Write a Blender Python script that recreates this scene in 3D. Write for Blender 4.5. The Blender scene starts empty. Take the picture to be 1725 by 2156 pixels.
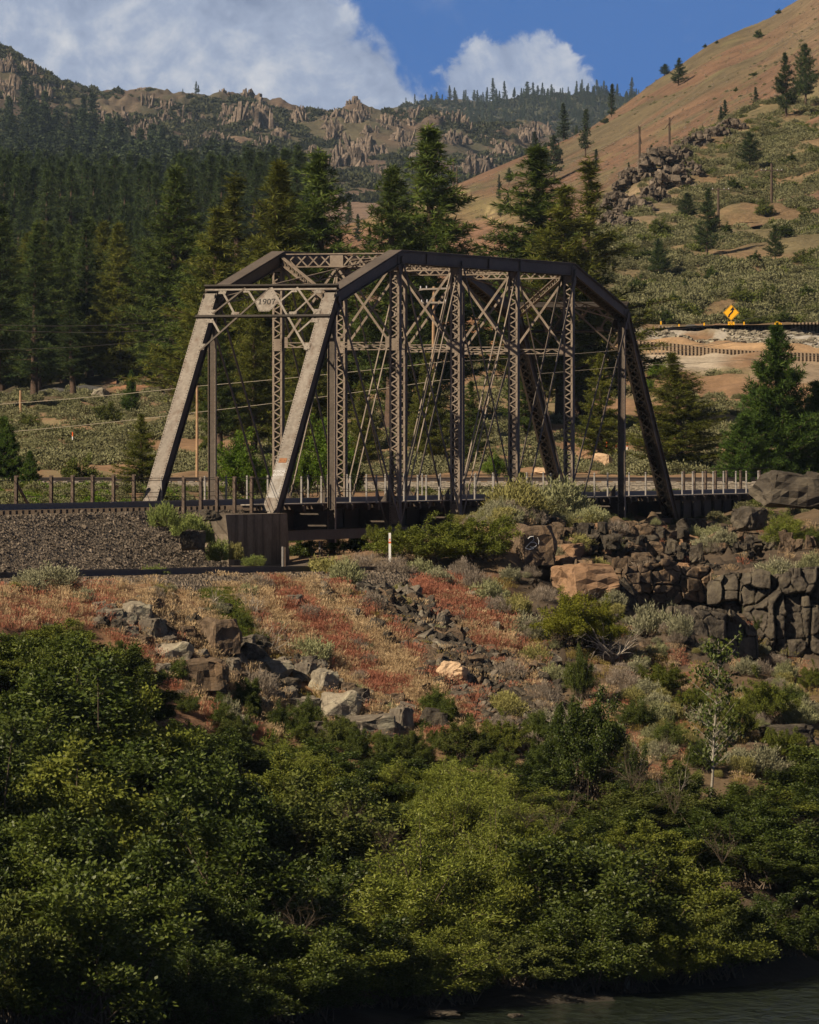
import bpy, bmesh, math, random
import numpy as np
from mathutils import Vector, Matrix
R = math.radians
sc = bpy.context.scene
COL = sc.collection
# ---------------------------------------------------------------- camera calibration
F, HV, CU, ZC = 14227.2, 934.0, 862.5, 17.5
def P(u, v, Y):
    return np.array([(u-CU)/F*Y, Y, ZC-(v-HV)/F*Y])
def V(Y, v):
    return (Y, ZC-(v-HV)/F*Y)
rng = np.random.default_rng(7)
random.seed(7)
# ---------------------------------------------------------------- noise
def _h(ix, iy, s):
    n = (ix.astype(np.int64)*374761393 + iy.astype(np.int64)*668265263 + s*1442695041) & 0xffffffff
    n = ((n ^ (n >> 13))*1274126177) & 0xffffffff
    return ((n ^ (n >> 16)) & 0xffff)/65535.0
def vnoise(x, y, s=0):
    x = np.asarray(x, float); y = np.asarray(y, float)
    ix = np.floor(x); iy = np.floor(y); fx = x-ix; fy = y-iy
    fx = fx*fx*(3-2*fx); fy = fy*fy*(3-2*fy)
    a = _h(ix, iy, s); b = _h(ix+1, iy, s); c = _h(ix, iy+1, s); d = _h(ix+1, iy+1, s)
    return (a*(1-fx)+b*fx)*(1-fy)+(c*(1-fx)+d*fx)*fy
def fbm(x, y, o=4, s=0, g=.5):
    t = 0; a = 1; n = 0
    for i in range(o):
        t = t+a*vnoise(np.asarray(x)*2**i+i*17.3, np.asarray(y)*2**i+i*9.1, s+i); n += a; a *= g
    return t/n
def ridged(x, y, o=4, s=0):
    t = 0; a = 1; n = 0
    for i in range(o):
        t = t+a*(1-abs(2*vnoise(np.asarray(x)*2**i+i*7.3, np.asarray(y)*2**i+i*3.1, s+i)-1)); n += a; a *= .5
    return t/n
def sstep(a, b, x):
    t = np.clip((np.asarray(x, float)-a)/(b-a), 0, 1); return t*t*(3-2*t)
# ---------------------------------------------------------------- mesh helpers
def mesh_np(name, verts, faces, mats=(), midx=None, smooth=False):
    """faces: list of int arrays (n,k)"""
    me = bpy.data.meshes.new(name)
    verts = np.ascontiguousarray(verts, np.float32)
    faces = [np.asarray(f, np.int32) for f in faces if len(f)]
    nl = sum(f.size for f in faces); npoly = sum(len(f) for f in faces)
    me.vertices.add(len(verts)); me.vertices.foreach_set('co', verts.ravel())
    me.loops.add(nl); me.loops.foreach_set('vertex_index', np.concatenate([f.ravel() for f in faces]))
    st = []; o = 0
    for f in faces:
        st.append(o+np.arange(len(f))*f.shape[1]); o += f.size
    me.polygons.add(npoly); me.polygons.foreach_set('loop_start', np.concatenate(st).astype(np.int32))
    if midx is not None: me.polygons.foreach_set('material_index', np.asarray(midx, np.int32))
    if smooth: me.polygons.foreach_set('use_smooth', np.ones(npoly, bool))
    for m in mats: me.materials.append(m)
    me.update(calc_edges=True); me.validate()
    return me
class MB:
    def __init__(s): s.v = []; s.f = []; s.m = []; s.n = 0
    def add(s, vs, fs, mi=0):
        b = s.n; s.v.extend([tuple(map(float, p)) for p in vs]); s.n += len(vs)
        for f in fs: s.f.append([b+i for i in f]); s.m.append(mi)
    def box(s, p0, p1, w, h, side=(0, 1, 0), mi=0, off=(0, 0, 0)):
        """bar from p0 to p1, w along side, h along the third axis"""
        p0 = Vector(p0)+Vector(off); p1 = Vector(p1)+Vector(off)
        d = (p1-p0).normalized(); sd = Vector(side); sd = (sd-d*sd.dot(d))
        if sd.length < 1e-6: sd = d.orthogonal()
        sd.normalize(); n = d.cross(sd)
        c = []
        for p in (p0, p1):
            for a, b in ((-1, -1), (1, -1), (1, 1), (-1, 1)):
                c.append(p+sd*(a*w/2)+n*(b*h/2))
        s.add(c, [(0, 3, 2, 1), (4, 5, 6, 7), (0, 1, 5, 4), (1, 2, 6, 5), (2, 3, 7, 6), (3, 0, 4, 7)], mi)
    def aabb(s, lo, hi, mi=0):
        s.box(((lo[0]+hi[0])/2, (lo[1]+hi[1])/2, lo[2]), ((lo[0]+hi[0])/2, (lo[1]+hi[1])/2, hi[2]), hi[1]-lo[1], hi[0]-lo[0], (0, 1, 0), mi)
    def tube(s, pts, rad, k=6, mi=0, cap=True):
        pts = [Vector(p) for p in pts]
        if not hasattr(rad, '__len__'): rad = [rad]*len(pts)
        vs = []; fs = []
        for i, p in enumerate(pts):
            d = (pts[min(i+1, len(pts)-1)]-pts[max(i-1, 0)])
            d = d.normalized() if d.length > 1e-9 else Vector((0, 0, 1))
            a = Vector((0, 0, 1)) if abs(d.z) < .9 else Vector((1, 0, 0))
            x = d.cross(a).normalized(); y = d.cross(x)
            for j in range(k):
                t = 2*math.pi*j/k
                vs.append(p+x*(rad[i]*math.cos(t))+y*(rad[i]*math.sin(t)))
        for i in range(len(pts)-1):
            for j in range(k):
                fs.append((i*k+j, i*k+(j+1) % k, (i+1)*k+(j+1) % k, (i+1)*k+j))
        if cap: fs.append(tuple(range(k))[::-1]); fs.append(tuple((len(pts)-1)*k+j for j in range(k)))
        s.add(vs, fs, mi)
    def poly(s, pts, nrm, th, mi=0):
        """flat plate: outline extruded by th along nrm"""
        n = Vector(nrm).normalized()*th; k = len(pts)
        a = [Vector(p) for p in pts]; b = [p+n for p in a]
        s.add(a+b, [tuple(range(k))[::-1], tuple(range(k, 2*k))]+[(i, (i+1) % k, k+(i+1) % k, k+i) for i in range(k)], mi)
    def stud(s, p, n, r=.03, h=.02, mi=0):
        p = Vector(p); n = Vector(n).normalized(); x = n.orthogonal().normalized(); y = n.cross(x)
        vs = [p+x*r*math.cos(t)+y*r*math.sin(t) for t in [i*math.pi/2.5 for i in range(5)]]+[p+n*h]
        s.add(vs, [(i, (i+1) % 5, 5) for i in range(5)], mi)
    def build(s, name, mats, parent=None, smooth=False):
        me = bpy.data.meshes.new(name); me.from_pydata(s.v, [], s.f)
        for m in (mats if isinstance(mats, (list, tuple)) else [mats]): me.materials.append(m)
        me.polygons.foreach_set('material_index', s.m)
        if smooth: me.polygons.foreach_set('use_smooth', [True]*len(s.f))
        me.update()
        bm = bmesh.new(); bm.from_mesh(me); bmesh.ops.recalc_face_normals(bm, faces=bm.faces); bm.to_mesh(me); bm.free()
        return link(name, me, parent)
def link(name, me, parent=None, loc=None, rz=0, scale=None):
    o = bpy.data.objects.new(name, me); COL.objects.link(o)
    if parent: o.parent = parent
    if loc is not None: o.location = loc
    if rz: o.rotation_euler = (0, 0, rz)
    if scale is not None: o.scale = scale if hasattr(scale, '__len__') else (scale,)*3
    return o
def tag(o, label=None, cat=None, group=None, kind=None):
    if label: o['label'] = label
    if cat: o['category'] = cat
    if group: o['group'] = group
    if kind: o['kind'] = kind
    return o
def empty(name, loc, label, cat, group=None, rz=0, scale=None):
    return tag(link(name, None, None, loc, rz, scale), label, cat, group)
# ---------------------------------------------------------------- materials
def newmat(name):
    m = bpy.data.materials.new(name); m.use_nodes = True
    nt = m.node_tree; nt.nodes.clear()
    return m, nt, nt.nodes.new('ShaderNodeOutputMaterial')
def nn(nt, t, **k):
    n = nt.nodes.new('ShaderNode'+t)
    for a, b in k.items():
        if a.startswith('i_'):
            n.inputs[a[2:].replace('_', ' ')].default_value = b
        else: setattr(n, a, b)
    return n
def L(nt, a, b): nt.links.new(a, b)
def ramp(nt, fac, cols, pos=None):
    r = nt.nodes.new('ShaderNodeValToRGB'); e = r.color_ramp.elements
    pos = pos or [i/(len(cols)-1) for i in range(len(cols))]
    while len(e) < len(cols): e.new(.5)
    for x, p, c in zip(e, pos, cols): x.position = p; x.color = (*c, 1)
    L(nt, fac, r.inputs[0]); return r.outputs[0]
def coords(nt, world):
    if world: return nn(nt, 'NewGeometry').outputs['Position']
    return nn(nt, 'TexCoord').outputs['Object']
def noise(nt, co, scale, detail=4, rough=.55, dist=0):
    n = nn(nt, 'TexNoise', i_Scale=scale, i_Detail=detail, i_Roughness=rough, i_Distortion=dist)
    L(nt, co, n.inputs['Vector']); return n.outputs['Fac']
def mixc(nt, a, b, fac, mode='MIX'):
    m = nt.nodes.new('ShaderNodeMix'); m.data_type = 'RGBA'; m.blend_type = mode
    for s, x in ((0, fac), (6, a), (7, b)):
        if hasattr(x, 'links'): L(nt, x, m.inputs[s])
        else: m.inputs[s].default_value = x if s == 0 else (*x, 1)
    return m.outputs[2]
def surf(name, cols, scale, rough=.85, bump=.3, bdist=.05, world=False, fine=8, spec=.2, pos=None, metal=0, streak=None, attr=None, rand=0, vor=0):
    m, nt, out = newmat(name)
    co = coords(nt, world)
    n1 = noise(nt, co, scale, 6, .6); n2 = noise(nt, co, scale*fine, 5, .65)
    f = nn(nt, 'Math', operation='ADD'); f.inputs[1].default_value = 0
    mx = nn(nt, 'Math', operation='MULTIPLY_ADD'); L(nt, n2, mx.inputs[0]); mx.inputs[1].default_value = .5
    h = nn(nt, 'Math', operation='MULTIPLY'); L(nt, n1, h.inputs[0]); h.inputs[1].default_value = .5
    L(nt, h.outputs[0], mx.inputs[2])
    st = nn(nt, 'MapRange'); L(nt, mx.outputs[0], st.inputs[0]); st.inputs[1].default_value = .33; st.inputs[2].default_value = .67
    fac = st.outputs[0]
    c = ramp(nt, fac, cols, pos)
    if vor:
        vt = nn(nt, 'TexVoronoi', i_Scale=vor); L(nt, co, vt.inputs['Vector'])
        sep = nn(nt, 'SeparateColor'); L(nt, vt.outputs['Color'], sep.inputs[0])
        vr = nn(nt, 'MapRange'); L(nt, sep.outputs[0], vr.inputs[0]); vr.inputs[3].default_value = .35; vr.inputs[4].default_value = 1.7
        c = mixc(nt, c, vr.outputs[0], 1.0, 'MULTIPLY')
    if attr:
        a = nn(nt, 'Attribute', attribute_name=attr)
        c = mixc(nt, c, a.outputs['Color'], 1.0, 'MULTIPLY')
    if streak:
        mp = nn(nt, 'Mapping'); mp.inputs['Scale'].default_value = streak[1]; L(nt, co, mp.inputs[0])
        s = noise(nt, mp.outputs[0], 1.0, 4, .6)
        sr = nn(nt, 'MapRange'); L(nt, s, sr.inputs[0]); sr.inputs[1].default_value = .5; sr.inputs[2].default_value = .72; sr.inputs[4].default_value = streak[2]
        c = mixc(nt, c, streak[0], sr.outputs[0])
    if rand:
        oi = nn(nt, 'ObjectInfo'); rr = nn(nt, 'MapRange'); L(nt, oi.outputs['Random'], rr.inputs[0])
        rr.inputs[3].default_value = 1-rand; rr.inputs[4].default_value = 1+rand
        c = mixc(nt, c, rr.outputs[0], 1.0, 'MULTIPLY')
    b = nn(nt, 'BsdfPrincipled', i_Roughness=rough, i_Metallic=metal)
    b.inputs['Specular IOR Level'].default_value = spec
    L(nt, c, b.inputs['Base Color'])
    if bump:
        bp = nn(nt, 'Bump', i_Strength=bump, i_Distance=bdist)
        L(nt, vt.outputs['Distance'] if vor else mx.outputs[0], bp.inputs['Height']); L(nt, bp.outputs[0], b.inputs['Normal'])
    L(nt, b.outputs[0], out.inputs[0]); return m
def leafmat(name, dark, mid, light, scale=1.2, trans=.25, rand=.25, rough=.6, spec=.15, warm=None):
    m, nt, out = newmat(name)
    g = nn(nt, 'NewGeometry'); n = noise(nt, g.outputs['Position'], scale, 3, .6)
    st = nn(nt, 'MapRange'); L(nt, n, st.inputs[0]); st.inputs[1].default_value = .32; st.inputs[2].default_value = .68
    ri = nn(nt, 'Math', operation='MULTIPLY_ADD'); L(nt, g.outputs['Random Per Island'], ri.inputs[0]); ri.inputs[1].default_value = .5
    hh = nn(nt, 'Math', operation='MULTIPLY'); L(nt, st.outputs[0], hh.inputs[0]); hh.inputs[1].default_value = .5
    L(nt, hh.outputs[0], ri.inputs[2])
    c = ramp(nt, ri.outputs[0], [dark, mid, light])
    oi = nn(nt, 'ObjectInfo')
    if warm: 
        wr = nn(nt, 'MapRange'); L(nt, oi.outputs['Random'], wr.inputs[0]); wr.inputs[1].default_value = .55; wr.inputs[4].default_value = .7
        c = mixc(nt, c, warm, wr.outputs[0])
    rr = nn(nt, 'MapRange'); L(nt, oi.outputs['Random'], rr.inputs[0]); rr.inputs[3].default_value = 1-rand; rr.inputs[4].default_value = 1+rand
    c = mixc(nt, c, rr.outputs[0], 1.0, 'MULTIPLY')
    b = nn(nt, 'BsdfPrincipled', i_Roughness=rough); b.inputs['Specular IOR Level'].default_value = spec
    L(nt, c, b.inputs['Base Color'])
    t = nn(nt, 'BsdfTranslucent'); L(nt, c, t.inputs[0])
    x = nn(nt, 'MixShader'); x.inputs[0].default_value = trans
    L(nt, b.outputs[0], x.inputs[1]); L(nt, t.outputs[0], x.inputs[2]); L(nt, x.outputs[0], out.inputs[0]); return m
M = {}
M['steel'] = surf('weathered_steel', [(.105, .079, .058), (.175, .137, .104), (.235, .19, .148)], .5, .6, .12, .01, fine=14, spec=.3,
                  streak=((.09, .06, .045), (2.2, 2.2, .35), .55))
M['steel_dark'] = surf('sooty_shaded_steel', [(.038, .030, .023), (.065, .051, .039), (.095, .075, .057)], .6, .6, .12, .01, fine=12, spec=.3,
                       streak=((.08, .045, .03), (2, 2, .3), .5))  # soot-dark steel; on some portal bars its tone stands in for shade
M['steel_top'] = surf('cover_plate_steel', [(.06, .048, .04), (.095, .077, .064), (.13, .107, .09)], .5, .55, .12, .01, fine=12, spec=.35)
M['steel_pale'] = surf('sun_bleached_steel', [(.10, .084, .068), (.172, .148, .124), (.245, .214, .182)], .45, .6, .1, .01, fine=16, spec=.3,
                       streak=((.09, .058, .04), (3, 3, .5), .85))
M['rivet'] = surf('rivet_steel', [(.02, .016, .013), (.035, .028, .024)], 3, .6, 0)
M['rust'] = surf('rusty_plate', [(.17, .075, .032), (.26, .12, .055)], 4, .7, .1, .01)
M['ink'] = surf('black_paint', [(.012, .011, .011), (.03, .027, .025)], 6, .6, 0)
M['graf_white'] = surf('white_spray_paint', [(.45, .45, .45), (.7, .7, .7)], 3, .7, 0)
M['graf_grey'] = surf('faded_grey_spray_paint', [(.12, .12, .13), (.25, .25, .26)], 3, .7, 0)
M['graf_yellow'] = surf('faded_yellow_spray_paint', [(.25, .22, .03), (.4, .35, .06)], 3, .7, 0)
M['concrete'] = surf('stained_concrete', [(.12, .095, .07), (.18, .146, .11), (.24, .20, .155)], .8, .9, .3, .03, fine=10, streak=((.05, .038, .027), (1.9, 1.9, .12), .95))
M['rail'] = surf('rail_steel', [(.035, .028, .024), (.07, .052, .042)], 2, .45, .05, .01, spec=.5)
M['tie'] = surf('creosoted_timber', [(.035, .026, .02), (.075, .055, .04), (.11, .08, .06)], 3, .85, .3, .01)
M['plank'] = surf('grey_walkway_timber', [(.22, .19, .16), (.34, .30, .26)], 2, .85, .2, .01)
M['galv'] = surf('galvanised_post', [(.17, .155, .14), (.28, .26, .235)], 4, .55, .05, .005, spec=.4)
M['postbrown'] = surf('rusty_post', [(.045, .032, .024), (.09, .065, .05), (.20, .155, .115)], 3, .8, .2, .01, pos=[0, .6, 1])
M['wire'] = surf('cable_steel', [(.03, .027, .025), (.05, .045, .04)], 5, .6, 0)
M['wire_pale'] = surf('bare_wire', [(.24, .21, .16), (.34, .30, .23)], 5, .45, 0)
M['pole'] = surf('pole_timber', [(.20, .125, .07), (.33, .21, .12), (.40, .27, .16)], 1.2, .85, .2, .02, streak=((.12, .08, .05), (8, 8, .5), .6))
M['pole_dark'] = surf('dark_pole_timber', [(.05, .036, .028), (.10, .07, .05)], 1.2, .85, .2, .02)
M['board'] = surf('wall_boards', [(.07, .05, .036), (.12, .088, .062), (.17, .125, .09)], 1.4, .9, .2, .02)
M['boardpost'] = surf('wall_posts', [(.22, .165, .11), (.34, .26, .18)], 1.4, .9, .2, .02)
M['sign_yellow'] = surf('sign_yellow', [(.72, .36, .012), (.80, .42, .02)], 1, .5, 0)
M['sign_black'] = surf('sign_black', [(.012, .012, .012), (.02, .02, .02)], 2, .5, 0)
M['orange'] = surf('orange_sleeve', [(.62, .10, .02), (.75, .14, .03)], 2, .5, 0)
M['white'] = surf('white_plastic', [(.62, .60, .57), (.76, .74, .70)], 2, .6, 0)
M['insul'] = surf('insulator', [(.4, .4, .42), (.6, .6, .62)], 2, .3, 0)
M['ballast'] = surf('ballast_gravel', [(.085, .066, .05), (.13, .104, .078), (.18, .145, .11)], .5, .95, .9, .06, world=True, fine=12, vor=9)
M['ballast_pale'] = surf('pale_ballast_gravel', [(.13, .11, .085), (.21, .18, .145)], .6, .95, .7, .06, world=True, fine=10, vor=7)
M['stone'] = surf('gravel_stone', [(.06, .047, .036), (.11, .088, .068), (.17, .138, .108)], 6, .9, .2, .02, rand=.6)
M['ground'] = surf('ground_soil', [(.55, .52, .48), (.95, .93, .9), (1.35, 1.32, 1.28)], .35, .95, .8, .15, world=True, fine=9, attr='zone')
M['hill'] = surf('hill_soil', [(.38, .37, .34), (1.0, .98, .94), (1.6, 1.56, 1.46)], .11, .95, .6, 1.2, world=True, fine=11, attr='zone')
M['mount'] = surf('mountain_soil', [(.5, .5, .5), (.95, .95, .95), (1.45, 1.42, 1.38)], .045, .95, .9, 3., world=True, fine=9, attr='zone')
def rockm(n, c, lich=None): return surf(n, c, 1.1, .92, 1.0, .14, fine=6, rand=.15, streak=(lich, (1.5, 1.5, 1.5), .6) if lich else None)
M['rock_brown'] = rockm('brown_rock', [(.045, .032, .022), (.095, .068, .046), (.17, .122, .083)], (.24, .15, .08))
M['rock_grey'] = rockm('grey_rock', [(.06, .05, .04), (.125, .105, .083), (.21, .18, .143)], (.26, .26, .19))
M['rock_pale'] = rockm('pale_rock', [(.12, .10, .075), (.22, .19, .145), (.34, .30, .235)], (.22, .22, .15))
M['rock_tan'] = rockm('tan_rock', [(.32, .22, .135), (.43, .30, .19), (.52, .38, .25)])
M['rock_dark'] = rockm('dark_basalt', [(.022, .018, .0145), (.054, .045, .035), (.105, .087, .067)], (.13, .11, .075))
M['rock_orange'] = rockm('orange_brown_rock', [(.10, .06, .035), (.20, .12, .07), (.28, .175, .105)], (.12, .085, .06))
M['crag'] = surf('crag_rock', [(.026, .021, .017), (.09, .072, .055), (.21, .168, .13)], .25, .95, .9, .5, world=True, fine=5)
M['crag_far'] = surf('far_crag_rock', [(.035, .028, .023), (.14, .108, .085), (.29, .225, .175)], .12, .95, .9, 2., world=True, fine=5)
M['bark'] = surf('pine_bark', [(.035, .024, .018), (.075, .05, .036), (.12, .08, .055)], 1.5, .9, .4, .03)
M['bark_pale'] = surf('pale_bark', [(.20, .18, .145), (.32, .29, .24)], 2, .85, .2, .01, streak=((.12, .1, .08), (2, 2, 6), .6))
M['twig'] = surf('shrub_twig', [(.07, .05, .035), (.13, .10, .07)], 4, .9, 0)
M['twig_dead'] = surf('dead_twig', [(.26, .22, .18), (.42, .37, .31)], 4, .9, 0)
M['pine'] = leafmat('pine_needles', (.024, .040, .009), (.055, .082, .015), (.115, .140, .026), .9, .2, .3)
M['pine_warm'] = leafmat('yellowish_pine_needles', (.040, .049, .009), (.088, .100, .015), (.185, .178, .03), .9, .22, .15)
M['pine_dark'] = leafmat('dark_pine_needles', (.016, .029, .010), (.036, .058, .016), (.075, .100, .025), .9, .15, .25)
M['pine_far'] = leafmat('far_pine_needles', (.017, .027, .013), (.032, .047, .020), (.056, .073, .028), .15, .1, .35)
M['juniper'] = leafmat('juniper_foliage', (.018, .040, .007), (.046, .084, .012), (.095, .140, .022), 1.0, .2, .15)
M['leaf_dark'] = leafmat('dark_green_leaves', (.016, .028, .005), (.041, .060, .008), (.086, .106, .016), 1.1, .14, .18, .5, .25)
M['leaf_green'] = leafmat('green_leaves', (.024, .037, .006), (.057, .078, .010), (.118, .138, .022), 1.0, .16, .18, .5, .25)
M['leaf_willow'] = leafmat('willow_leaves', (.065, .085, .012), (.140, .165, .024), (.24, .255, .05), 1.0, .2, .12, .5, .2)
M['leaf_yellow'] = leafmat('yellow_green_leaves', (.055, .068, .008), (.135, .145, .014), (.25, .235, .03), 1.2, .3, .1)
M['leaf_olive'] = leafmat('olive_leaves', (.036, .046, .011), (.078, .094, .019), (.140, .152, .035), 1.0, .14, .15)
M['leaf_bright'] = leafmat('bright_green_leaves', (.045, .085, .008), (.09, .15, .013), (.165, .22, .024), .8, .32, .15)
M['leaf_lime'] = leafmat('lime_olive_leaves', (.043, .054, .008), (.094, .112, .015), (.170, .178, .03), 1.0, .18, .15)
M['sage'] = leafmat('sagebrush_leaves', (.115, .120, .056), (.23, .235, .12), (.335, .335, .185), 2.0, .15, .15, .8, .05)
M['sage_grey'] = leafmat('grey_sagebrush_leaves', (.115, .115, .066), (.215, .21, .13), (.32, .31, .20), 2.0, .12, .15, .8, .05)
M['sage_yellow'] = leafmat('yellowish_sagebrush_leaves', (.13, .125, .04), (.24, .225, .08), (.36, .32, .13), 2.0, .15, .15, .8, .05)
M['sage_green'] = leafmat('greenish_sagebrush_leaves', (.085, .115, .03), (.17, .205, .06), (.27, .30, .10), 2.0, .18, .15, .8, .05)
M['sage_dry'] = leafmat('dry_sagebrush_twigs', (.13, .105, .08), (.23, .19, .15), (.34, .29, .24), 2.0, .1, .15, .85, .05)
M['sage_far'] = leafmat('hillside_brush', (.094, .096, .045), (.175, .172, .09), (.27, .26, .145), .12, .1, .3, .85, .05, warm=(.055, .062, .024))
M['brush_far'] = leafmat('far_brush', (.026, .031, .017), (.050, .055, .030), (.085, .085, .045), .03, .1, .35, .85, .05)
M['grass_red'] = leafmat('red_dry_grass', (.27, .112, .074), (.335, .142, .092), (.41, .188, .122), 1.0, .3, .15, .8, .05)
M['grass_straw'] = leafmat('straw_dry_grass', (.36, .25, .14), (.45, .33, .195), (.54, .42, .26), 1.0, .3, .15, .8, .05)
M['grass_olive'] = leafmat('olive_dry_grass', (.12, .095, .025), (.22, .17, .05), (.32, .25, .09), 1.0, .3, .15, .8, .05)
M['grass_green'] = leafmat('green_grass', (.05, .07, .012), (.10, .125, .022), (.17, .19, .045), 1.0, .3, .15, .8, .05)
# ================================================================ TERRAIN
def blur(A, k):
    for _ in range(k):
        B = np.pad(A, 1, mode='edge')
        A = (B[:-2, 1:-1]+2*B[1:-1, 1:-1]+B[2:, 1:-1])/4
        B = np.pad(A, 1, mode='edge')
        A = (B[1:-1, :-2]+2*B[1:-1, 1:-1]+B[1:-1, 2:])/4
    return A
class Sheet:
    def __init__(s, cols, us, ys, nb):
        s.us = np.asarray(us, float); s.ys = np.asarray(ys, float)
        cu = np.array([c[0] for c in cols], float)
        Z = np.array([np.interp(s.ys, [p[0] for p in c[1]], [p[1] for p in c[1]]) for c in cols])  # cols x Y
        i = np.clip(np.searchsorted(cu, s.us)-1, 0, len(cu)-2)
        t = np.clip((s.us-cu[i])/(cu[i+1]-cu[i]), 0, 1)
        s.Z = blur((Z[i]*(1-t[:, None])+Z[i+1]*t[:, None]).T, nb)      # Y x u
        s.U, s.Y = np.meshgrid(s.us, s.ys); s.X = (s.U-CU)/F*s.Y
    def vimg(s): return HV+(ZC-s.Z)/s.Y*F
    def z(s, u, Y):
        a = np.clip((np.asarray(u, float)-s.us[0])/(s.us[1]-s.us[0]), 0, len(s.us)-1.001)
        Y = np.clip(np.asarray(Y, float), s.ys[0], s.ys[-1]-1e-3)
        j = np.clip(np.searchsorted(s.ys, Y, side='right')-1, 0, len(s.ys)-2); ty = (Y-s.ys[j])/(s.ys[j+1]-s.ys[j])
        i = a.astype(int); tx = a-i
        return (s.Z[j, i]*(1-tx)+s.Z[j, i+1]*tx)*(1-ty)+(s.Z[j+1, i]*(1-tx)+s.Z[j+1, i+1]*tx)*ty
    def pt(s, u, Y): return np.array([(u-CU)/F*Y, Y, float(s.z(u, Y))])
    def at(s, x, y): return float(s.z(CU+F*x/y, y))
    def hit(s, u, v, y0=0, y1=1e9):
        """first Y at which the ray through (u, v) meets the sheet"""
        ys = s.ys[(s.ys >= y0) & (s.ys <= y1)]
        zz = s.z(np.full(len(ys), float(u)), ys); vv = HV+(ZC-zz)/ys*F
        k = np.nonzero(vv <= v)[0]
        return float(ys[k[0]]) if len(k) else float(ys[-1])
    def build(s, name, mat, zone):
        ny, nx = s.Z.shape
        idx = np.arange(ny*nx).reshape(ny, nx)
        f = np.stack([idx[:-1, :-1], idx[:-1, 1:], idx[1:, 1:], idx[1:, :-1]], -1).reshape(-1, 4)
        me = mesh_np(name, np.stack([s.X, s.Y, s.Z], -1).reshape(-1, 3), [f], [mat], smooth=True)
        at = me.color_attributes.new('zone', 'FLOAT_COLOR', 'POINT')
        at.data.foreach_set('color', np.concatenate([zone.reshape(-1, 3), np.ones((ny*nx, 1))], 1).astype(np.float32).ravel())
        return tag(link(name, me), kind='structure')
def paint(shape, base): return np.ones(shape+(3,))*np.array(base)
def lay(Z, mask, c):
    m = np.clip(mask, 0, 1)[..., None]; return Z*(1-m)+np.array(c)*m
def band(x, a, b, w): return sstep(a-w, a+w, x)*(1-sstep(b-w, b+w, x))
def shore(u): return np.interp(u, [-500, 0, 400, 700, 900, 1200, 1500, 1725, 2300], [178, 184, 196, 204, 208.5, 213.5, 218, 225, 236])
far_l = [V(345, 1037), (358, 14.9), (372, 15.0), V(385, 1003), V(430, 960), V(500, 910), V(600, 855), V(680, 835), V(760, 800), V(900, 775)]
far_m = [V(345, 1037), (358, 14.9), (372, 15.0), V(385, 1003), V(420, 982), V(470, 940), V(540, 890), V(600, 845), V(690, 790), V(900, 775)]
far_c = [V(345, 1037), (358, 14.9), (372, 15.0), V(385, 1003), V(420, 975), V(470, 920), V(520, 870), V(570, 820), V(620, 755), V(650, 718), V(680, 712), V(760, 690), V(900, 690)]
far_cr = [V(345, 1037), (358, 14.9), (372, 15.0), V(385, 1003), V(430, 968), V(480, 905), V(540, 835), V(590, 770), V(620, 725), V(650, 712), V(700, 680), V(760, 670), V(900, 680)]
far_r = [V(345, 1037), (358, 14.9), (372, 15.0), V(385, 1003), V(420, 985), V(470, 942), V(520, 880), V(560, 825), V(595, 768), V(611, 744), V(613, 738), V(624, 722), V(640, 702), V(648, 694), V(662, 692), V(720, 668), V(900, 660)]
far_rr = [V(345, 1037), (358, 14.9), (372, 15.0), V(385, 1003), V(470, 935), V(560, 815), V(600, 785), V(611, 762), V(613, 756), V(628, 735), V(642, 704), V(648, 696), V(662, 692), V(740, 665), V(900, 660)]
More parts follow.
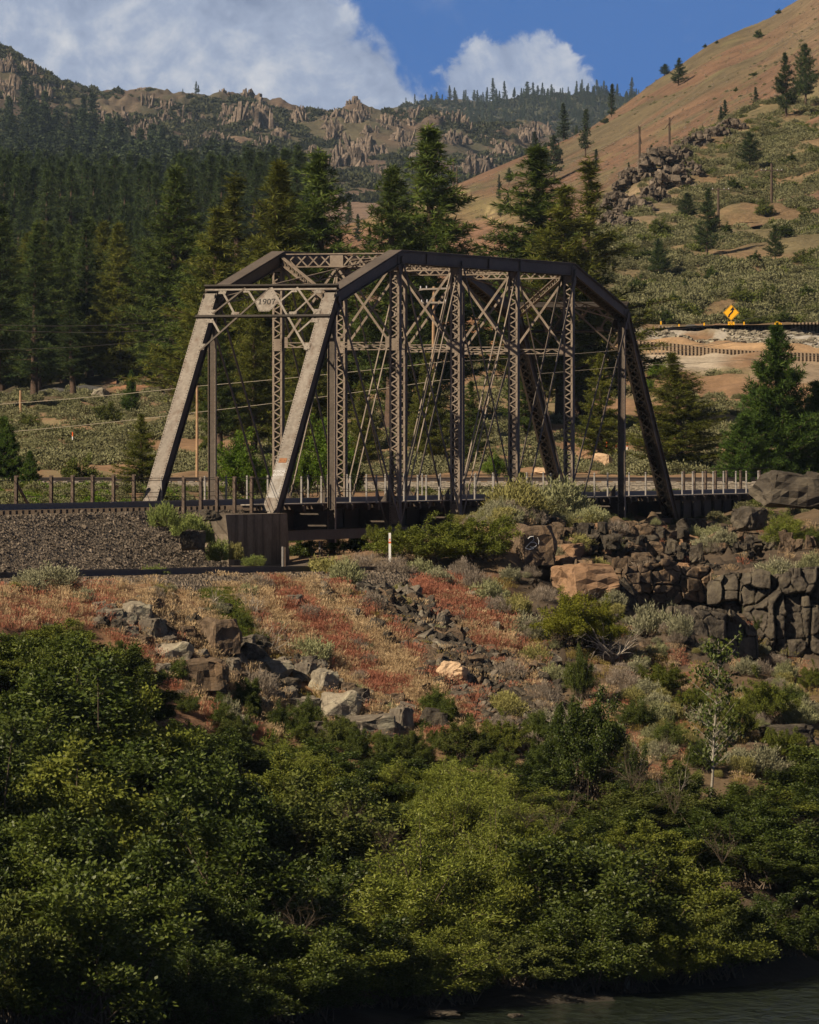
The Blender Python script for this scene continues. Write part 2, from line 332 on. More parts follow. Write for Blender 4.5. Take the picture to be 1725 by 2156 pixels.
C1 = [
 (-500, [(150, -1.5), (170, -.6), (178, .2), (195, 2.5), (210, 5.2), (226, 8.2), (233, 10.6), (237, 12.0), (241, 12.45), (250, 12.6), (262, 12.6), (275, 12.9), (290, 14.6), V(320, 1036)]+far_l),
 (0, [(150, -1.5), (176, -.6), (184, .2), (200, 2.5), (215, 5.2), (228, 8.2), (234, 10.6), (238, 12.0), (242, 12.45), (250, 12.6), (262, 12.6), (275, 12.9), (290, 14.6), V(320, 1036)]+far_l),
 (300, [(150, -1.5), (186, -.5), (193, .2), (205, 1.8), (215, 3.2), (224, 5.2), (231, 6.8), (238, 8.9), (242, 10.8), (245, 12.2), (248, 12.45), (258, 12.6), (275, 12.8), V(310, 1045)]+far_m),
 (600, [(150, -1.5), (196, -.5), (202, .2), (212, 1.3), (223, 2.6), (234, 5), (240, 7), (246, 9.4), (251, 11.6), (254.5, 12.4), (262, 12.6), (275, 12.6), (285, 12.4), (300, 12.5), V(330, 1040)]+far_m),
 (850, [(150, -1.5), (202, -.5), (208, .2), (216, 1.2), (226, 2.8), (236, 5.2), (243, 7.2), (250, 9.4), (256, 11.3), (261, 12.45), (268, 12.9), (276, 13.2), (285, 13.2), (296, 12.8), (310, 13.2), V(335, 1040)]+far_c),
 (1050, [(150, -1.5), (205, -.5), (211, .2), (218, 1.2), (228, 3), (238, 5.4), (246, 7.6), (253, 9.2), (259, 11), (264, 12.2), (270, 13.4), (276, 14.75), (283, 14.75), (292, 13.9), (305, 13.6), V(335, 1040)]+far_cr),
 (1250, [(150, -1.5), (208, -.5), (214, .2), (222, 1.2), (232, 3.6), (241, 6.2), (250, 8.4), (258, 10), (264, 11), (270, 12), (276, 13.1), (282, 14.25), (290, 14.1), (300, 13.3), V(340, 1038)]+far_r),
 (1420, [(150, -1.5), (210, -.5), (216, .2), (224, 1.3), (234, 4.4), (241, 6.2), (249, 7.6), (256, 8.8), (260, 9.6), (264, 10.6), (272, 11.5), (284, 12.4), (300, 13.0), (316, 13.3), (335, 13.6)]+far_r),
 (1600, [(150, -1.5), (215, -.5), (221, .2), (230, 2.6), (238, 4.6), (246, 6.8), (256, 8.2), (266, 9.2), (272, 11.6), (278, 12.3), (290, 13), (305, 13.6), (330, 14.2)]+far_r),
 (1760, [(150, -1.5), (222, -.5), (228, .2), (236, 3), (246, 6.2), (256, 8), (266, 9.2), (272, 11.8), (280, 12.4), (295, 13.6), (310, 14.4)]+far_rr),
 (2300, [(150, -1.5), (230, -.5), (236, .2), (242, 3), (250, 6.2), (258, 8), (268, 9.2), (275, 11.8), (283, 12.4), (295, 13.6), (310, 14.4)]+far_rr)]
ysA = np.concatenate([np.arange(150, 320, .7), np.arange(320, 420, 1.6), np.arange(420, 905, 3)])
S1 = Sheet(C1, np.arange(-500, 2300, 9), ysA, 2)
rough = np.interp(S1.Y, [180, 200, 250, 300, 400, 900], [.5, .5, .35, .3, .5, 1.4])
bench = band(S1.Y-np.interp(S1.U, [0, 600], [250, 262]), -5, 14, 2)*(S1.U < 700)
_v = HV+(ZC-S1.Z)/S1.Y*F
_b = sstep(1070, 1140, S1.U)*band(_v, 1112, 1405, 14)*(S1.Y > 250)*(S1.Y < 312)
_q = fbm(S1.X/1.9, S1.Y/2.6, 3, 17); S1.Z = S1.Z+_b*((np.floor(_q*7)/7-.45)*2.1+(fbm(S1.X/.8, S1.Y/1.2, 3, 19)-.5)*.5)
S1.Z = S1.Z+(fbm(S1.X/4, S1.Y/4, 4, 3)-.5)*2*rough*(1-.9*bench)*(1-.85*band(S1.Y, 346, 378, 4))
vi = S1.vimg()
nz = fbm(S1.X/3.0, S1.Y/5.0, 4, 11)-.5; nz2 = fbm(S1.X/9, S1.Y/14, 3, 21)-.5
zn = paint(S1.Z.shape, (.14, .10, .06))
zn = lay(zn, sstep(-.1, .15, nz2), (.18, .112, .065))
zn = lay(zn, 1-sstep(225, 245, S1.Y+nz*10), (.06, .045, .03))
zn = lay(zn, 1-sstep(0, 3, S1.Y-shore(S1.U)), (.03, .026, .02))
slope = band(vi, 1205, 1560, 8)*(S1.Y < 266)*(1-sstep(1080, 1180, S1.U+nz*200))
zn = lay(zn, slope, (.14, .08, .05))
zn = lay(zn, slope*sstep(.02, .2, nz), (.21, .125, .07))
rub = slope*band(S1.U-np.interp(vi, [1220, 1300, 1400, 1500], [640, 820, 960, 1060]), -60, 130, 30)
zn = lay(zn, rub*.8, (.075, .055, .04))
zn = lay(zn, bench, (.105, .085, .068))
right = sstep(1050, 1120, S1.U)*band(S1.Y, 244, 330, 4)
zn = lay(zn, right*.8, (.11, .078, .048))
bas = sstep(1060, 1110, S1.U)*band(vi+nz*60, 1108, 1410, 14)*(S1.Y > 250)*(S1.Y < 315)
zn = lay(zn, bas*.9, (.062, .048, .036))
back = sstep(378, 392, S1.Y)
zn = lay(zn, back, (.21, .132, .078))
zn = lay(zn, back*sstep(-.02, .12, nz2), (.19, .152, .085))
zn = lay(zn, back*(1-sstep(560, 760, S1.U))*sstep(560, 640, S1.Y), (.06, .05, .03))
zn = lay(zn, band(S1.Y, 612, 627, 1.5)*sstep(1180, 1260, S1.U), (.36, .24, .14))
zn = lay(zn, band(S1.Y, 628, 645, 1.5)*sstep(1300, 1400, S1.U)*sstep(-.12, .05, nz), (.37, .34, .30))
zn = lay(zn, band(S1.Y, 628, 645, 1.5)*sstep(1600, 1660, S1.U), (.38, .36, .33))
zn = lay(zn, band(S1.Y, 585, 611, 1.5)*sstep(1330, 1380, S1.U)*(1-sstep(1500, 1560, S1.U+nz*80)), (.36, .31, .25))
zn = lay(zn, band(S1.Y, 570, 611, 3)*sstep(1560, 1640, S1.U+nz*80), (.27, .21, .15))
zn = lay(zn, band(S1.Y, 648, 662, 1), (.06, .06, .06))
zn = lay(zn, band(S1.U, 880, 1240, 40)*band(S1.Y, 600, 760, 10), (.33, .16, .085))
zn = lay(zn, band(S1.U, 230, 330, 20)*band(S1.Y, 630, 720, 15)*sstep(-.1, .1, nz), (.30, .16, .09))
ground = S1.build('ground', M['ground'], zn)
# far base ground to the horizon and the river
def plane(name, x0, x1, y0, y1, z, mat):
    me = mesh_np(name, [(x0, y0, z), (x1, y0, z), (x1, y1, z), (x0, y1, z)], [np.array([[0, 1, 2, 3]])], [mat])
    return tag(link(name, me), kind='structure')
plane('valley_floor', -4000, 4000, -300, 9500, -3.0, surf('valley_floor_soil', [(.10, .08, .05), (.2, .15, .09)], .02, .95, 0, world=True))
m, nt, out = newmat('river_water')
b = nn(nt, 'BsdfPrincipled', i_Roughness=.06, i_IOR=1.33); b.inputs['Base Color'].default_value = (.018, .024, .016, 1)
g = nn(nt, 'NewGeometry'); mp = nn(nt, 'Mapping'); mp.inputs['Scale'].default_value = (.9, .38, 1); L(nt, g.outputs['Position'], mp.inputs[0])
n1 = noise(nt, mp.outputs[0], 1.6, 5, .62, .6); bp = nn(nt, 'Bump', i_Strength=1.0, i_Distance=.4); L(nt, n1, bp.inputs['Height'])
L(nt, bp.outputs[0], b.inputs['Normal']); L(nt, b.outputs[0], out.inputs[0]); M['water'] = m
plane('river', -260, 260, -60, 240, 0.0, m)
# near bank below the photographer, only as ground to stand on
# ---- right hillside
C2 = [(880, [V(640, 745), V(800, 700), V(1000, 680), V(1500, 700)]),
 (1050, [V(650, 722), V(750, 650), V(850, 600), V(950, 575), V(1100, 575), V(1500, 640)]),
 (1200, [V(645, 705), V(700, 672), V(760, 625), V(830, 575), V(900, 530), V(980, 495), V(1100, 500), V(1500, 560)]),
 (1270, [V(645, 700), V(700, 660), V(760, 600), V(830, 540), V(900, 490), V(960, 452), V(1000, 440), V(1100, 455), V(1500, 520)]),
 (1350, [V(650, 697), V(700, 655), V(770, 592), V(840, 530), V(900, 480), V(960, 425), V(1000, 385), V(1040, 372), V(1150, 395), V(1500, 500)]),
 (1420, [V(655, 694), V(710, 650), V(790, 575), V(870, 500), V(940, 440), V(1000, 380), V(1060, 325), V(1150, 340), V(1500, 460)]),
 (1500, [V(660, 692), V(720, 645), V(800, 562), V(880, 492), V(960, 422), V(1040, 352), V(1090, 300), V(1120, 272), V(1250, 290), V(1500, 420)]),
 (1600, [V(662, 692), V(730, 630), V(820, 540), V(900, 470), V(1000, 385), V(1080, 315), V(1170, 238), V(1300, 260), V(1500, 380)]),
 (1725, [V(665, 692), V(740, 615), V(820, 530), V(900, 452), V(1000, 362), V(1100, 280), V(1200, 212), V(1290, 160), V(1400, 185), V(1500, 300)]),
 (2300, [V(665, 692), V(740, 600), V(820, 500), V(900, 410), V(1000, 310), V(1100, 200), V(1200, 90), V(1350, -40), V(1500, 0)])]
S2 = Sheet(C2, np.arange(880, 2300, 9), np.concatenate([np.arange(640, 1150, 4), np.arange(1150, 1501, 10)]), 2)
S2.Z = S2.Z+(fbm(S2.X/16, S2.Y/22, 5, 31)-.5)*6*sstep(640, 700, S2.Y)
n = fbm(S2.X/14, S2.Y/26, 4, 41)-.5; nb = fbm(S2.X/5, S2.Y/9, 3, 43)-.5
zn = paint(S2.Z.shape, (.165, .112, .066))
zn = lay(zn, sstep(-.08, .1, n), (.135, .112, .064))
zn = lay(zn, sstep(-.02, .12, nb)*.6, (.11, .095, .05))
rz = band(S2.U, 1270, 1440, 30)*sstep(330, 380, S2.vimg())*(1-sstep(440, 500, S2.vimg()))
zn = lay(zn, rz*sstep(-.2, .1, nb), (.17, .13, .085))
zn = lay(zn, (S2.U < 1230)*.8, (.32, .17, .09))
S2.build('right_hillside', M['hill'], zn)
# ---- smooth brown hill behind
C3 = [(560, [V(900, 760), V(1300, 620), V(1600, 560), V(1800, 545), V(2100, 600)]),
 (740, [V(900, 740), V(1100, 630), V(1300, 560), V(1600, 482), V(1750, 466), V(2100, 560)]),
 (860, [V(900, 720), V(1100, 620), V(1300, 555), V(1500, 482), V(1700, 436), V(1800, 428), V(2100, 530)]),
 (955, [V(900, 690), V(1200, 570), V(1400, 490), V(1600, 422), V(1700, 395), V(1800, 391), V(2100, 480)]),
 (1060, [V(900, 660), V(1200, 540), V(1400, 460), V(1600, 392), V(1750, 353), V(1900, 368), V(2100, 440)]),
 (1180, [V(900, 620), V(1200, 500), V(1400, 420), V(1600, 350), V(1800, 299), V(1950, 309), V(2200, 400)]),
 (1290, [V(900, 590), V(1200, 450), V(1500, 330), V(1700, 270), V(1850, 231), V(2000, 247), V(2300, 350)]),
 (1390, [V(900, 560), V(1200, 400), V(1500, 280), V(1700, 210), V(1850, 166), V(2000, 187), V(2300, 300)]),
 (1500, [V(900, 520), V(1200, 350), V(1500, 220), V(1700, 145), V(1850, 99), V(2000, 120), V(2300, 240)]),
 (1600, [V(900, 480), V(1200, 300), V(1500, 170), V(1700, 100), V(1900, 52), V(2050, 70), V(2300, 200)]),
 (1690, [V(900, 460), V(1200, 250), V(1500, 110), V(1700, 45), V(1900, -8), V(2050, 20), V(2300, 150)]),
 (1800, [V(900, 430), V(1200, 200), V(1500, 40), V(1700, -20), V(1950, -90), V(2300, 100)]),
 (2300, [V(900, 300), V(1300, 0), V(1600, -160), V(1950, -300), V(2300, -200)])]
S3 = Sheet(C3, np.arange(560, 2300, 9), np.arange(900, 2301, 9), 3)
S3.Z = S3.Z+(fbm(S3.X/40, S3.Y/60, 5, 51)-.5)*7
n = fbm(S3.X/45, S3.Y/80, 4, 61)-.5; nb = fbm(S3.X/14, S3.Y/30, 4, 63)-.5
zn = paint(S3.Z.shape, (.122, .074, .048))
zn = lay(zn, sstep(-.05, .1, n), (.098, .078, .047))
zn = lay(zn, sstep(.02, .2, nb)*.7, (.142, .083, .054))
zn = lay(zn, sstep(.12, .2, fbm(S3.X/8, S3.Y/16, 3, 67)-.5)*.6, (.11, .10, .05))
v3 = S3.vimg()
zn = lay(zn, (1-sstep(1080, 1160, S3.U))*sstep(395, 440, v3+nb*60)*(1-sstep(470, 520, v3+nb*60)), (.15, .122, .06))
zn = lay(zn, (1-sstep(1060, 1120, S3.U))*sstep(440, 500, v3+nb*60), (.185, .108, .07))
zn = lay(zn, sstep(1520, 1700, S3.U)*(1-sstep(60, 160, v3))*.55, (.15, .11, .07))
tr = np.abs(S3.U-np.interp(v3, [392, 405, 425, 445, 462, 480], [958, 972, 1000, 1030, 1048, 1056]))
zn = lay(zn, (tr > 1)*(tr < 7)*(v3 > 392)*(v3 < 475)*.8, (.30, .24, .125))
S3.build('brown_hill', M['hill'], zn)
# ---- rocky mountain with forest on its flank
rdg = [(-500, 40), (-200, 40), (0, 101), (30, 116), (70, 150), (120, 180), (200, 206), (300, 217), (400, 240), (440, 237), (490, 224), (570, 230), (640, 240), (740, 237), (800, 240), (850, 241), (900, 232), (960, 245), (1000, 262), (1100, 267), (1200, 285), (1320, 320), (1500, 360)]
C4 = []
for u, v in rdg:
    k = float(sstep(350, 650, u))
    lo = [V(700, 800-40*k), V(1000, 700-20*k), V(1400, 620-15*k), V(2000, 520), V(2600, 450-10*k)]
    C4.append((u, lo+[V(3200, 450*.55+v*.45), V(3700, 450*.25+v*.75), V(4200, v), V(4500, v+30), V(5000, v+120)]))
S4 = Sheet(C4, np.arange(-500, 1500, 6), np.concatenate([np.arange(700, 2600, 25), np.arange(2600, 5001, 11)]), 1)
am = sstep(2400, 3600, S4.Y)
S4.Z = S4.Z+(fbm(S4.X/130, S4.Y/200, 5, 71)-.5)*34*am+((ridged(S4.X/90, S4.Y/240, 6, 73)-.62)*14+(ridged(S4.X/24, S4.Y/80, 4, 74)-.6)*8+(ridged(S4.X/7, S4.Y/40, 3, 78)-.6)*6)*am*np.clip(fbm(S4.X/200, S4.Y/300, 2, 75)*2.2-.35, 0, 1.4)
gy = np.gradient(S4.Z, axis=0)/np.gradient(S4.Y, axis=0)
n = fbm(S4.X/90, S4.Y/220, 4, 81)-.5; nb = fbm(S4.X/30, S4.Y/90, 4, 83)-.5
zn = paint(S4.Z.shape, (.105, .079, .056))
zn = lay(zn, sstep(.0, .12, n), (.095, .082, .05))
zn = lay(zn, sstep(.03, .15, nb)*.7, (.115, .078, .057))
zn = lay(zn, sstep(.02, .12, fbm(S4.X/18, S4.Y/60, 3, 87)-.5)*.7, (.06, .06, .035))
zn = lay(zn, sstep(.55, 1.1, gy)*.8, (.14, .11, .09))
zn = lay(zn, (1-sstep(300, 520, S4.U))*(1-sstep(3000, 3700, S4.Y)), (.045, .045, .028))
sc_ = band(S4.U-np.interp(S4.vimg(), [285, 400], [500, 430]), -22, 30, 10)*band(S4.vimg(), 285, 400, 12)
zn = lay(zn, sc_*.8, (.20, .135, .10))
zn = lay(zn, band(S4.U, 660, 830, 30)*sstep(370, 430, S4.vimg())*(1-sstep(.0, .1, nb)), (.19, .13, .095))
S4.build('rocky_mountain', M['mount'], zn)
# ---- farthest wooded ridge
C5 = [(u, [V(5000, v+220), V(6000, v+60), V(6500, v), V(7000, v+20), V(7600, v+100)]) for u, v in
      [(500, 300), (750, 262), (860, 232), (900, 224), (960, 217), (1000, 217), (1050, 211), (1100, 206), (1160, 196), (1200, 196), (1250, 192), (1300, 200), (1400, 210), (1700, 240), (2000, 260)]]
S5 = Sheet(C5, np.arange(500, 2000, 9), np.arange(5000, 7601, 25), 1)
S5.Z = S5.Z+(fbm(S5.X/150, S5.Y/250, 5, 91)-.5)*26
n = fbm(S5.X/90, S5.Y/200, 4, 93)-.5
zn = lay(paint(S5.Z.shape, (.10, .085, .062)), sstep(-.05, .1, n), (.05, .052, .034))
zn = lay(zn, band(S5.U, 1090, 1180, 20)*sstep(240, 270, S5.vimg())*.8, (.22, .17, .14))
S5.build('distant_ridge', M['mount'], zn)
# ================================================================ BRIDGE
TH = 69.5216; p = 7.5783; W = 5.4; ZP = ZC-3.7978; BO = np.array([-5.9037, 275.8006, ZP])
ax = np.array([math.cos(R(TH)), math.sin(R(TH)), 0]); cr = np.array([-math.sin(R(TH)), math.cos(R(TH)), 0])
def B(x, y, z): return BO+ax*x+cr*y+np.array([0, 0, z])
def locB(u, y):      # x along the bridge where the line at offset y crosses view column u
    k = (u-CU)/F; o = BO+cr*y
    return (k*o[1]-o[0])/(ax[0]-k*ax[1])
H1, H2 = 9.93, 11.82
def top(t): return 0 if t in (0, 7) else (H1 if t in (1, 6) else H2)
bridge = empty('truss_bridge', BO, 'dark riveted steel through-truss railway bridge dated 1907', 'bridge', rz=R(TH))
SD, SP, SG, ST = M['steel_dark'], M['steel_pale'], M['steel'], M['steel_top']
def chord(name, a, b, y, face, dep, wid, wy, rows=True, under=True, sub=None):
    """riveted box: two side webs, cover plate on top, open laced underside"""
    mb = MB(); a = Vector(a); b = Vector(b); d = (b-a).normalized(); s = Vector((0, 1, 0)); n = s.cross(d) if True else 0
    if n.z < 0: n = -n
    ln = (b-a).length
    for k in (-1, 1):
        mb.box(a, b, .03, dep-.06, s, 1, s*(k*wy)-n*.015)
        mb.box(a, b, .09, .02, s, 1, s*(k*(wy+.055))-n*(dep/2-.04))
        mb.box(a, b, .075, .02, s, 1, s*(k*(wy+.05))+n*(dep/2-.075))
    mb.box(a-d*.02, b+d*.02, wid, .028, s, 0, n*(dep/2-.02))
    if under:
        q = int(ln/.42)
        for i in range(q):
            for k in (-1, 1):
                mb.box(a+d*(i*.42)+s*(k*wy), a+d*(i*.42+.42)-s*(k*wy), .065, .012, d, 3, -n*(dep/2-.02+.006*k))  # near-black lacing: shade of the underside put into the colour
    if rows:
        m = int(ln/.135)
        for i in range(m+1):
            for k in (-1, 1): mb.stud(a+d*(ln*i/m)+s*(k*(wid/2-.05))+n*(dep/2-.006), n, .026, .018, 2)
        m = int(ln/.2)
        if y == 0:
            for i in range(m+1):
                mb.stud(a+d*(ln*i/m)-s*(wy+.015)+n*(dep/2-.12), -s, .022, .014, 1); mb.stud(a+d*(ln*i/m)-s*(wy+.015)-n*(dep/2-.1), -s, .022, .014, 1)
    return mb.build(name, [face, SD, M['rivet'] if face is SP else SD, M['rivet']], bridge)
for y in (0, W):
    for (i, j) in ((0, 1), (1, 2), (2, 3), (3, 4), (4, 5), (5, 6), (6, 7)):
        ep = (i == 0 or j == 7)
        wy = .22+.004*(i % 3)
        x0, z0, x1, z1 = i*p, top(i), j*p, top(j)
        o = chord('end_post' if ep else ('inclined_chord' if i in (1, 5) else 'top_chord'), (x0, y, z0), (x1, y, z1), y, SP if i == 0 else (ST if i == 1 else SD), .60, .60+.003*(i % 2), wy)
        if i == 0: o['label'] = 'sun-bleached brown end post with rows of rivets'
        if i == 0 and y == 0:
            d = Vector((x1, 0, z1)).normalized(); n = Vector((-d.z, 0, d.x)); s = Vector((0, -1, 0))
            q = MB(); c = d*3.75+n*.30-s*.0
            def onface(t, yy, h): return d*t-s*(-yy)*1.0+n*h if False else Vector((0, yy, 0))+d*t+n*h
            tz = lambda v: (1121-v)/ (1121-612)*12.47
            a_ = tz(971); q.poly([onface(a_-.12, .17, .297), onface(a_-.12, -.17, .297), onface(a_+.12, -.17, .297), onface(a_+.12, .17, .297)], n, .012, 0)
            for yy in (-.09, .09): q.stud(onface(a_, yy, .309), n, .02, .012, 1)
            q.build('notice_plate', [M['rust'], M['ink']], o)
            q = MB(); ln = tz(1012); q.poly([onface(ln+.9, .25, .2962), onface(ln+.9, -.25, .2962), onface(ln-.9, -.25, .2962), onface(ln-.9, .25, .2962)], n, .003, 0)
            q.build('faded_paint_patch', surf('faded_white_paint', [(.17, .15, .125), (.26, .245, .23), (.33, .32, .31)], .8, .7, 0, streak=((.16, .135, .11), (2, 2, 1.2), .8)), o)
def text_mesh(txt, size, mat, name, parent, mtx, ext=.004, bold=0):
    cu = bpy.data.curves.new(name, 'FONT'); cu.body = txt; cu.size = size; cu.extrude = ext; cu.offset = bold; cu.align_x = 'CENTER'; cu.align_y = 'CENTER'
    tmp = bpy.data.objects.new(name, cu); COL.objects.link(tmp)
    dg = bpy.context.evaluated_depsgraph_get(); me = bpy.data.meshes.new_from_object(tmp.evaluated_get(dg)); bpy.data.objects.remove(tmp)
    me.materials.clear(); me.materials.append(mat)
    me.transform(mtx); return link(name, me, parent)
def frame_m(o, x, yv):
    x = Vector(x).normalized(); y = Vector(yv); z = x.cross(y).normalized()
    return Matrix(((x.x, y.x, z.x, o[0]), (x.y, y.y, z.y, o[1]), (x.z, y.z, z.z, o[2]), (0, 0, 0, 1)))
dE = Vector((p, 0, H1)).normalized(); nE = Vector((-dE.z, 0, dE.x))
endpost = [o for o in bridge.children if o.name.startswith('end_post')][0]
for k, (t_, tv) in enumerate((('TLOCAL', 994), ('DUDES', 1001))):
    tt = (1121-tv)/(1121-612)*12.47
    text_mesh(t_, .15, M['graf_white'], 'scrawl', endpost, frame_m(Vector((0, .02, 0))+dE*tt+nE*.302, (0, -1, 0), dE))
# posts
def lattice_post(t, y):
    mb = MB(); x = t*p; hz = H2-.28; w = .215; dx = .15
    for k in (-1, 1):
        mb.box((x, y+k*w, -.3), (x, y+k*w, hz), .022, .30, (0, 1, 0), 1)
        for e in (-1, 1): mb.box((x, y+k*(w-.034), -.3), (x, y+k*(w-.034), hz), .09, .016, (0, 1, 0), 0, (e*dx, 0, 0))
    o = mb.build('vertical_post', [SG, SD], bridge)
    for z0, z1 in [(1.2, 7.75), (8.35, hz-.35)]:
        lc = MB(); m = round((z1-z0)/.2)
        for i in range(m):
            s = 1 if i % 2 else -1
            for e in (-1, 1):
                lc.box((x+e*(dx+.014), y-s*(w-.035), z0+(z1-z0)*i/m), (x+e*(dx+.014), y+s*(w-.035), z0+(z1-z0)*(i+1)/m), .05, .012, (0, 0, 1), 0)
        lc.build('lacing', [SG], o)
    for z0, z1 in ((.35, 1.15), (7.8, 8.32), (hz-.32, hz)):
        tp = MB()
        for e in (-1, 1):
            tp.box((x+e*(dx+.016), y, z0), (x+e*(dx+.016), y, z1), .43, .016, (0, 1, 0), 0)
            for k in (-1, 1):
                for q in range(int((z1-z0)/.11)): tp.stud((x+e*(dx+.024), y+k*.17, z0+.05+q*.11), (e, 0, 0), .022, .014, 1)
        tp.build('tie_plate', [M['steel'], M['rivet']], o)
    return o
for y in (0, W):
    for t in (2, 3, 4, 5): lattice_post(t, y)
    for t in (1, 6):
        mb = MB(); x = t*p
        mb.box((x, y, -.35), (x, y, H1-.3), .30, .025, (0, 1, 0), 1)
        for k in (-1, 1):
            mb.box((x, y+k*.16, -.35), (x, y+k*.16, H1-.3), .018, .17, (0, 1, 0), 0)
            for i in range(62): mb.stud((x-.0135, y+k*.115, .2+i*.155), (-1, 0, 0), .02, .014, 0)
        mb.build('hanger', [SG, SD], bridge)
# eyebars and counter rods
def bars(name, t0, t1, y, w, th, offs, mat, loop=False, up=True):
    a = Vector((t0*p, y, top(t0)-.1)); b = Vector((t1*p, y, 0)); d = (b-a).normalized()
    for o in offs:
        mb = MB(); mb.box(a+Vector((0, o, 0)), b+Vector((0, o, 0)), th, w, (0, 1, 0), 0)
        for q in (a, b): mb.tube([q+Vector((0, o-th*.7, 0)), q+Vector((0, o+th*.7, 0))], w*1.05, 10, 0)
        if loop:
            c = b-d*2.1
            for s in (-1, 1):
                nz = d.cross(Vector((0, 1, 0)))
                mb.tube([c-d*.32+Vector((0, o, 0)), c-d*.2+nz*(s*.085)+Vector((0, o, 0)), c+d*.2+nz*(s*.085)+Vector((0, o, 0)), c+d*.32+Vector((0, o, 0))], .028, 6, 0)
        mb.build(name, mat, bridge)
for y in (0, W):
    for a, b in ((1, 2), (2, 3), (6, 5), (5, 4)): bars('diagonal_bar', a, b, y, .14, .03, (-.33, .33) if y == 0 else (-.3, .3), SD)
    bars('diagonal_bar', 3, 4, y, .11, .03, (-.31, .31), SD)
    bars('counter_rod', 4, 3, y, .055, .05, (-.17, .17), SG, True)
    bars('counter_rod', 3, 2, y, .05, .045, (-.16, .16), SG, True)
    bars('counter_rod', 4, 5, y, .05, .045, (-.15,), SG, True)
    # bottom chord
    for i in range(7):
        mb = MB(); g = .004*(i % 2)
        for k in (-1, 1): mb.box((i*p, y+k*(.17+g), 0), ((i+1)*p, y+k*(.17+g), 0), .03, .40-g, (0, 1, 0), 0)
        mb.box((i*p, y, .2), ((i+1)*p, y, .2), .46, .02, (0, 1, 0), 0)
        mb.build('bottom_chord', SD, bridge)
    for x, t in ((0, 0), (7*p, 7)):
        mb = MB(); mb.box((x-.45, y, -.32), (x+.45, y, -.32), .7, .2, (0, 1, 0), 0); mb.box((x, y, -.5), (x, y, .15), .5, .35, (0, 1, 0), 0)
        mb.build('bearing', SD, bridge)
    # joint plates
    for t in (1, 2, 5, 6):
        mb = MB(); x = t*p; z = top(t)
        for k in (-1, 1):
            c = Vector((x, y+k*.255, z)); mb.poly([c+Vector(q) for q in ((-.42, 0, .1), (-.1, 0, .25), (.28, 0, .22), (.36, 0, -.25), (.16, 0, -.75), (-.2, 0, -.75), (-.4, 0, -.35))], (0, k, 0), .014, 0)
            for q in range(9): mb.stud(c+Vector((-.3+.08*q, k*.014, .12-.02*abs(q-4))), (0, k, 0), .022, .016, 0)
        mb.build('gusset_plate', SD, bridge)
    for x in (2.45*p, 3.5*p, 4.05*p):
        mb = MB(); mb.box((x-.28, y-.275 if y == 0 else y+.275, H2), (x+.28, y-.275 if y == 0 else y+.275, H2), .012, .46, (0, 1, 0), 0); mb.build('splice_plate', SD, bridge)
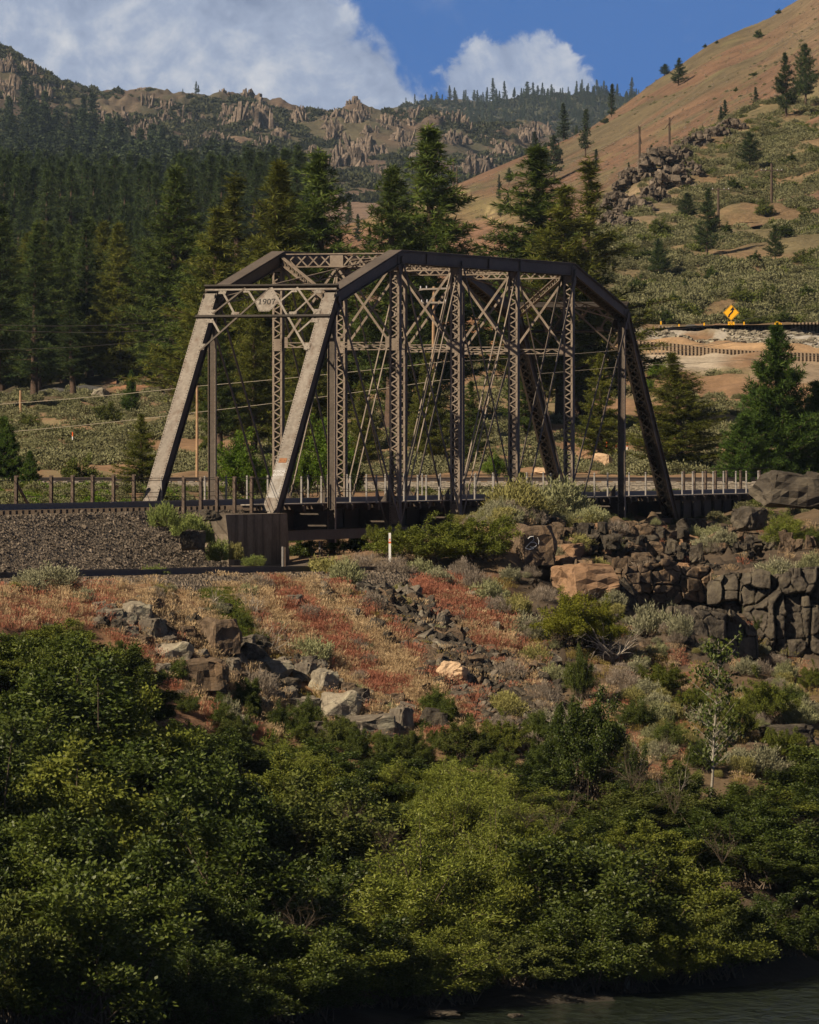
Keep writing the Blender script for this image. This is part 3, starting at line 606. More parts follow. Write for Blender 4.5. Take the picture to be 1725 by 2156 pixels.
# portal frames
def portal(x0, x1, front):
    """sway bracing in the sloping plane of the end posts"""
    d = Vector((x1-x0, 0, H1)).normalized()      # up along the end post
    a = Vector((x1, 0, H1)); n = Vector((-d.z, 0, d.x)) if front else Vector((d.z, 0, -d.x))
    sc_ = 1/d.z
    def Q(s, q, h=.30): return a+Vector((0, W*(1-s), 0))-d*((q-.28)*sc_)+n*h
    root = MB()
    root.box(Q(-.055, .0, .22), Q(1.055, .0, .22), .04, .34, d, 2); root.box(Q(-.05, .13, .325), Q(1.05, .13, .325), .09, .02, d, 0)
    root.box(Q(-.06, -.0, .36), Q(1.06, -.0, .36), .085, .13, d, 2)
    root.box(Q(-.062, 1.29, .355), Q(1.062, 1.29, .355), .105, .09, d, 2)  # both struts near black: the shading of their faces put into the colour
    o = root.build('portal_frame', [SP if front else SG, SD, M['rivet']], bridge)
    dirs = ((.097, .18, .255, 1.16, 0), (.309, .15, .396, .64, 0), (.284, .06, .07, 1.16, 1), (.497, .06, .054, 2.72, 1), (.075, 1.36, .17, 1.93, 0))
    lt = MB()
    for sa, qa, sb, qb, k in dirs:
        for m in (0, 1):
            f = (lambda s: 1-s) if m else (lambda s: s)
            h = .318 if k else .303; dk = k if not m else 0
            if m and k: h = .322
            lt.box(Q(f(sa), qa, h), Q(f(sb), qb, h), .085, .014+.03*k, d, 1 if dk else 0)  # bars angled away from the sun take dark steel, shade painted as colour
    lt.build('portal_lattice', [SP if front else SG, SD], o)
    for s, q, w_, hh in ((.1, .2, .34, .2), (.3, .17, .26, .16), (.7, .17, .26, .16), (.9, .2, .34, .2), (.06, 1.1, .3, .24), (.26, 1.18, .34, .2), (.74, 1.18, .34, .2), (.94, 1.1, .3, .24), (.06, 2.55, .26, .26), (.94, 2.55, .26, .26), (.06, 1.45, .34, .16), (.94, 1.45, .34, .16)):
        gp = MB(); gp.box(Q(s, q-hh/2, .3115), Q(s, q+hh/2, .3115), w_, .012, (0, 1, 0), 0)
        for e in (-1, 0, 1): gp.stud(Q(s+e*w_/2.6/W, q, .318), n, .022, .014, 1)
        gp.build('portal_gusset', [SP if front else SG, M['rivet'] if front else SD], o)
    if front:
        pl = MB(); pl.poly([Q(.5, .1, .335), Q(.402, .69, .335), Q(.455, 1.08, .335), Q(.545, 1.08, .335), Q(.598, .69, .335)], n, .014, 0)
        for (s0, q0), (s1, q1) in (((.5, .16), (.412, .69)), ((.5, .16), (.588, .69)), ((.412, .72), (.458, 1.05)), ((.588, .72), (.542, 1.05)), ((.462, 1.05), (.538, 1.05))):
            for i in range(7): pl.stud(Q(s0+(s1-s0)*i/6, q0+(q1-q0)*i/6, .349), n, .02, .014, 1)
        po = pl.build('date_plate', [SP, M['rivet']], o)
        dg_ = MB(); fm = frame_m(Q(.5, .67, .3505), (0, -1, 0), d-Vector((0, -1, 0))*.17) @ Matrix.Diagonal((.84, .92, 1, 1))
        el = lambda cx, cy, a, b_, n_, t0=0., t1=6.2832: [(cx+a*math.cos(t0+(t1-t0)*i/n_), cy+b_*math.sin(t0+(t1-t0)*i/n_)) for i in range(n_+1)]
        strokes = [([(-.36, -.14), (-.36, .15)], .055), ([(-.43, .085), (-.355, .145)], .035), ([(-.43, -.14), (-.29, -.14)], .03), (el(-.12, .06, .075, .082, 12), .045), ([(-.045, .06), (-.055, -.04), (-.10, -.12), (-.17, -.14)], .045),
                   (el(.115, .0, .082, .145, 14), .045), ([(.26, .145), (.44, .145)], .045), ([(.27, .15), (.27, .095)], .03), ([(.435, .14), (.36, .0), (.335, -.15)], .05)]
        for pts_, w_ in strokes:
            for k_, ((xa, ya), (xb, yb)) in enumerate(zip(pts_[:-1], pts_[1:])):
                ex = Vector((xb-xa, yb-ya, 0)).normalized()*.012
                dg_.box(fm @ (Vector((xa, ya, .0005*(k_ % 3)))-ex), fm @ (Vector((xb, yb, .0005*(k_ % 3)))+ex), w_, .006, (Vector(fm.col[2][:3])).cross(fm.to_3x3() @ Vector((xb-xa, yb-ya, 0))), 0)
        dg_.build('date_numerals', M['ink'], po)
portal(0, p, True); portal(7*p, 6*p, False)
# top struts, sway frames, laterals
def beam_lat(mb, a, b, dep, bars_n, dbl=False, th=.05):
    a = Vector(a); b = Vector(b); up = Vector((0, 0, 1))
    mb.box(a+up*dep/2, b+up*dep/2, .16, th, up.cross(b-a), 0); mb.box(a-up*dep/2, b-up*dep/2, .16, th, up.cross(b-a), 0)
    for i in range(bars_n):
        q0 = a+(b-a)*(i/bars_n); q1 = a+(b-a)*((i+1)/bars_n); s = 1 if i % 2 else -1
        mb.box(q0+up*(s*dep/2), q1-up*(s*dep/2), .012, .06, (b-a).cross(up), 0)
        if dbl: mb.box(q0-up*(s*dep/2), q1+up*(s*dep/2), .016, .06, (b-a).cross(up), 0, (.02, 0, 0))
for t in (2, 3, 4, 5):
    x = t*p; mb = MB()
    beam_lat(mb, (x, .25, H2-.12), (x, W-.25, H2-.12), .55, 9, True)
    mb.box((x-.03, W/2-.3, H2-.12), (x-.03, W/2+.3, H2-.12), .02, .5, (1, 0, 0), 0)
    o = mb.build('top_strut', SG, bridge)
    sw = MB(); z0, z1 = 8.1, H2-.42
    for a, b in ((.22, W/2), (W/2, W-.22)):
        for k, (q, r) in enumerate(((z0, z1), (z1, z0))):
            sw.box((x+.03*k-.02, a, q), (x+.03*k-.02, b, r), .014, .10, (1, 0, 0), 0); sw.box((x+.03*k+.03, a, q), (x+.03*k+.03, b, r), .06, .014, (1, 0, 0), 0)
    for dz in (-.1, .1): sw.box((x, .2, 8.05+dz), (x, W-.2, 8.05+dz), .12, .035, (1, 0, 0), 0)
    for i in range(9): sw.box((x-.02, .3+i*.53, 7.95+(.2 if i % 2 else 0)), (x-.02, .83+i*.53, 8.15-(.2 if i % 2 else 0)), .012, .05, (1, 0, 0), 0)
    for yy in (.3, W/2, W-.3): sw.box((x-.045, yy, 7.95), (x-.045, yy, 8.4), .3 if yy != W/2 else .36, .012, (0, 1, 0), 0)
    sw.build('sway_frame', SG, bridge)
for i in range(1, 6):
    za, zb = top(i), top(i+1)
    for k in (0, 1):
        mb = MB(); ya, yb = (W-.2, .2) if k else (.2, W-.2)
        beam_lat(mb, (i*p+.2, ya, za-.1-.03*k), ((i+1)*p-.2, yb, zb-.1-.03*k), .30, 24, False, .035)
        mb.build('top_lateral', SG, bridge)
# floor
for t in range(8):
    x = t*p; mb = MB(); g = .1 if t in (0, 7) else 0
    mb.box((x, -.1, .55), (x, W+.1, .55), .02, .95, (1, 0, 0), 0); mb.box((x, -.12, 1.03), (x, W+.12, 1.03), .3, .025, (1, 0, 0), 0); mb.box((x, -.12, .07), (x, W+.12, .07), .3, .025, (1, 0, 0), 0)
    if 0 < t < 7: 
        for s, yy in ((1, .3), (-1, W-.3)): mb.poly([(x-.03, yy, 1.04), (x-.03, yy+s*.55, 1.04), (x-.03, yy, 1.9)], (1, 0, 0), .012, 0)
    mb.build('floor_beam', SD, bridge)
for y in (W/2-1, W/2+1):
    mb = MB(); mb.box((-.5, y, .62), (7*p+.5, y, .62), .02, .84, (0, 1, 0), 0)
    for z in (.21, 1.03): mb.box((-.5, y, z), (7*p+.5, y, z), .28, .022, (0, 1, 0), 0)
    for i in range(29): mb.box((i*p/4, y, .22), (i*p/4, y, 1.02), .22, .02, (0, 1, 0), 0)
    mb.build('stringer', SD, bridge)
YW = .52
mb = MB()
for i in range(105): mb.aabb((-.3+i*.512, .75 if i % 5 else .28, 1.06), (-.3+i*.512+.22, W-.75 if i % 5 else W-.28, 1.27))
mb.build('tie_deck', M['tie'], bridge)
for y0, y1 in ((.30, .92), (W-.92, W-.3)):
    mb = MB()
    for i in range(3): mb.aabb((-.4, y0+i*.21, 1.275), (7*p+.3, y0+i*.21+.19, 1.318))
    mb.build('walkway', M['plank'], bridge)
def railing_post(x, y, parent, mat=None, z0=1.1, h=1.12):
    mb = MB(); mb.box((x, y-.025, z0), (x, y-.025, z0+.22+h), .012, .06, (0, 1, 0), 0); mb.box((x-.024, y+.006, z0), (x-.024, y+.006, z0+.22+h), .06, .012, (0, 1, 0), 0)
    mb.poly([(x-.09, y-.12, z0-.12), (x+.13, y-.12, z0-.12), (x+.13, y-.12, z0+.15), (x-.09, y-.12, z0+.15)], (0, 1, 0), .2, 1)
    mb.build('railing_post', [mat or M['galv'], M['tie']], parent)
xs = [locB(u, YW-.2) for u in (635, 677, 700, 738, 772, 793, 819, 851, 880, 898, 925, 958, 1000, 1040, 1080, 1120, 1160, 1200, 1252, 1280, 1325, 1360, 1395)]
for x in xs: railing_post(x, YW-.2, bridge)
for i in range(22): railing_post(1.2+i*2.38, W-.32, bridge)
for y in (YW-.2, W-.32):
    for z in (1.8, 2.38):
        mb = MB(); mb.tube([(-1, y, z), (13, y, z-.03), (26, y, z), (40, y, z-.03), (7*p+.5, y, z)], .011, 5, 0); mb.build('railing_cable', M['wire'], bridge)
# ---- upper railway track (runs across the bridge)
def rail_profile(mb, pts, mi=0):
    for (w, h, z) in ((.15, .03, .015), (.02, .12, .09), (.078, .055, .1775)):
        for a, b in zip(pts[:-1], pts[1:]): mb.box(Vector(a)+Vector((0, 0, z)), Vector(b)+Vector((0, 0, z)), w, h, Vector((b[0]-a[0], b[1]-a[1], 0)).cross(Vector((0, 0, 1))), mi)
ZR = 1.275
trk = empty('railway_track', BO, 'upper track on the dark ballast embankment, running onto the bridge', 'railway track', 'railway tracks', rz=R(TH))
for y in (W/2-.7175, W/2+.7175):
    mb = MB(); rail_profile(mb, [(-60, y, ZR), (-30, y, ZR), (0, y, ZR), (7*p, y, ZR), (7*p+32, y, ZR)]); mb.build('rail', M['rail'], trk)
for y in (W/2-.32, W/2+.32):
    mb = MB(); rail_profile(mb, [(-9, y, ZR), (7*p+20, y, ZR)]); mb.build('guard_rail', M['rail'], trk)
for i in range(95):
    mb = MB(); mb.aabb((-1.0-i*.6, W/2-1.3, 1.04), (-1.0-i*.6+.23, W/2+1.3, 1.262)); mb.build('sleeper', M['tie'], trk) if i == 0 else None
    if i == 0: slp = trk.children[-1]
    else:
        o = slp.copy(); COL.objects.link(o); o.parent = trk; o.location = (-i*.6, 0, 0)
bed = MB()
xs_ = np.linspace(-70, -.2, 120); prof = [(W/2+1.9, .98), (W/2+1.5, 1.16), (W/2-1.55, 1.16), (W/2-2.1, .95)]
ny = 34
vs = []; fs = []
for i, x in enumerate(xs_):
    w_ = B(x, 0, 0)
    for j in range(ny+1):
        t = j/ny
        if j == 0: y, z = W/2+4.2, -.9
        elif j == 1: y, z = W/2+1.9, 1.0
        elif j == 2: y, z = W/2-1.9, 1.10
        else:
            tt = (j-2)/(ny-2); y = W/2-1.9-tt*4.6; z = 1.10-tt*3.1
        if j > 2: z = min(z, max(1.1-.62*(x+12.3)-.06*(W/2-y), -2.4))      # the slope falls away before the abutment
        nzv = (fbm(x*1.3, y*1.9, 3, 5)-.5)*.22 if j > 1 else 0
        vs.append(B(x, y, z+nzv))
for i in range(len(xs_)-1):
    for j in range(ny): a = i*(ny+1)+j; fs.append((a, a+1, a+ny+2, a+ny+1))
me = mesh_np('track_bed', np.array(vs), [np.array(fs)], [M['ballast']], smooth=True); tag(link('track_bed', me), kind='structure')
# ---- right approach trestle
tr = empty('approach_trestle', BO, 'dark timber approach trestle with graffiti on its boarded side, right end of the bridge', 'trestle', rz=R(TH))
x0, x1 = 7*p+.7, 7*p+17
mb = MB(); mb.aabb((x0, .9, .05), (x1, W-.9, 1.05)); mb.build('deck_girder', SD, tr)
mb = MB()
for i in range(30): mb.aabb((x0+i*.55, .5, 1.055), (x0+i*.55+.22, W-.5, 1.27))
mb.build('tie_deck', M['tie'], tr)
mb = MB()
for i in range(3): mb.aabb((x0-.3, .30+i*.21, 1.276), (x1, .30+i*.21+.19, 1.319))
mb.build('walkway', M['plank'], tr)
for i in range(10):
    mb = MB(); xx = x0+.3+i*1.62; mb.aabb((xx, .83, -2.6), (xx+1.5, .93, .06)); mb.aabb((xx+1.46, .78, -2.6), (xx+1.6, .95, 1.0)); pn = mb.build('side_panel', surf('tarred_board', [(.02, .016, .013), (.045, .037, .03), (.07, .058, .048)], 1.5, .9, .2, .02) if i == 0 else M['tar'], tr)
    if i == 0: M['tar'] = pn.data.materials[0]
    if i < 6:
        g = MB(); r_ = random.Random(i)
        for k in range(3):
            pts = [(xx+.2+k*.4+r_.uniform(-.1, .1), .822, -.25-q*.28+r_.uniform(-.08, .08)) for q in range(6)]
            pts = [(a+.16*math.sin(q*2.2+k), b_, c) for q, (a, b_, c) in enumerate(pts)]
            g.tube(pts, .022, 4, 0)
        g.build('graffiti', M[['graf_grey', 'graf_grey', 'graf_yellow', 'graf_white', 'graf_grey', 'graf_grey'][i]], pn)
for u in (1437, 1459, 1480, 1502, 1524, 1550, 1572, 1597): railing_post(locB(u, YW-.2), YW-.2, tr, M['galv'])
for z in (1.8, 2.38):
    mb = MB(); mb.tube([(x0-1, YW-.2, z), (x1, YW-.2, z-.02)], .011, 5, 0); mb.build('railing_cable', M['wire'], tr)
# ---- concrete abutment
ab = empty('bridge_abutment', BO, 'stained brown concrete abutment under the left end of the bridge', 'abutment', rz=R(TH))
yA = -1.2
def slab(name, prof, y0, y1, mat, par):
    mb = MB(); mb.poly([(a, y0, z) for a, z in prof], (0, 1, 0), y1-y0, 0); return mb.build(name, mat, par)
slab('wing_wall', [(-7.25, .97), (-7.0, .2), (-6.85, -1.7), (-.2, -1.7), (-.56, .97)], yA, yA+.7, M['concrete'], ab)
slab('wing_wall', [(-7.0, .97), (-6.85, -1.7), (-.2, -1.7), (-.56, .97)], W+.6, W+1.2, M['concrete'], ab)
mb = MB(); mb.aabb((-1.4, yA+.701, -1.7), (1.1, W+.599, -.45)); mb.build('bridge_seat', M['concrete'], ab)
mb = MB(); mb.aabb((-2.0, yA+.702, -1.6), (-1.41, W+.598, .9)); mb.build('back_wall', M['concrete'], ab)
mb = MB(); mb.aabb((-7.2, yA+.703, -1.5), (-2.01, W+.597, .985)); mb.build('gravel_fill', M['ballast'], ab)
ab2 = empty('bridge_pier', BO, 'dark concrete pier under the right end of the bridge', 'pier', rz=R(TH))
mb = MB(); mb.aabb((7*p-.9, -.9, -3), (7*p+.65, W+.9, -.44)); mb.build('pier_cap', M['concrete'], ab2)
# ---- cable fences beside the upper track, left of the bridge
def fence(name, label, pts_u, y, z0, h, w, brace=None, cables=(.95, 1.6)):
    e = empty(name, BO, label, 'fence', 'cable fences beside the upper track', rz=R(TH)); X = [locB(u, y) for u in pts_u]
    for x in X:
        mb = MB(); mb.box((x-.055, y, z0), (x-.055, y, z0+h), .11, .045, (0, 1, 0), 0); mb.box((x+.055, y, z0), (x+.055, y, z0+h), .12, .04, (0, 1, 0), 0); mb.box((x, y+.03, z0), (x, y+.03, z0+h), .03, .12, (0, 1, 0), 0)
        mb.build('fence_post', M['postbrown'], e)
    if brace is not None:
        mb = MB(); xb = X[brace]; mb.box((xb+.1, y+.05, z0+h*.85), (xb+2.3, y+.05, z0-.1), .09, .09, (0, 1, 0), 0); mb.build('brace', M['postbrown'], e)
    for c in cables:
        mb = MB(); mb.tube([(X[0]-6, y+.06, z0+c)]+[(x, y+.06, z0+c-.01*(i % 2)) for i, x in enumerate(X)]+[(X[-1]+3, y+.06, z0+c)], .012, 5, 0); mb.build('cable', M['wire'], e)
fence('cable_fence', 'rusty twin-post cable fence along the far side of the track, left of the bridge', (-40, 34, 108, 153, 195, 239, 282), W+.6, .75, 1.78, .1, 1)
fence('cable_fence', 'dark post and cable fence along the near side of the track, just before the bridge', (387, 423, 457, 494, 530), .35, .75, 1.72, .1)
fence('cable_fence', 'rusty post fence on the far side of the track, right of the bridge', (1440, 1462, 1486, 1507, 1530, 1560, 1600), W+.5, .9, 1.5, .1)
# ---- lower track
tl0 = P(0, 1207.5, 245.); tl1 = P(618, 1195, 257.5); dv = (tl1-tl0)/np.linalg.norm(tl1-tl0); TL = math.degrees(math.atan2(dv[1], dv[0])); ll = np.linalg.norm(tl1-tl0)
lt = empty('railway_track', tl0, 'lower siding rails at the foot of the ballast slope, in front of the abutment', 'railway track', 'railway tracks', rz=R(TL))
zr = -.17
for y in (0, 1.435):
    mb = MB(); rail_profile(mb, [(-30, y, zr-.0), (0, y, zr), (ll+.2, y, zr), (ll+9, y, zr-.15)]); mb.build('rail', M['rail'], lt)
mb = MB(); mb.aabb((-.1, -.55, zr-.2), (.13, 2.0, zr-.005)); slp = mb.build('sleeper', M['tie'], lt)
for i in range(-30, 36):
    if i: o = slp.copy(); COL.objects.link(o); o.parent = lt; o.location = (i*.6, 0, 0)
def striplane(name, org, ang, x0, x1, prof, mat, amp=.06, n=110, sd=3):
    vs = []; fs = []; c, s = math.cos(R(ang)), math.sin(R(ang)); k = len(prof)
    for i in range(n):
        x = x0+(x1-x0)*i/(n-1)
        for (y, z) in prof:
            q = (fbm(x*1.7, y*2.3, 3, sd)-.5)*2*amp
            vs.append((org[0]+c*x-s*y, org[1]+s*x+c*y, org[2]+z+q))
    for i in range(n-1):
        for j in range(k-1): a = i*k+j; fs.append((a, a+k, a+k+1, a+1))
    me = mesh_np(name, np.array(vs), [np.array(fs)], [mat], smooth=True); return tag(link(name, me), kind='structure')
striplane('siding_bed', tl0, TL, -32, 24, [(-1.7, -.75)]+[(-1.2+.25*i, -.235) for i in range(15)]+[(2.9, -.5)], M['ballast'], .045)
# ---- main line beyond the bridge
mt = empty('railway_track', (0, 365, ZC-(1013-HV)/F*365), 'distant main line track on pale gravel, seen through the bridge', 'railway track', 'railway tracks')
for y in (0, 1.435):
    mb = MB(); rail_profile(mb, [(-60, y, 0), (60, y, 0)]); mb.build('rail', M['rail'], mt)
mb = MB(); mb.aabb((-.12, -.55, -.2), (.12, 2.0, -.004)); slp = mb.build('sleeper', M['plank'], mt)
for i in range(-49, 50):
    if i: o = slp.copy(); COL.objects.link(o); o.parent = mt; o.location = (i*.62, 0, 0)
striplane('main_line_bed', mt.location, 0, -70, 70, [(-7, -1.0), (-4.0, -.62), (-1.4, -.1)]+[(-1.0+.3*i, -.06) for i in range(12)]+[(4.5, -.6)], M['ballast_pale'], .05, 260)
# ================================================================ PLANTS
def unit(v): return v/np.maximum(np.linalg.norm(v, axis=-1, keepdims=True), 1e-9)
def blades(c, d, ln, wd, rg, flat=False):
    """lens-shaped quads from points c along d"""
    n = len(c); sd = unit(np.cross(d, unit(rg.normal(size=(n, 3))))); ln = np.broadcast_to(ln, n)[:, None]; wd = np.broadcast_to(wd, n)[:, None]
    v = np.stack([c, c+d*ln*.5+sd*wd*.5, c+d*ln, c+d*ln*.5-sd*wd*.5], 1).reshape(-1, 3)
    return v, np.arange(4*n).reshape(n, 4)
class Acc:
    def __init__(s): s.v = []; s.f = []; s.n = 0
    def add(s, v, f): s.v.append(v); s.f.append(np.asarray(f)+s.n); s.n += len(v)
    def mesh(s, name, mat): return mesh_np(name, np.concatenate(s.v), s.f, [mat])
def tubes(acc, P0, P1, r0, r1, k=3):
    """many straight tapered limbs at once"""
    n = len(P0); d = unit(P1-P0); a = np.where(np.abs(d[:, 2:3]) < .9, np.array([[0, 0, 1.]]), np.array([[1., 0, 0]])); x = unit(np.cross(d, a)); y = np.cross(d, x)
    r0 = np.broadcast_to(r0, n)[:, None]; r1 = np.broadcast_to(r1, n)[:, None]; vs = []
    for j in range(k):
        t = 2*math.pi*j/k; vs.append(P0+(x*math.cos(t)+y*math.sin(t))*r0)
    for j in range(k):
        t = 2*math.pi*j/k; vs.append(P1+(x*math.cos(t)+y*math.sin(t))*r1)
    v = np.stack(vs, 1).reshape(-1, 3); b = np.arange(n)[:, None]*2*k
    f = np.concatenate([b+np.array([[j, (j+1) % k, k+(j+1) % k, k+j]]) for j in range(k)])
    acc.add(v, f)
def pine(name, H, cb, Rm, seed, nl=34, nb=4, tuft=.5, nn_=9, shape=.8, droop=.15, sparse=0, mat='pine', k=6, fat=.075, lean=0):
    """tapered trunk with whorls of limbs, each carrying needle tufts"""
    nl = int(nl*1.35); nb += 1
    if mat != 'pine_far': nn_ = int(nn_*2); fat *= .52
    rg = np.random.default_rng(seed); tr = Acc(); cr_ = Acc()
    zs = np.linspace(0, H*.985, 9); off = np.cumsum(rg.normal(0, .004*H, (9, 2)), 0)*np.linspace(0, 1, 9)[:, None]; off[:, 0] += lean*H*np.linspace(0, 1, 9)**1.5
    pts = np.column_stack([off, zs]); rr = .017*H*(1-np.linspace(0, 1, 9))**.85+.02
    for i in range(8): tubes(tr, pts[i:i+1], pts[i+1:i+2], rr[i], rr[i+1], k)
    def axis(z): return np.column_stack([np.interp(z, zs, pts[:, 0]), np.interp(z, zs, pts[:, 1]), z])
    C = []; D = []; B0 = []; B1 = []; BR = []
    lob = rg.uniform(.72, 1.15, 12)
    for lv in range(nl):
        t = (lv+rg.uniform(0, .8))/nl; z0 = (cb+(1-cb)*t*.985)*H
        for b in range(nb):
            if rg.random() < sparse: continue
            az = rg.uniform(0, 2*math.pi); f = (1-t)**shape*(.5+.5*min(1, t/.16))*lob[int(az/6.2832*12) % 12]
            f *= rg.uniform(.55, 1.15) if rg.random() > .1 else rg.uniform(1.1, 1.4)
            ln = max(Rm*f, .25); el = -droop+(.1+.9*t)*.65+rg.normal(0, .1)
            d0 = np.array([math.cos(az)*math.cos(el), math.sin(az)*math.cos(el), math.sin(el)])
            a = axis(np.array([z0]))[0]; m = a+d0*ln*.55; e = m+unit(d0+np.array([0, 0, .12+.25*(1-t)]))*ln*.45
            B0 += [a, m]; B1 += [m, e]; r = .012*ln+.008; BR += [r*1.5, r]
            q = max(2, int(ln/(tuft*.62)))
            for s in np.linspace(.30 if t < .7 else .12, 1.0, q):
                c = a+(m-a)*min(s/.55, 1) if s < .55 else m+(e-m)*((s-.55)/.45)
                for _ in range(2 if s < .92 else 1):
                    sd = np.array([-d0[1], d0[0], 0])*rg.normal(0, .26*ln*(1.15-s))+np.array([0, 0, rg.normal(.03, .06*ln**.5)])
                    C.append(c+sd); D.append(unit(d0*.8+sd*.5+np.array([0, 0, .35])))
    for s in np.linspace(.94, 1.0, 4): C.append(axis(np.array([H*s]))[0]); D.append(np.array([0, 0, 1.]))
    tubes(tr, np.array(B0), np.array(B1), np.array(BR), np.array(BR)*.55, 3)
    C = np.repeat(np.array(C), nn_, 0); D = np.repeat(np.array(D), nn_, 0)
    d = unit(D*.55+rg.normal(size=C.shape)*.62); ln = tuft*rg.uniform(.65, 1.15, len(C))
    v, f = blades(C-d*ln[:, None]*.12, d, ln, fat*rg.uniform(.8, 1.5, len(C)), rg); cr_.add(v, f)
    return tr.mesh(name+'_trunk', M['bark']), cr_.mesh(name+'_crown', M[mat])
def shrub(name, seed, Rx=1.6, H=3.2, shoots=110, leaves=150, leaf=(.11, .06), mat='leaf_green', up=.75, twigs='twig', base=.35, clump=.16, side=9, hang=0, tipw=.75):
    """many-stemmed bush: leafy shoots fan out from the base"""
    rg = np.random.default_rng(seed); st = Acc(); lf = Acc(); C = []; D = []
    lo = rg.uniform(.62, 1.12, (9, 5))
    for i in range(shoots):
        az = rg.uniform(0, 6.2832); pol = rg.random()**.6*1.35
        rad = lo[int(az/6.2832*9) % 9, min(4, int(pol/1.35*5))]*rg.uniform(.8, 1.08)
        tip = np.array([math.cos(az)*math.sin(pol)*Rx, math.sin(az)*math.sin(pol)*Rx, max(.08, math.cos(pol))*H*.98+.06*H])*rad
        b = np.array([rg.normal(0, .2*Rx), rg.normal(0, .2*Rx), 0]); mid = b*.4+tip*.5+np.array([0, 0, .12*H*up])
        pts = np.array([b, b*.6+mid*.45+np.array([0, 0, .05]), mid, tip*.55+mid*.45+np.array([0, 0, .05*H]), tip])
        r = .006*H*np.array([1.2, 1, .75, .5, .2]); tubes(st, pts[:-1], pts[1:], r[:-1], r[1:], 3)
        ts = base+(1-base)*rg.random(leaves)**tipw; seg = np.clip((ts*4).astype(int), 0, 3); ft = ts*4-seg
        c = pts[seg]*(1-ft[:, None])+pts[seg+1]*ft[:, None]
        # leaves ride short side twigs
        ks = rg.integers(0, side, leaves); tw = unit(rg.normal(size=(side, 3))+np.array([0, 0, .35-hang])+unit(tip)*.5)[ks]
        ext = rg.random(leaves)[:, None]*clump*H*.9*(1.15-.5*ts[:, None])
        c = c+tw*ext+rg.normal(0, .02*H, (leaves, 3)); ok = c[:, 2] > .03
        C.append(c[ok]); D.append(unit(tw+rg.normal(0, .6, (leaves, 3))+np.array([0, 0, .1-hang]))[ok])
    C = np.concatenate(C); D = np.concatenate(D)
    v, f = blades(C, D, leaf[0]*rg.uniform(.7, 1.25, len(C)), leaf[1]*rg.uniform(.75, 1.2, len(C)), rg); lf.add(v, f)
    return st.mesh(name+'_stems', M[twigs]), lf.mesh(name+'_foliage', M[mat])
def sage(name, seed, mat, n=900, R_=.9, H=.95, leaf=(.17, .03), dry=False):
    """rounded sagebrush: woody base, dense upright leafy sprigs"""
    rg = np.random.default_rng(seed); st = Acc(); lf = Acc()
    lo = rg.uniform(.7, 1.15, (8, 4)); az = rg.uniform(0, 6.2832, n); pol = rg.random(n)**.55*1.5
    rad = lo[(az/6.2832*8).astype(int) % 8, np.clip((pol/1.5*4).astype(int), 0, 3)]*rg.uniform(.72, 1.04, n)
    tip = np.column_stack([np.cos(az)*np.sin(pol)*R_, np.sin(az)*np.sin(pol)*R_, np.cos(pol)*H*.92+.05])*rad[:, None]; tip[:, 2] = np.abs(tip[:, 2])+.03
    m = min(n, 70); b = np.column_stack([rg.normal(0, .1*R_, m), rg.normal(0, .1*R_, m), np.zeros(m)])
    md = tip[:m]*.5+np.array([0, 0, -.02]); md[:, 2] = np.maximum(md[:, 2], .03)
    tubes(st, b, md, .02, .012); tubes(st, md, tip[:m], .012, .005)
    up = unit(unit(tip)*.7+np.array([0, 0, .9])+rg.normal(0, .15, (n, 3)))
    q = 7
    C = np.repeat(tip, q, 0)+np.repeat(up, q, 0)*np.tile(np.linspace(-.22, .06, q), n)[:, None]*H+rg.normal(0, .012, (n*q, 3)); D = unit(np.repeat(up, q, 0)+rg.normal(0, .45, (n*q, 3)))
    C[:, 2] = np.maximum(C[:, 2], .02)
    v, f = blades(C, D, leaf[0]*rg.uniform(.6, 1.2, n*q), leaf[1]*rg.uniform(.7, 1.3, n*q), rg); lf.add(v, f)
    return st.mesh(name+'_stems', M['twig']), lf.mesh(name+'_foliage', M[mat])
def grass(name, seed, mat, n=60, h=.42, r=.22, w=.016, lean=.5):
    rg = np.random.default_rng(seed); a = Acc()
    az = rg.uniform(0, 6.28, n); rr = r*np.sqrt(rg.random(n)); c = np.column_stack([np.cos(az)*rr, np.sin(az)*rr, np.full(n, -.02)])
    d = unit(np.column_stack([np.cos(az)*rr/r*lean, np.sin(az)*rr/r*lean, np.ones(n)])+rg.normal(0, .2, (n, 3)))
    v, f = blades(c, d, h*rg.uniform(.5, 1.1, n), w*rg.uniform(.7, 1.4, n), rg); a.add(v, f)
    # nodding seed heads
    t = c+d*h*.8; v, f = blades(t, unit(d+rg.normal(0, .45, (n, 3))), .10, .016, rg); a.add(v, f)
    return a.mesh(name, M[mat])
def dead(name, seed, H=1.2, n=16, spread=1.0, mat='twig_dead', thick=1.):
    rg = np.random.default_rng(seed); a = Acc()
    def grow(p, d, ln, r, lv):
        for _ in range(3):
            q = p+d*ln/3; tubes(a, p[None], q[None], r, r*.8); p = q; r *= .8; d = unit(d+rg.normal(0, .22, 3)+np.array([0, 0, -.05]))
            if lv < 3:
                for _ in range(2 if lv < 2 else 1):
                    if rg.random() < .8: grow(p, unit(d+rg.normal(0, .7, 3)), ln*.55, r*.6, lv+1)
    for i in range(n):
        az = rg.uniform(0, 6.28); grow(np.zeros(3), unit(np.array([math.cos(az)*spread, math.sin(az)*spread, .8+rg.random()*.5])), H*rg.uniform(.5, .8), .016*thick*H**.5, 1)
    return a.mesh(name, M[mat])
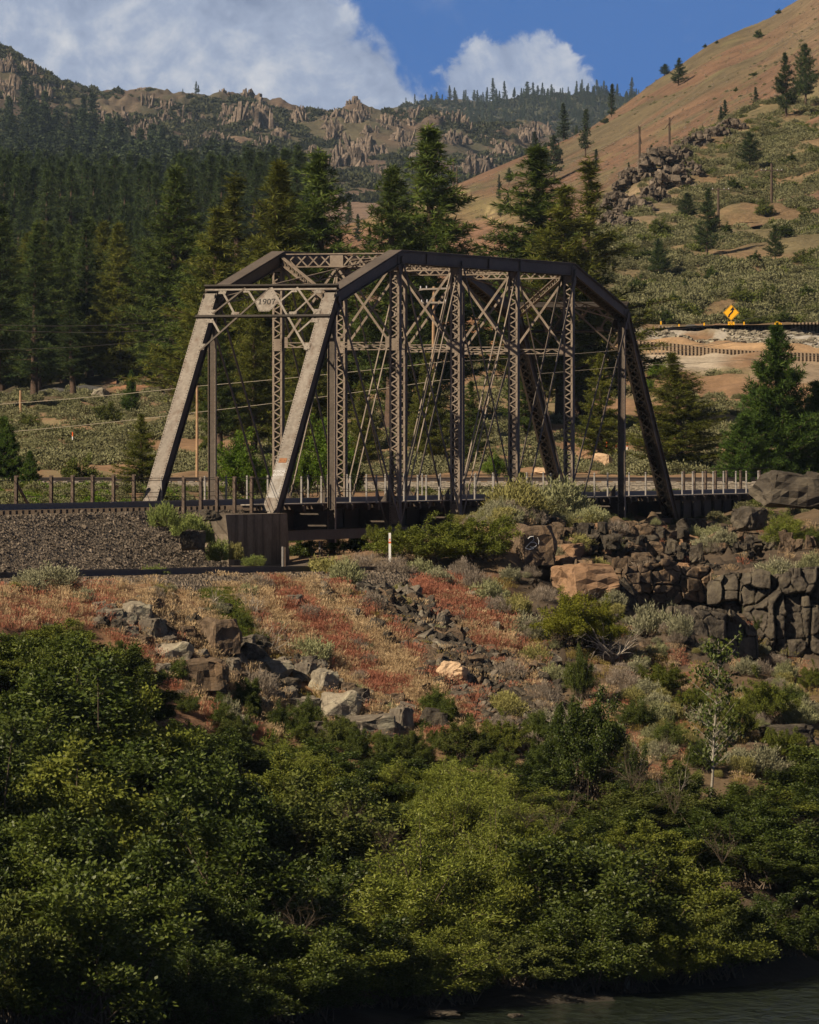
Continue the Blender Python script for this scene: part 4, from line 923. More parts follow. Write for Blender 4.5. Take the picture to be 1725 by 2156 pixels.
def rock(name, seed, mat, npts=16, rough_=.06, box=.55, sub=2):
    rg = np.random.default_rng(seed); bm = bmesh.new()
    pts = rg.uniform(-1, 1, (npts, 3)); pts = np.sign(pts)*np.abs(pts)**box
    pts *= np.minimum(1, 1.25/np.linalg.norm(pts, axis=1))[:, None]
    for q in pts: bm.verts.new(q*.5)
    bmesh.ops.convex_hull(bm, input=bm.verts); bmesh.ops.delete(bm, geom=[v for v in bm.verts if not v.link_faces], context='VERTS')
    bmesh.ops.dissolve_limit(bm, angle_limit=R(14), verts=bm.verts, edges=bm.edges)
    bmesh.ops.bevel(bm, geom=bm.edges[:], offset=.022, segments=1, affect='EDGES', clamp_overlap=True)
    bmesh.ops.triangulate(bm, faces=bm.faces); 
    bmesh.ops.subdivide_edges(bm, edges=[e for e in bm.edges if e.calc_length() > .12], cuts=sub, use_grid_fill=True); bmesh.ops.triangulate(bm, faces=bm.faces)
    co = np.array([v.co for v in bm.verts]); bm.normal_update(); no = np.array([v.normal for v in bm.verts])
    h = (fbm(co[:, 0]*4+co[:, 2]*3+seed, co[:, 1]*4-co[:, 2]*2.6, 4, seed)-.5)*2.6*rough_+(fbm(co[:, 0]*11+co[:, 1]*3+seed, co[:, 2]*11-co[:, 1]*5, 2, seed+2)-.5)*.05
    h = h+(ridged(co[:, 0]*2.2-seed, co[:, 2]*2.2+co[:, 1]*1.7, 3, seed+9)-.6)*.12
    h2 = -np.maximum(0, .09-np.abs(fbm(co[:, 0]*2.2+seed*.7, co[:, 2]*2.2+co[:, 1], 2, seed+5)-.5))*.55
    for v, q in zip(bm.verts, co+no*(h+h2)[:, None]): v.co = q
    me = bpy.data.meshes.new(name); bm.to_mesh(me); bm.free(); me.materials.append(mat if not isinstance(mat, str) else M[mat]); return me
def scatter(name, pts, srcs, scales, rz, label=None, tilt=None):
    """uncountable cover: one object whose points carry the same few plants or stones"""
    src = bpy.data.collections.new(name+'_source')
    for k, me in enumerate(srcs): src.objects.link(bpy.data.objects.new('%s_kind_%d' % (name, k), me))
    n = len(pts); me = bpy.data.meshes.new(name); me.vertices.add(n); me.vertices.foreach_set('co', np.asarray(pts, np.float32).ravel())
    def at(nm, ty, val, key):
        a = me.attributes.new(nm, ty, 'POINT'); a.data.foreach_set(key, np.asarray(val).ravel())
    rot = np.zeros((n, 3), np.float32); rot[:, 2] = rz
    if tilt is not None: rot[:, :2] = tilt
    at('rot', 'FLOAT_VECTOR', rot, 'vector'); scales = np.asarray(scales, np.float32)
    if scales.ndim == 1: scales = np.repeat(scales[:, None], 3, 1)
    at('scl', 'FLOAT_VECTOR', scales, 'vector'); at('pick', 'INT', rng.integers(0, len(srcs), n).astype(np.int32), 'value')
    g = bpy.data.node_groups.new(name, 'GeometryNodeTree')
    g.interface.new_socket('Geometry', in_out='INPUT', socket_type='NodeSocketGeometry'); g.interface.new_socket('Geometry', in_out='OUTPUT', socket_type='NodeSocketGeometry')
    i = g.nodes.new('NodeGroupInput'); o = g.nodes.new('NodeGroupOutput'); ci = g.nodes.new('GeometryNodeCollectionInfo')
    ci.inputs['Collection'].default_value = src; ci.inputs['Separate Children'].default_value = True; ci.inputs['Reset Children'].default_value = True
    ip = g.nodes.new('GeometryNodeInstanceOnPoints'); g.links.new(i.outputs[0], ip.inputs['Points']); g.links.new(ci.outputs[0], ip.inputs['Instance']); ip.inputs['Pick Instance'].default_value = True
    for nm, ty, sk in (('rot', 'FLOAT_VECTOR', 'Rotation'), ('scl', 'FLOAT_VECTOR', 'Scale'), ('pick', 'INT', 'Instance Index')):
        a = g.nodes.new('GeometryNodeInputNamedAttribute'); a.data_type = ty; a.inputs[0].default_value = nm; g.links.new(a.outputs[0], ip.inputs[sk])
    g.links.new(ip.outputs[0], o.inputs[0])
    ob = link(name, me); md = ob.modifiers.new('cover', 'NODES'); md.node_group = g
    return tag(ob, label, None, None, 'stuff')
def place(name, parts, loc, sc_, label, cat, group=None, rz=None, tilt=(0, 0)):
    """a plant: Empty at its foot with one child per part; parts = [(part name, mesh)]"""
    e = empty(name, loc, label, cat, group, random.uniform(0, 6.28) if rz is None else rz, sc_)
    e.rotation_euler = (tilt[0], tilt[1], e.rotation_euler[2])
    for pn, me in parts: link(pn, me, e)
    return e
def surfz(u, Y):
    if Y < 648 or u < 880: return S1.pt(u, Y) if Y < 900 else S4.pt(u, Y)
    return S2.pt(u, Y)
# ================================================================ VEGETATION AND ROCKS
K = {}      # plant kinds: list of (trunk, crown) meshes
K['pine'] = [pine('pine_a', 20, .16, 3.6, 1, 40, 4, .52, 9), pine('pine_b', 20, .10, 4.1, 2, 42, 4, .55, 9, .75, .2), pine('pine_c', 20, .22, 3.3, 3, 36, 4, .5, 9, .7, .1, .12)]
K['pine_warm'] = [pine('warm_pine_a', 20, .06, 4.4, 4, 42, 5, .6, 8, .8, .05, 0, 'pine_warm'), pine('warm_pine_b', 20, .12, 4.0, 5, 38, 4, .55, 9, .85, .1, .1, 'pine_warm')]
K['pine_thin'] = [pine('thin_pine', 20, .12, 4.2, 6, 34, 4, .5, 8, 1.25, .15, .22, 'pine_warm')]
K['pine_dark'] = [pine('dark_pine_a', 22, .14, 3.5, 7, 38, 4, .55, 8, .8, .15, .05, 'pine_dark'), pine('dark_pine_b', 22, .2, 3.0, 8, 36, 4, .55, 8, .7, .1, .1, 'pine_dark'), pine('dark_pine_c', 22, .08, 3.9, 9, 40, 4, .55, 8, .9, .2, .05, 'pine_dark')]
K['hill_pine'] = [pine('hill_pine_a', 12, .14, 3.2, 11, 22, 4, .55, 9, .8, .1, .1, 'pine_dark'), pine('hill_pine_b', 12, .2, 3.4, 12, 20, 4, .6, 9, .55, 0, .12, 'pine_dark'), pine('hill_pine_c', 12, .05, 4.2, 13, 24, 5, .6, 8, .6, 0, 0, 'pine_dark')]
K['juniper'] = [pine('juniper_a', 12, .03, 3.7, 14, 32, 6, .55, 9, .75, .0, .0, 'juniper', 6, .085), pine('juniper_b', 12, .02, 4.2, 15, 30, 6, .55, 9, .6, .0, .05, 'juniper', 6, .085)]
K['far'] = [pine('far_conifer_%d' % i, 20, cb, r*1.25, 20+i, 17, 4, 1.25, 5, sh, .1, sp_, 'pine_far', 4, .30) for i, (cb, r, sh, sp_) in enumerate([(.1, 3.2, .85, .0), (.2, 2.8, .7, .1), (.06, 3.6, 1.0, .05), (.25, 3.4, .6, .15), (.12, 2.5, .9, .1)])]
def tree(kind, i, u, vt, Y, wf, name, label, cat='pine tree', group=None, surf_=None, vb=None):
    b = (surf_.pt(u, Y) if surf_ else surfz(u, Y)); h = (ZC-(vt-HV)/F*Y)-b[2]
    tr_, cr_ = K[kind][i % len(K[kind])]; H0 = max(v.co.z for v in tr_.vertices)
    s = h/H0
    if surf_ in (S4, S5) : return tag(link(name, None, None), None)
    wf *= {'pine': 1.6, 'pine_warm': 1.55, 'pine_thin': 1.6, 'pine_dark': 1.5}.get(kind, 1.1)
    return place(name, [('trunk', tr_), ('crown', cr_)], b-np.array([0, 0, .15]), (s*wf, s*wf, s), label, cat, group)
hero = [  # kind, variant, u, top v, Y, width factor, label
 ('pine_dark', 0, 72, 492, 640, 1.0, 'tall dark pine at the forest edge, above the sage meadow left of the bridge'),
 ('pine_dark', 2, 246, 505, 690, .95, 'dark pine standing on the reddish earth bank left of the bridge'),
 ('pine', 0, 367, 356, 600, 1.05, 'tallest pine left of the bridge, directly above its left end post'),
 ('pine_dark', 1, 154, 630, 620, 1.3, 'shorter full-skirted pine beside the tall dark pine at the meadow edge'),
 ('pine_dark', 1, -12, 430, 585, 1.1, 'dark tall pine cut by the left picture edge'),
 ('juniper', 0, 277, 778, 560, .8, 'small dark green conifer on the sage meadow below the reddish bank'),
 ('pine_warm', 1, 297, 868, 342, 1.25, 'small yellowish pine just beyond the track, left of the left end post'),
 ('juniper', 1, 8, 874, 338, .95, 'bushy green conifer at the left picture edge beyond the cable fence'),
 ('juniper', 0, 62, 945, 336, 1.0, 'low green conifer beside the bushy one at the left picture edge'),
 ('pine_warm', 0, 580, 346, 450, .95, 'bright yellow-green pine rising behind the left top of the truss'),
 ('pine_thin', 0, 505, 370, 500, 1.15, 'thin-topped pine left of the bright yellow-green one'),
 ('pine_warm', 1, 455, 440, 490, 1.2, 'broad olive pine behind the left inclined chord'),
 ('pine', 2, 425, 500, 520, 1.1, 'green pine between the tallest pine and the thin-topped one'),
 ('pine', 1, 678, 322, 490, 1.05, 'pine with a narrow pointed top, right of the bright yellow-green pine'),
 ('pine', 2, 824, 353, 480, 1.0, 'slim pine close to the left of the tallest pine behind the top chord'),
 ('pine', 0, 910, 272, 490, 1.15, 'tallest pine behind the middle of the bridge, with dense tiers'),
 ('pine', 1, 858, 455, 485, .9, 'short pine between the slim pine and the tallest pine behind the middle'),
 ('pine', 0, 1130, 311, 510, 1.3, 'big pine behind the right half of the top chord, pointed top'),
 ('pine_thin', 0, 1228, 338, 505, 1.25, 'sparse-topped pine right of the big pine behind the top chord'),
 ('pine_warm', 1, 1185, 395, 500, 1.3, 'brownish olive pine between the big pine and the sparse-topped one'),
 ('pine_warm', 0, 905, 742, 425, .95, 'young yellow-green pine seen through the middle of the truss'), ('pine_warm', 1, 1264, 742, 420, 1.0, 'young yellow-green pine seen between the right posts and the right end post'), ('pine', 0, 992, 800, 402, .9, 'young dark pine behind the third lattice post'),
 ('pine_warm', 0, 645, 690, 432, 1.0, 'yellow-green pine behind the portal, seen between the two end posts'), ('pine_warm', 1, 535, 640, 440, .9, 'yellow-green pine seen just right of the left hanger'), ('pine', 2, 462, 690, 436, .9, 'green pine seen just right of the left end post'), ('pine_warm', 0, 765, 800, 412, .9, 'small yellow-green pine behind the second lattice post'), ('pine', 1, 1105, 720, 470, .9, 'green pine filling the gap behind the fifth lattice post'),
 ('pine_warm', 0, 1432, 742, 402, 1.5, 'olive young pine standing just right of the right end post'),
 ('juniper', 0, 1640, 686, 372, 1.02, 'large dense green conifer at the right, below the boarded walls'),
 ('juniper', 1, 1562, 868, 366, 1.1, 'low bushy green conifer at the left foot of the large dense one'),
 ('juniper', 1, 1722, 800, 374, 1.0, 'dark conifer cut by the right picture edge'),
 ('hill_pine', 0, 1656, 112, 1140, 1.0, 'large dark pine on the right-hand ridge with a leaning dead limb'),
 ('hill_pine', 1, 1697, 92, 1180, .9, 'dark pine behind the large one on the right-hand ridge'),
 ('hill_pine', 0, 1489, 397, 836, 1.0, 'slender dark pine in the middle of the right hillside near two poles'),
 ('hill_pine', 1, 1633, 472, 818, 1.0, 'dark pine high on the right hillside, right of the slender one'),
 ('hill_pine', 2, 1388, 500, 782, 1.0, 'rounded bushy pine on the right hillside nearest the bridge'),
 ('hill_pine', 2, 1443, 584, 730, .95, 'rounded dark pine just above the upper boarded wall'),
 ('hill_pine', 1, 1677, 600, 742, 1.1, 'spreading dark pine above the upper boarded wall, behind the road sign'),
 ('hill_pine', 1, 1712, 604, 748, .9, 'dark pine cut by the right edge above the boarded wall'),
 ('hill_pine', 1, 1446, 405, 905, 1.6, 'flat-topped small pine left of the slender pine on the right hillside'),
 ('hill_pine', 1, 1579, 276, 1010, 1.3, 'crooked small pine below the rocky crest of the right hillside'),
]
for k, i, u, vt, Y, wf, lab in hero:
    tree(k, i, u, vt, Y, wf, 'juniper_tree' if k == 'juniper' else 'pine_tree', lab, 'conifer' if k == 'juniper' else 'pine tree')
def ftree(i, b, h, wf, label, group, name='conifer_tree', k='far'):
    tr_, cr_ = K[k][i % len(K[k])]; H0 = {'far': 20, 'hill_pine': 12, 'pine': 20, 'pine_warm': 20}.get(k, 22); s = h/H0
    return place(name, [('trunk', tr_), ('crown', cr_)], b-np.array([0, 0, .3]), (s*wf, s*wf, s), label, 'conifer', group)
# trees on the brown hill
for i, (u, vt, vb, wf) in enumerate([(1187, 216, 297, 1.0), (1233, 233, 337, .75), (1214, 240, 281, 1.1), (1167, 284, 384, 1.0), (1150, 300, 372, 1.0), (1127, 280, 335, 1.1), (1255, 317, 368, .9), (1051, 369, 398, .9), (1072, 357, 396, 1.0), (1051, 398, 433, 1.1), (1070, 408, 442, 1.1), (1054, 430, 462, 1.1), (1429, 124, 185, 1.2), (1400, 133, 160, 1.8), (1288, 176, 247, .9), (1527, 213, 262, 1.1), (1518, 222, 262, 1.0), (1592, 184, 226, 1.2), (1372, 303, 345, .9), (1324, 343, 375, 1.1), (754, 452, 512, .9), (735, 425, 478, 1.1), (779, 478, 520, .8)]):
    Y = S3.hit(u, vb, 905, 1980); b = S3.pt(u, Y); h = (vb-vt)/F*Y
    lab = {12: 'lone flat-crowned pine on the bare crest of the brown hill', 13: 'round-crowned pine beside the lone one on the brown crest', 14: 'tall dark pine where the brown hill meets the far ridge', 0: 'tall dark conifer high on the left slope of the brown hill', 1: 'slim dark conifer below the tall one on the brown hill slope'}.get(i)
    ftree(i, b, h, wf*1.25, lab or 'small dark conifer scattered on the brown hill', None if lab else 'scattered conifers on the brown hill', k='far' if i not in (12, 13) else 'hill_pine')
# forest on the left
cnt = 0; pts_far = []
fr = np.random.default_rng(77)
cand = []
for _ in range(150):
    Y = fr.uniform(660, 1150); u = fr.uniform(-60, 470)
    cand.append((u, Y, fr.uniform(14, 24)))
cand.sort(key=lambda c: c[1])
for i, (u, Y, h) in enumerate(cand):
    b = S1.pt(u, Y) if Y < 760 else np.array([(u-CU)/F*Y, Y, max(float(S4.z(u, Y)), float(S1.z(u, min(Y, 900))) if Y < 900 else -99)])
    tv = np.interp(u, [-60, 120, 300, 470], [475, 465, 485, 520])+fr.uniform(-25, 70); h = min(h, (ZC-(tv-HV)/F*Y)-b[2])
    if h < 7: continue
    if i < 110: ftree(i, b, h, 1.45, 'conifer in the dense forest belt left of the bridge', 'conifers of the forest belt', k=('pine', 'pine_dark', 'pine_warm', 'pine')[i % 4])
    else: pts_far.append((b, h))
for _ in range(1250):
    Y = 1150*(3900/1150)**fr.random(); u = fr.uniform(-80, 640)
    lim = np.interp(u, [-80, 0, 150, 300, 420, 500, 640], [275, 280, 325, 385, 440, 470, 500])
    z = float(S4.z(u, Y)); v = HV+(ZC-z)/Y*F
    if v < lim-30 or (v < lim and fr.random() < .6): continue
    pts_far.append((np.array([(u-CU)/F*Y, Y, z]), fr.uniform(15, 29)))
pts_far.sort(key=lambda q: -q[1]/q[0][1])
for i, (b, h) in enumerate(pts_far[:130]): ftree(i, b, h, 1.15 if b[1] > 2000 else 1.35, 'distant conifer in the forest on the flank of the rocky mountain', 'conifers on the mountain flank', k='far' if b[1] > 2000 else 'pine_dark')
rest = pts_far[130:]
for nm, sel, kk, hh in (('conifer_forest', lambda Y: Y < 2000, [K['pine_dark'][0][1], K['pine_dark'][1][1], K['pine_dark'][2][1], K['pine'][0][1]], 21.), ('far_conifer_forest', lambda Y: Y >= 2000, [K['far'][i][1] for i in range(5)], 20.)):
    q = [(b, h) for b, h in rest if sel(b[1])]
    scatter(nm, [b-np.array([0, 0, .3]) for b, h in q], kk, np.array([[h/hh*1.3, h/hh*1.3, h/hh] for b, h in q]), fr.uniform(0, 6.28, len(q)), 'dense conifer forest on the lower slopes left of the bridge' if hh > 20 else 'dense distant conifer forest covering the mountain flank')
# ridge-top trees
for i in range(58):
    u = 868+480*fr.random()**.75; Y = fr.uniform(6350, 6520); z = float(S5.z(u, Y))
    ftree(i, np.array([(u-CU)/F*Y, Y, z]), fr.uniform(9, 17)*(1.35 if fr.random() < .2 else 1), 1.0, 'tiny conifer on the farthest wooded ridge', 'conifers along the farthest ridge')
pr = []
for i in range(420):
    u = fr.uniform(850, 1400); Y = fr.uniform(5700, 6480); z = float(S5.z(u, Y)); pr.append((u, Y, z))
scatter('ridge_woodland', [((u-CU)/F*Y, Y, z) for u, Y, z in pr], [K['far'][i][1] for i in range(5)], fr.uniform(.4, .7, len(pr)), fr.uniform(0, 6.28, len(pr)), 'scattered conifer woodland below the farthest ridge')
for i, (u, h) in enumerate([(413, 13), (418, 9), (505, 6), (678, 9), (690, 5), (775, 7), (783, 6), (840, 8), (846, 8), (815, 5), (385, 5), (248, 6), (560, 6)]):
    Y = 4170; ftree(i, np.array([(u-CU)/F*Y, Y, float(S4.z(u, Y))]), h*.62, 1.1, 'tiny dark conifer on the rocky mountain crest', 'conifers on the rocky crest')
# utility: brush blobs for slopes
def blob(name, seed, mat, n=900, leaf=(.17, .085)):
    rg = np.random.default_rng(seed); a = Acc(); d = unit(rg.normal(size=(n, 3))); d[:, 2] = np.abs(d[:, 2])
    lo = rg.uniform(.6, 1.15, 10); c = d*np.array([1, 1, .75])*(lo[((np.arctan2(d[:, 1], d[:, 0])+3.1416)/6.2832*9.99).astype(int)]*rg.uniform(.6, 1, n))[:, None]
    v, f = blades(c, unit(d+rg.normal(0, .6, (n, 3))), leaf[0]*rg.uniform(.6, 1.2, n), leaf[1], rg); a.add(v, f); return a.mesh(name, M[mat])
bl = [blob('brush_%d' % i, 200+i, 'sage_far') for i in range(5)]; bf = [blob('far_brush_%d' % i, 210+i, 'brush_far', 150, (.6, .35)) for i in range(4)]
gb_ = [blob('olive_brush', 228, 'leaf_olive', 850, (.17, .085))]
def cover(name, sheet, n, u0, u1, y0, y1, srcs, s0, s1, label, keep=None, seed=5, ymin=0):
    rg = np.random.default_rng(seed); u = rg.uniform(u0, u1, n); Y = y0*(y1/y0)**rg.random(n); z = sheet.z(u, Y); v = HV+(ZC-z)/Y*F; x = (u-CU)/F*Y
    ok = np.ones(n, bool) if keep is None else keep(u, Y, v, x)
    s = (s0+(s1-s0)*rg.random(n)**2.2)
    return scatter(name, np.column_stack([x, Y, z-.1*s])[ok], srcs, s[ok], rg.uniform(0, 6.28, n)[ok], label)
clump = lambda x, Y, sx, sy, sd, t: fbm(x/sx, Y/sy, 3, sd) > t
road = lambda u, Y: ((Y > 580) & (u > 1190) & (Y < 668)) | ((Y > 600) & (u > 880) & (u < 1240) & (Y < 640))
cover('valley_brush', S1, 9000, -120, 1850, 388, 660, bl, .25, 1.2, 'grey-green sagebrush covering the flat beyond the main line', lambda u, Y, v, x: clump(x, Y, 6, 11, 301, .47) & ~road(u, Y), 6)
cover('hillside_sagebrush', S2, 22000, 1040, 1850, 668, 1310, bl+bl+gb_, .25, 1.8, 'grey-green sagebrush covering the right hillside', lambda u, Y, v, x: clump(x, Y, 11, 24, 302, .41) & ~((u < 1440) & (v < 480) & (v > 330) & (np.random.default_rng(3).random(len(u)) < .8)), 7)
cover('hill_brush', S3, 900, 940, 1800, 1150, 1950, bl, .15, .7, 'low dry brush dotting the brown hill', lambda u, Y, v, x: clump(x, Y, 25, 60, 303, .5), 8)
cover('mountain_brush', S4, 26000, -60, 1330, 2650, 4200, bf, .8, 4.0, 'dark brush patches over the rocky mountain', lambda u, Y, v, x: clump(x, Y, 40, 110, 304, .50), 9)
cover('ridge_brush', S5, 1600, 840, 1420, 5500, 6500, bf, 2.5, 6, 'dark brush over the farthest ridge', None, 10)
gb = [blob('green_brush_%d' % i, 230+i, 'leaf_olive', 800, (.16, .08)) for i in range(2)]; gg = [blob('bright_brush_%d' % i, 240+i, 'leaf_bright', 800, (.15, .08)) for i in range(2)]
cover('trackside_brush', S1, 900, -60, 620, 292, 352, bl+gb+gg, .25, .75, 'sagebrush and green brush between the two tracks left of the bridge', None, 12)
cover('trackside_scrub', S1, 700, 560, 1800, 312, 353, bl+bl+gb, .2, .6, 'low sagebrush between the bridge and the main line', lambda u, Y, v, x: vnoise(u/70., Y/9., 4) > .45, 13)
# ---------------------------------------------------------------- crags
def crag(name, loc, w_, h, d_, seed, mat, label, n=26, group=None, spiky=1.0, rz=0, block=False):
    """rock outcrop: crowded angular blocks in one weathered mass"""
    rg = np.random.default_rng(seed); bm = bmesh.new()
    for i in range(n):
        a = rg.uniform(-1, 1); y = rg.uniform(-.5, .5)*d_; prof = (1-abs(a)**2.5)
        if block == 2: ww = w_*rg.uniform(.30, .52); dd = ww*rg.uniform(.7, 1.0); hh = h*rg.uniform(.55, .95); zc = hh*.5+rg.uniform(0, .12)*h
        elif block: ww = w_*rg.uniform(.16, .30); dd = ww*rg.uniform(.7, 1.1); hh = h*rg.uniform(.3, .62); zc = rg.uniform(.05, .75)*h
        elif spiky > .8: ww = w_*rg.uniform(.06, .15); dd = ww*rg.uniform(.8, 1.5); hh = h*max(prof, .12)*rg.uniform(.3, 1.05); zc = hh*.38
        else: ww = w_*rg.uniform(.07, .2); dd = ww*rg.uniform(.7, 1.3); hh = ww*rg.uniform(.5, 1.1); zc = rg.random()*h*prof*.85
        pts = rg.uniform(-1, 1, (18, 3)); pts = np.sign(pts)*np.abs(pts)**.45
        pts = pts*np.array([ww/2, dd/2, hh/2]); pts[:, :2] *= 1-.2*spiky*(pts[:, 2:3]/hh+.5)
        rot = Matrix.Rotation(rg.uniform(-.25, .25) if block else rg.uniform(0, 6.28), 3, 'Z') @ Matrix.Rotation(rg.normal(0, .08 if block else .18), 3, 'X') @ Matrix.Rotation(rg.normal(0, .08 if block else .18), 3, 'Y')
        pts = pts @ np.array(rot).T + np.array([a*(w_-ww)/2, y, zc])
        b2 = bmesh.new(); [b2.verts.new(q) for q in pts]; bmesh.ops.convex_hull(b2, input=b2.verts); bmesh.ops.delete(b2, geom=[v for v in b2.verts if not v.link_faces], context='VERTS')
        bmesh.ops.subdivide_edges(b2, edges=b2.edges, cuts=3 if block else 2, use_grid_fill=True); b2.normal_update()
        co = np.array([v.co for v in b2.verts]); k = 3.2/max(ww, hh)
        dz = ((fbm(co[:, 0]*k+seed+i, co[:, 2]*k*.8+co[:, 1]*k, 4, seed)-.5)*.34+np.floor(fbm(co[:, 0]*k*.8-i, co[:, 2]*k*.8+co[:, 1]*k*.6, 2, seed+3)*6)/6*.16-.08)*min(ww, hh)
        for v, q in zip(b2.verts, dz): v.co += v.normal*q
        m_ = bpy.data.meshes.new('t'); b2.to_mesh(m_); b2.free(); bm.from_mesh(m_); bpy.data.meshes.remove(m_)
    me = bpy.data.meshes.new(name); bm.to_mesh(me); bm.free(); me.materials.append(M[mat])
    return tag(link(name, me, None, loc, rz), label, 'rock outcrop', group)
for i, (u, v, w_, h, lab) in enumerate([(522, 262, 82, 62, 'large square-topped crag on the skyline of the rocky mountain'), (556, 270, 60, 60, None), (630, 262, 34, 44, 'narrow twin-peaked crag right of the large skyline crag'), (295, 300, 34, 62, 'pale cliff face on the mountain above the forest'), (70, 200, 30, 34, 'small dark crag high on the mountain at far left'), (95, 245, 60, 40, None), (200, 258, 50, 30, None), (748, 262, 44, 36, None), (735, 350, 70, 90, 'tall ribbed rock fin on the middle of the mountain'), (770, 330, 70, 60, None), (705, 300, 40, 60, None), (815, 262, 46, 32, None), (900, 330, 70, 40, None), (1010, 365, 80, 50, 'dark shadowed crag behind the crest of the brown hill'), (1060, 330, 60, 40, None), (1110, 300, 50, 40, None), (960, 300, 60, 34, None), (850, 300, 60, 36, None), (470, 262, 30, 26, None), (590, 300, 50, 34, None), (800, 380, 60, 40, None), (15, 150, 40, 40, None), (140, 270, 40, 36, None), (440, 300, 40, 26, None), (660, 330, 40, 30, None), (930, 370, 60, 36, None), (385, 262, 26, 18, None)]):
    Y = S4.hit(u, v, 2600, 4195); b = S4.pt(u, Y); k = Y/F
    w_ *= 1.25; h *= 1.15; crag('rock_outcrop', b-np.array([0, 0, h*k*.15]), w_*k, h*k, w_*k*.7, 400+i, 'crag_far', lab or 'rugged brown crag on the face of the rocky mountain', 60 if w_ > 40 else 30, None if lab else 'crags of the rocky mountain', 1.0)
cg = np.random.default_rng(91)
for i, (u, w_, h, lab) in enumerate([(522, 96, 46, 'square-topped crag standing on the skyline of the rocky mountain'), (632, 34, 26, 'small twin crag standing on the skyline'), (575, 60, 26, None), (745, 40, 22, None), (470, 36, 14, None), (30, 60, 20, None), (90, 50, 16, None), (820, 50, 14, None), (300, 40, 10, None), (880, 60, 16, None)]):
    b = S4.pt(u, 4190); k = 4190/F; crag('rock_outcrop', b-np.array([0, 0, h*k*.12]), w_*k, h*k, w_*k*.7, 1700+i, 'crag_far', lab or 'rugged brown crag on the skyline of the rocky mountain', 46, None if lab else 'crags of the rocky mountain', .9)
for i in range(110):
    u = cg.uniform(-20, 1180); v = np.interp(u, [r[0] for r in rdg], [r[1] for r in rdg])+6+cg.random()**1.6*130; w_ = cg.uniform(18, 62); h = w_*cg.uniform(.5, 1.05)
    Y = S4.hit(u, v, 2600, 4195); b = S4.pt(u, Y); k = Y/F
    crag('rock_outcrop', b-np.array([0, 0, h*k*.2]), w_*k, h*k, w_*k*.7, 1500+i, 'crag_far', 'rugged brown crag on the face of the rocky mountain', 22, 'crags of the rocky mountain', .9)
for i, (u, v, w_, h, lab) in enumerate([(1390, 365, 105, 70, 'big rugged brown outcrop below the pole on the right hillside'), (1330, 395, 70, 45, None), (1300, 440, 70, 45, None), (1340, 450, 90, 40, None), (1430, 345, 70, 45, None), (1470, 310, 80, 34, None), (1415, 395, 90, 50, 'craggy outcrop beneath the big rugged one on the right hillside'), (1375, 425, 80, 40, None), (1290, 470, 60, 30, None), (1510, 288, 60, 26, None), (1540, 275, 60, 20, None), (1450, 370, 60, 40, None), (1320, 480, 70, 24, None), (1700, 190, 50, 26, None)]):
    w_ *= 1.2; h *= 1.1; Y = S2.hit(u, v, 700, 1300); b = S2.pt(u, Y); k = Y/F
    crag('rock_outcrop', b-np.array([0, 0, h*k*.2]), w_*k, h*k, w_*k*.8, 450+i, 'crag', lab or 'craggy brown outcrop on the crest of the right hillside', 130, None if lab else 'outcrops of the right hillside', .55)
# ---------------------------------------------------------------- green and brown bushes beyond the bridge
K['leafy'] = [shrub('leafy_bush_%d' % i, 500+i, 1.7, 3.2, 60, 230, (.11, .065), 'leaf_bright') for i in range(2)]
K['oak'] = [shrub('olive_bush_%d' % i, 510+i, 2.0, 2.6, 60, 150, (.15, .08), 'leaf_olive', twigs='twig') for i in range(2)]
K['dark_bush'] = [shrub('dark_bush_%d' % i, 520+i, 1.7, 2.6, 50, 130, (.2, .12), 'leaf_dark') for i in range(2)]
def bush(k, i, u, vt, vb, w_, lab, name='shrub', cat='shrub', sheet=None, group=None, y0=300):
    sh = sheet or S1; Y = sh.hit(u, vb, y0); b = sh.pt(u, Y); q = Y/F
    s_, l_ = K[k][i % len(K[k])]; bb = [max(v.co.x for v in l_.vertices), max(v.co.z for v in l_.vertices)]
    e = place(name, [('stems', s_), ('foliage', l_)], b-np.array([0, 0, .05]), 1, lab, cat, group); e.scale = (w_*q/2/bb[0], w_*q/2/bb[0], (vb-vt)*q/bb[1]); return e
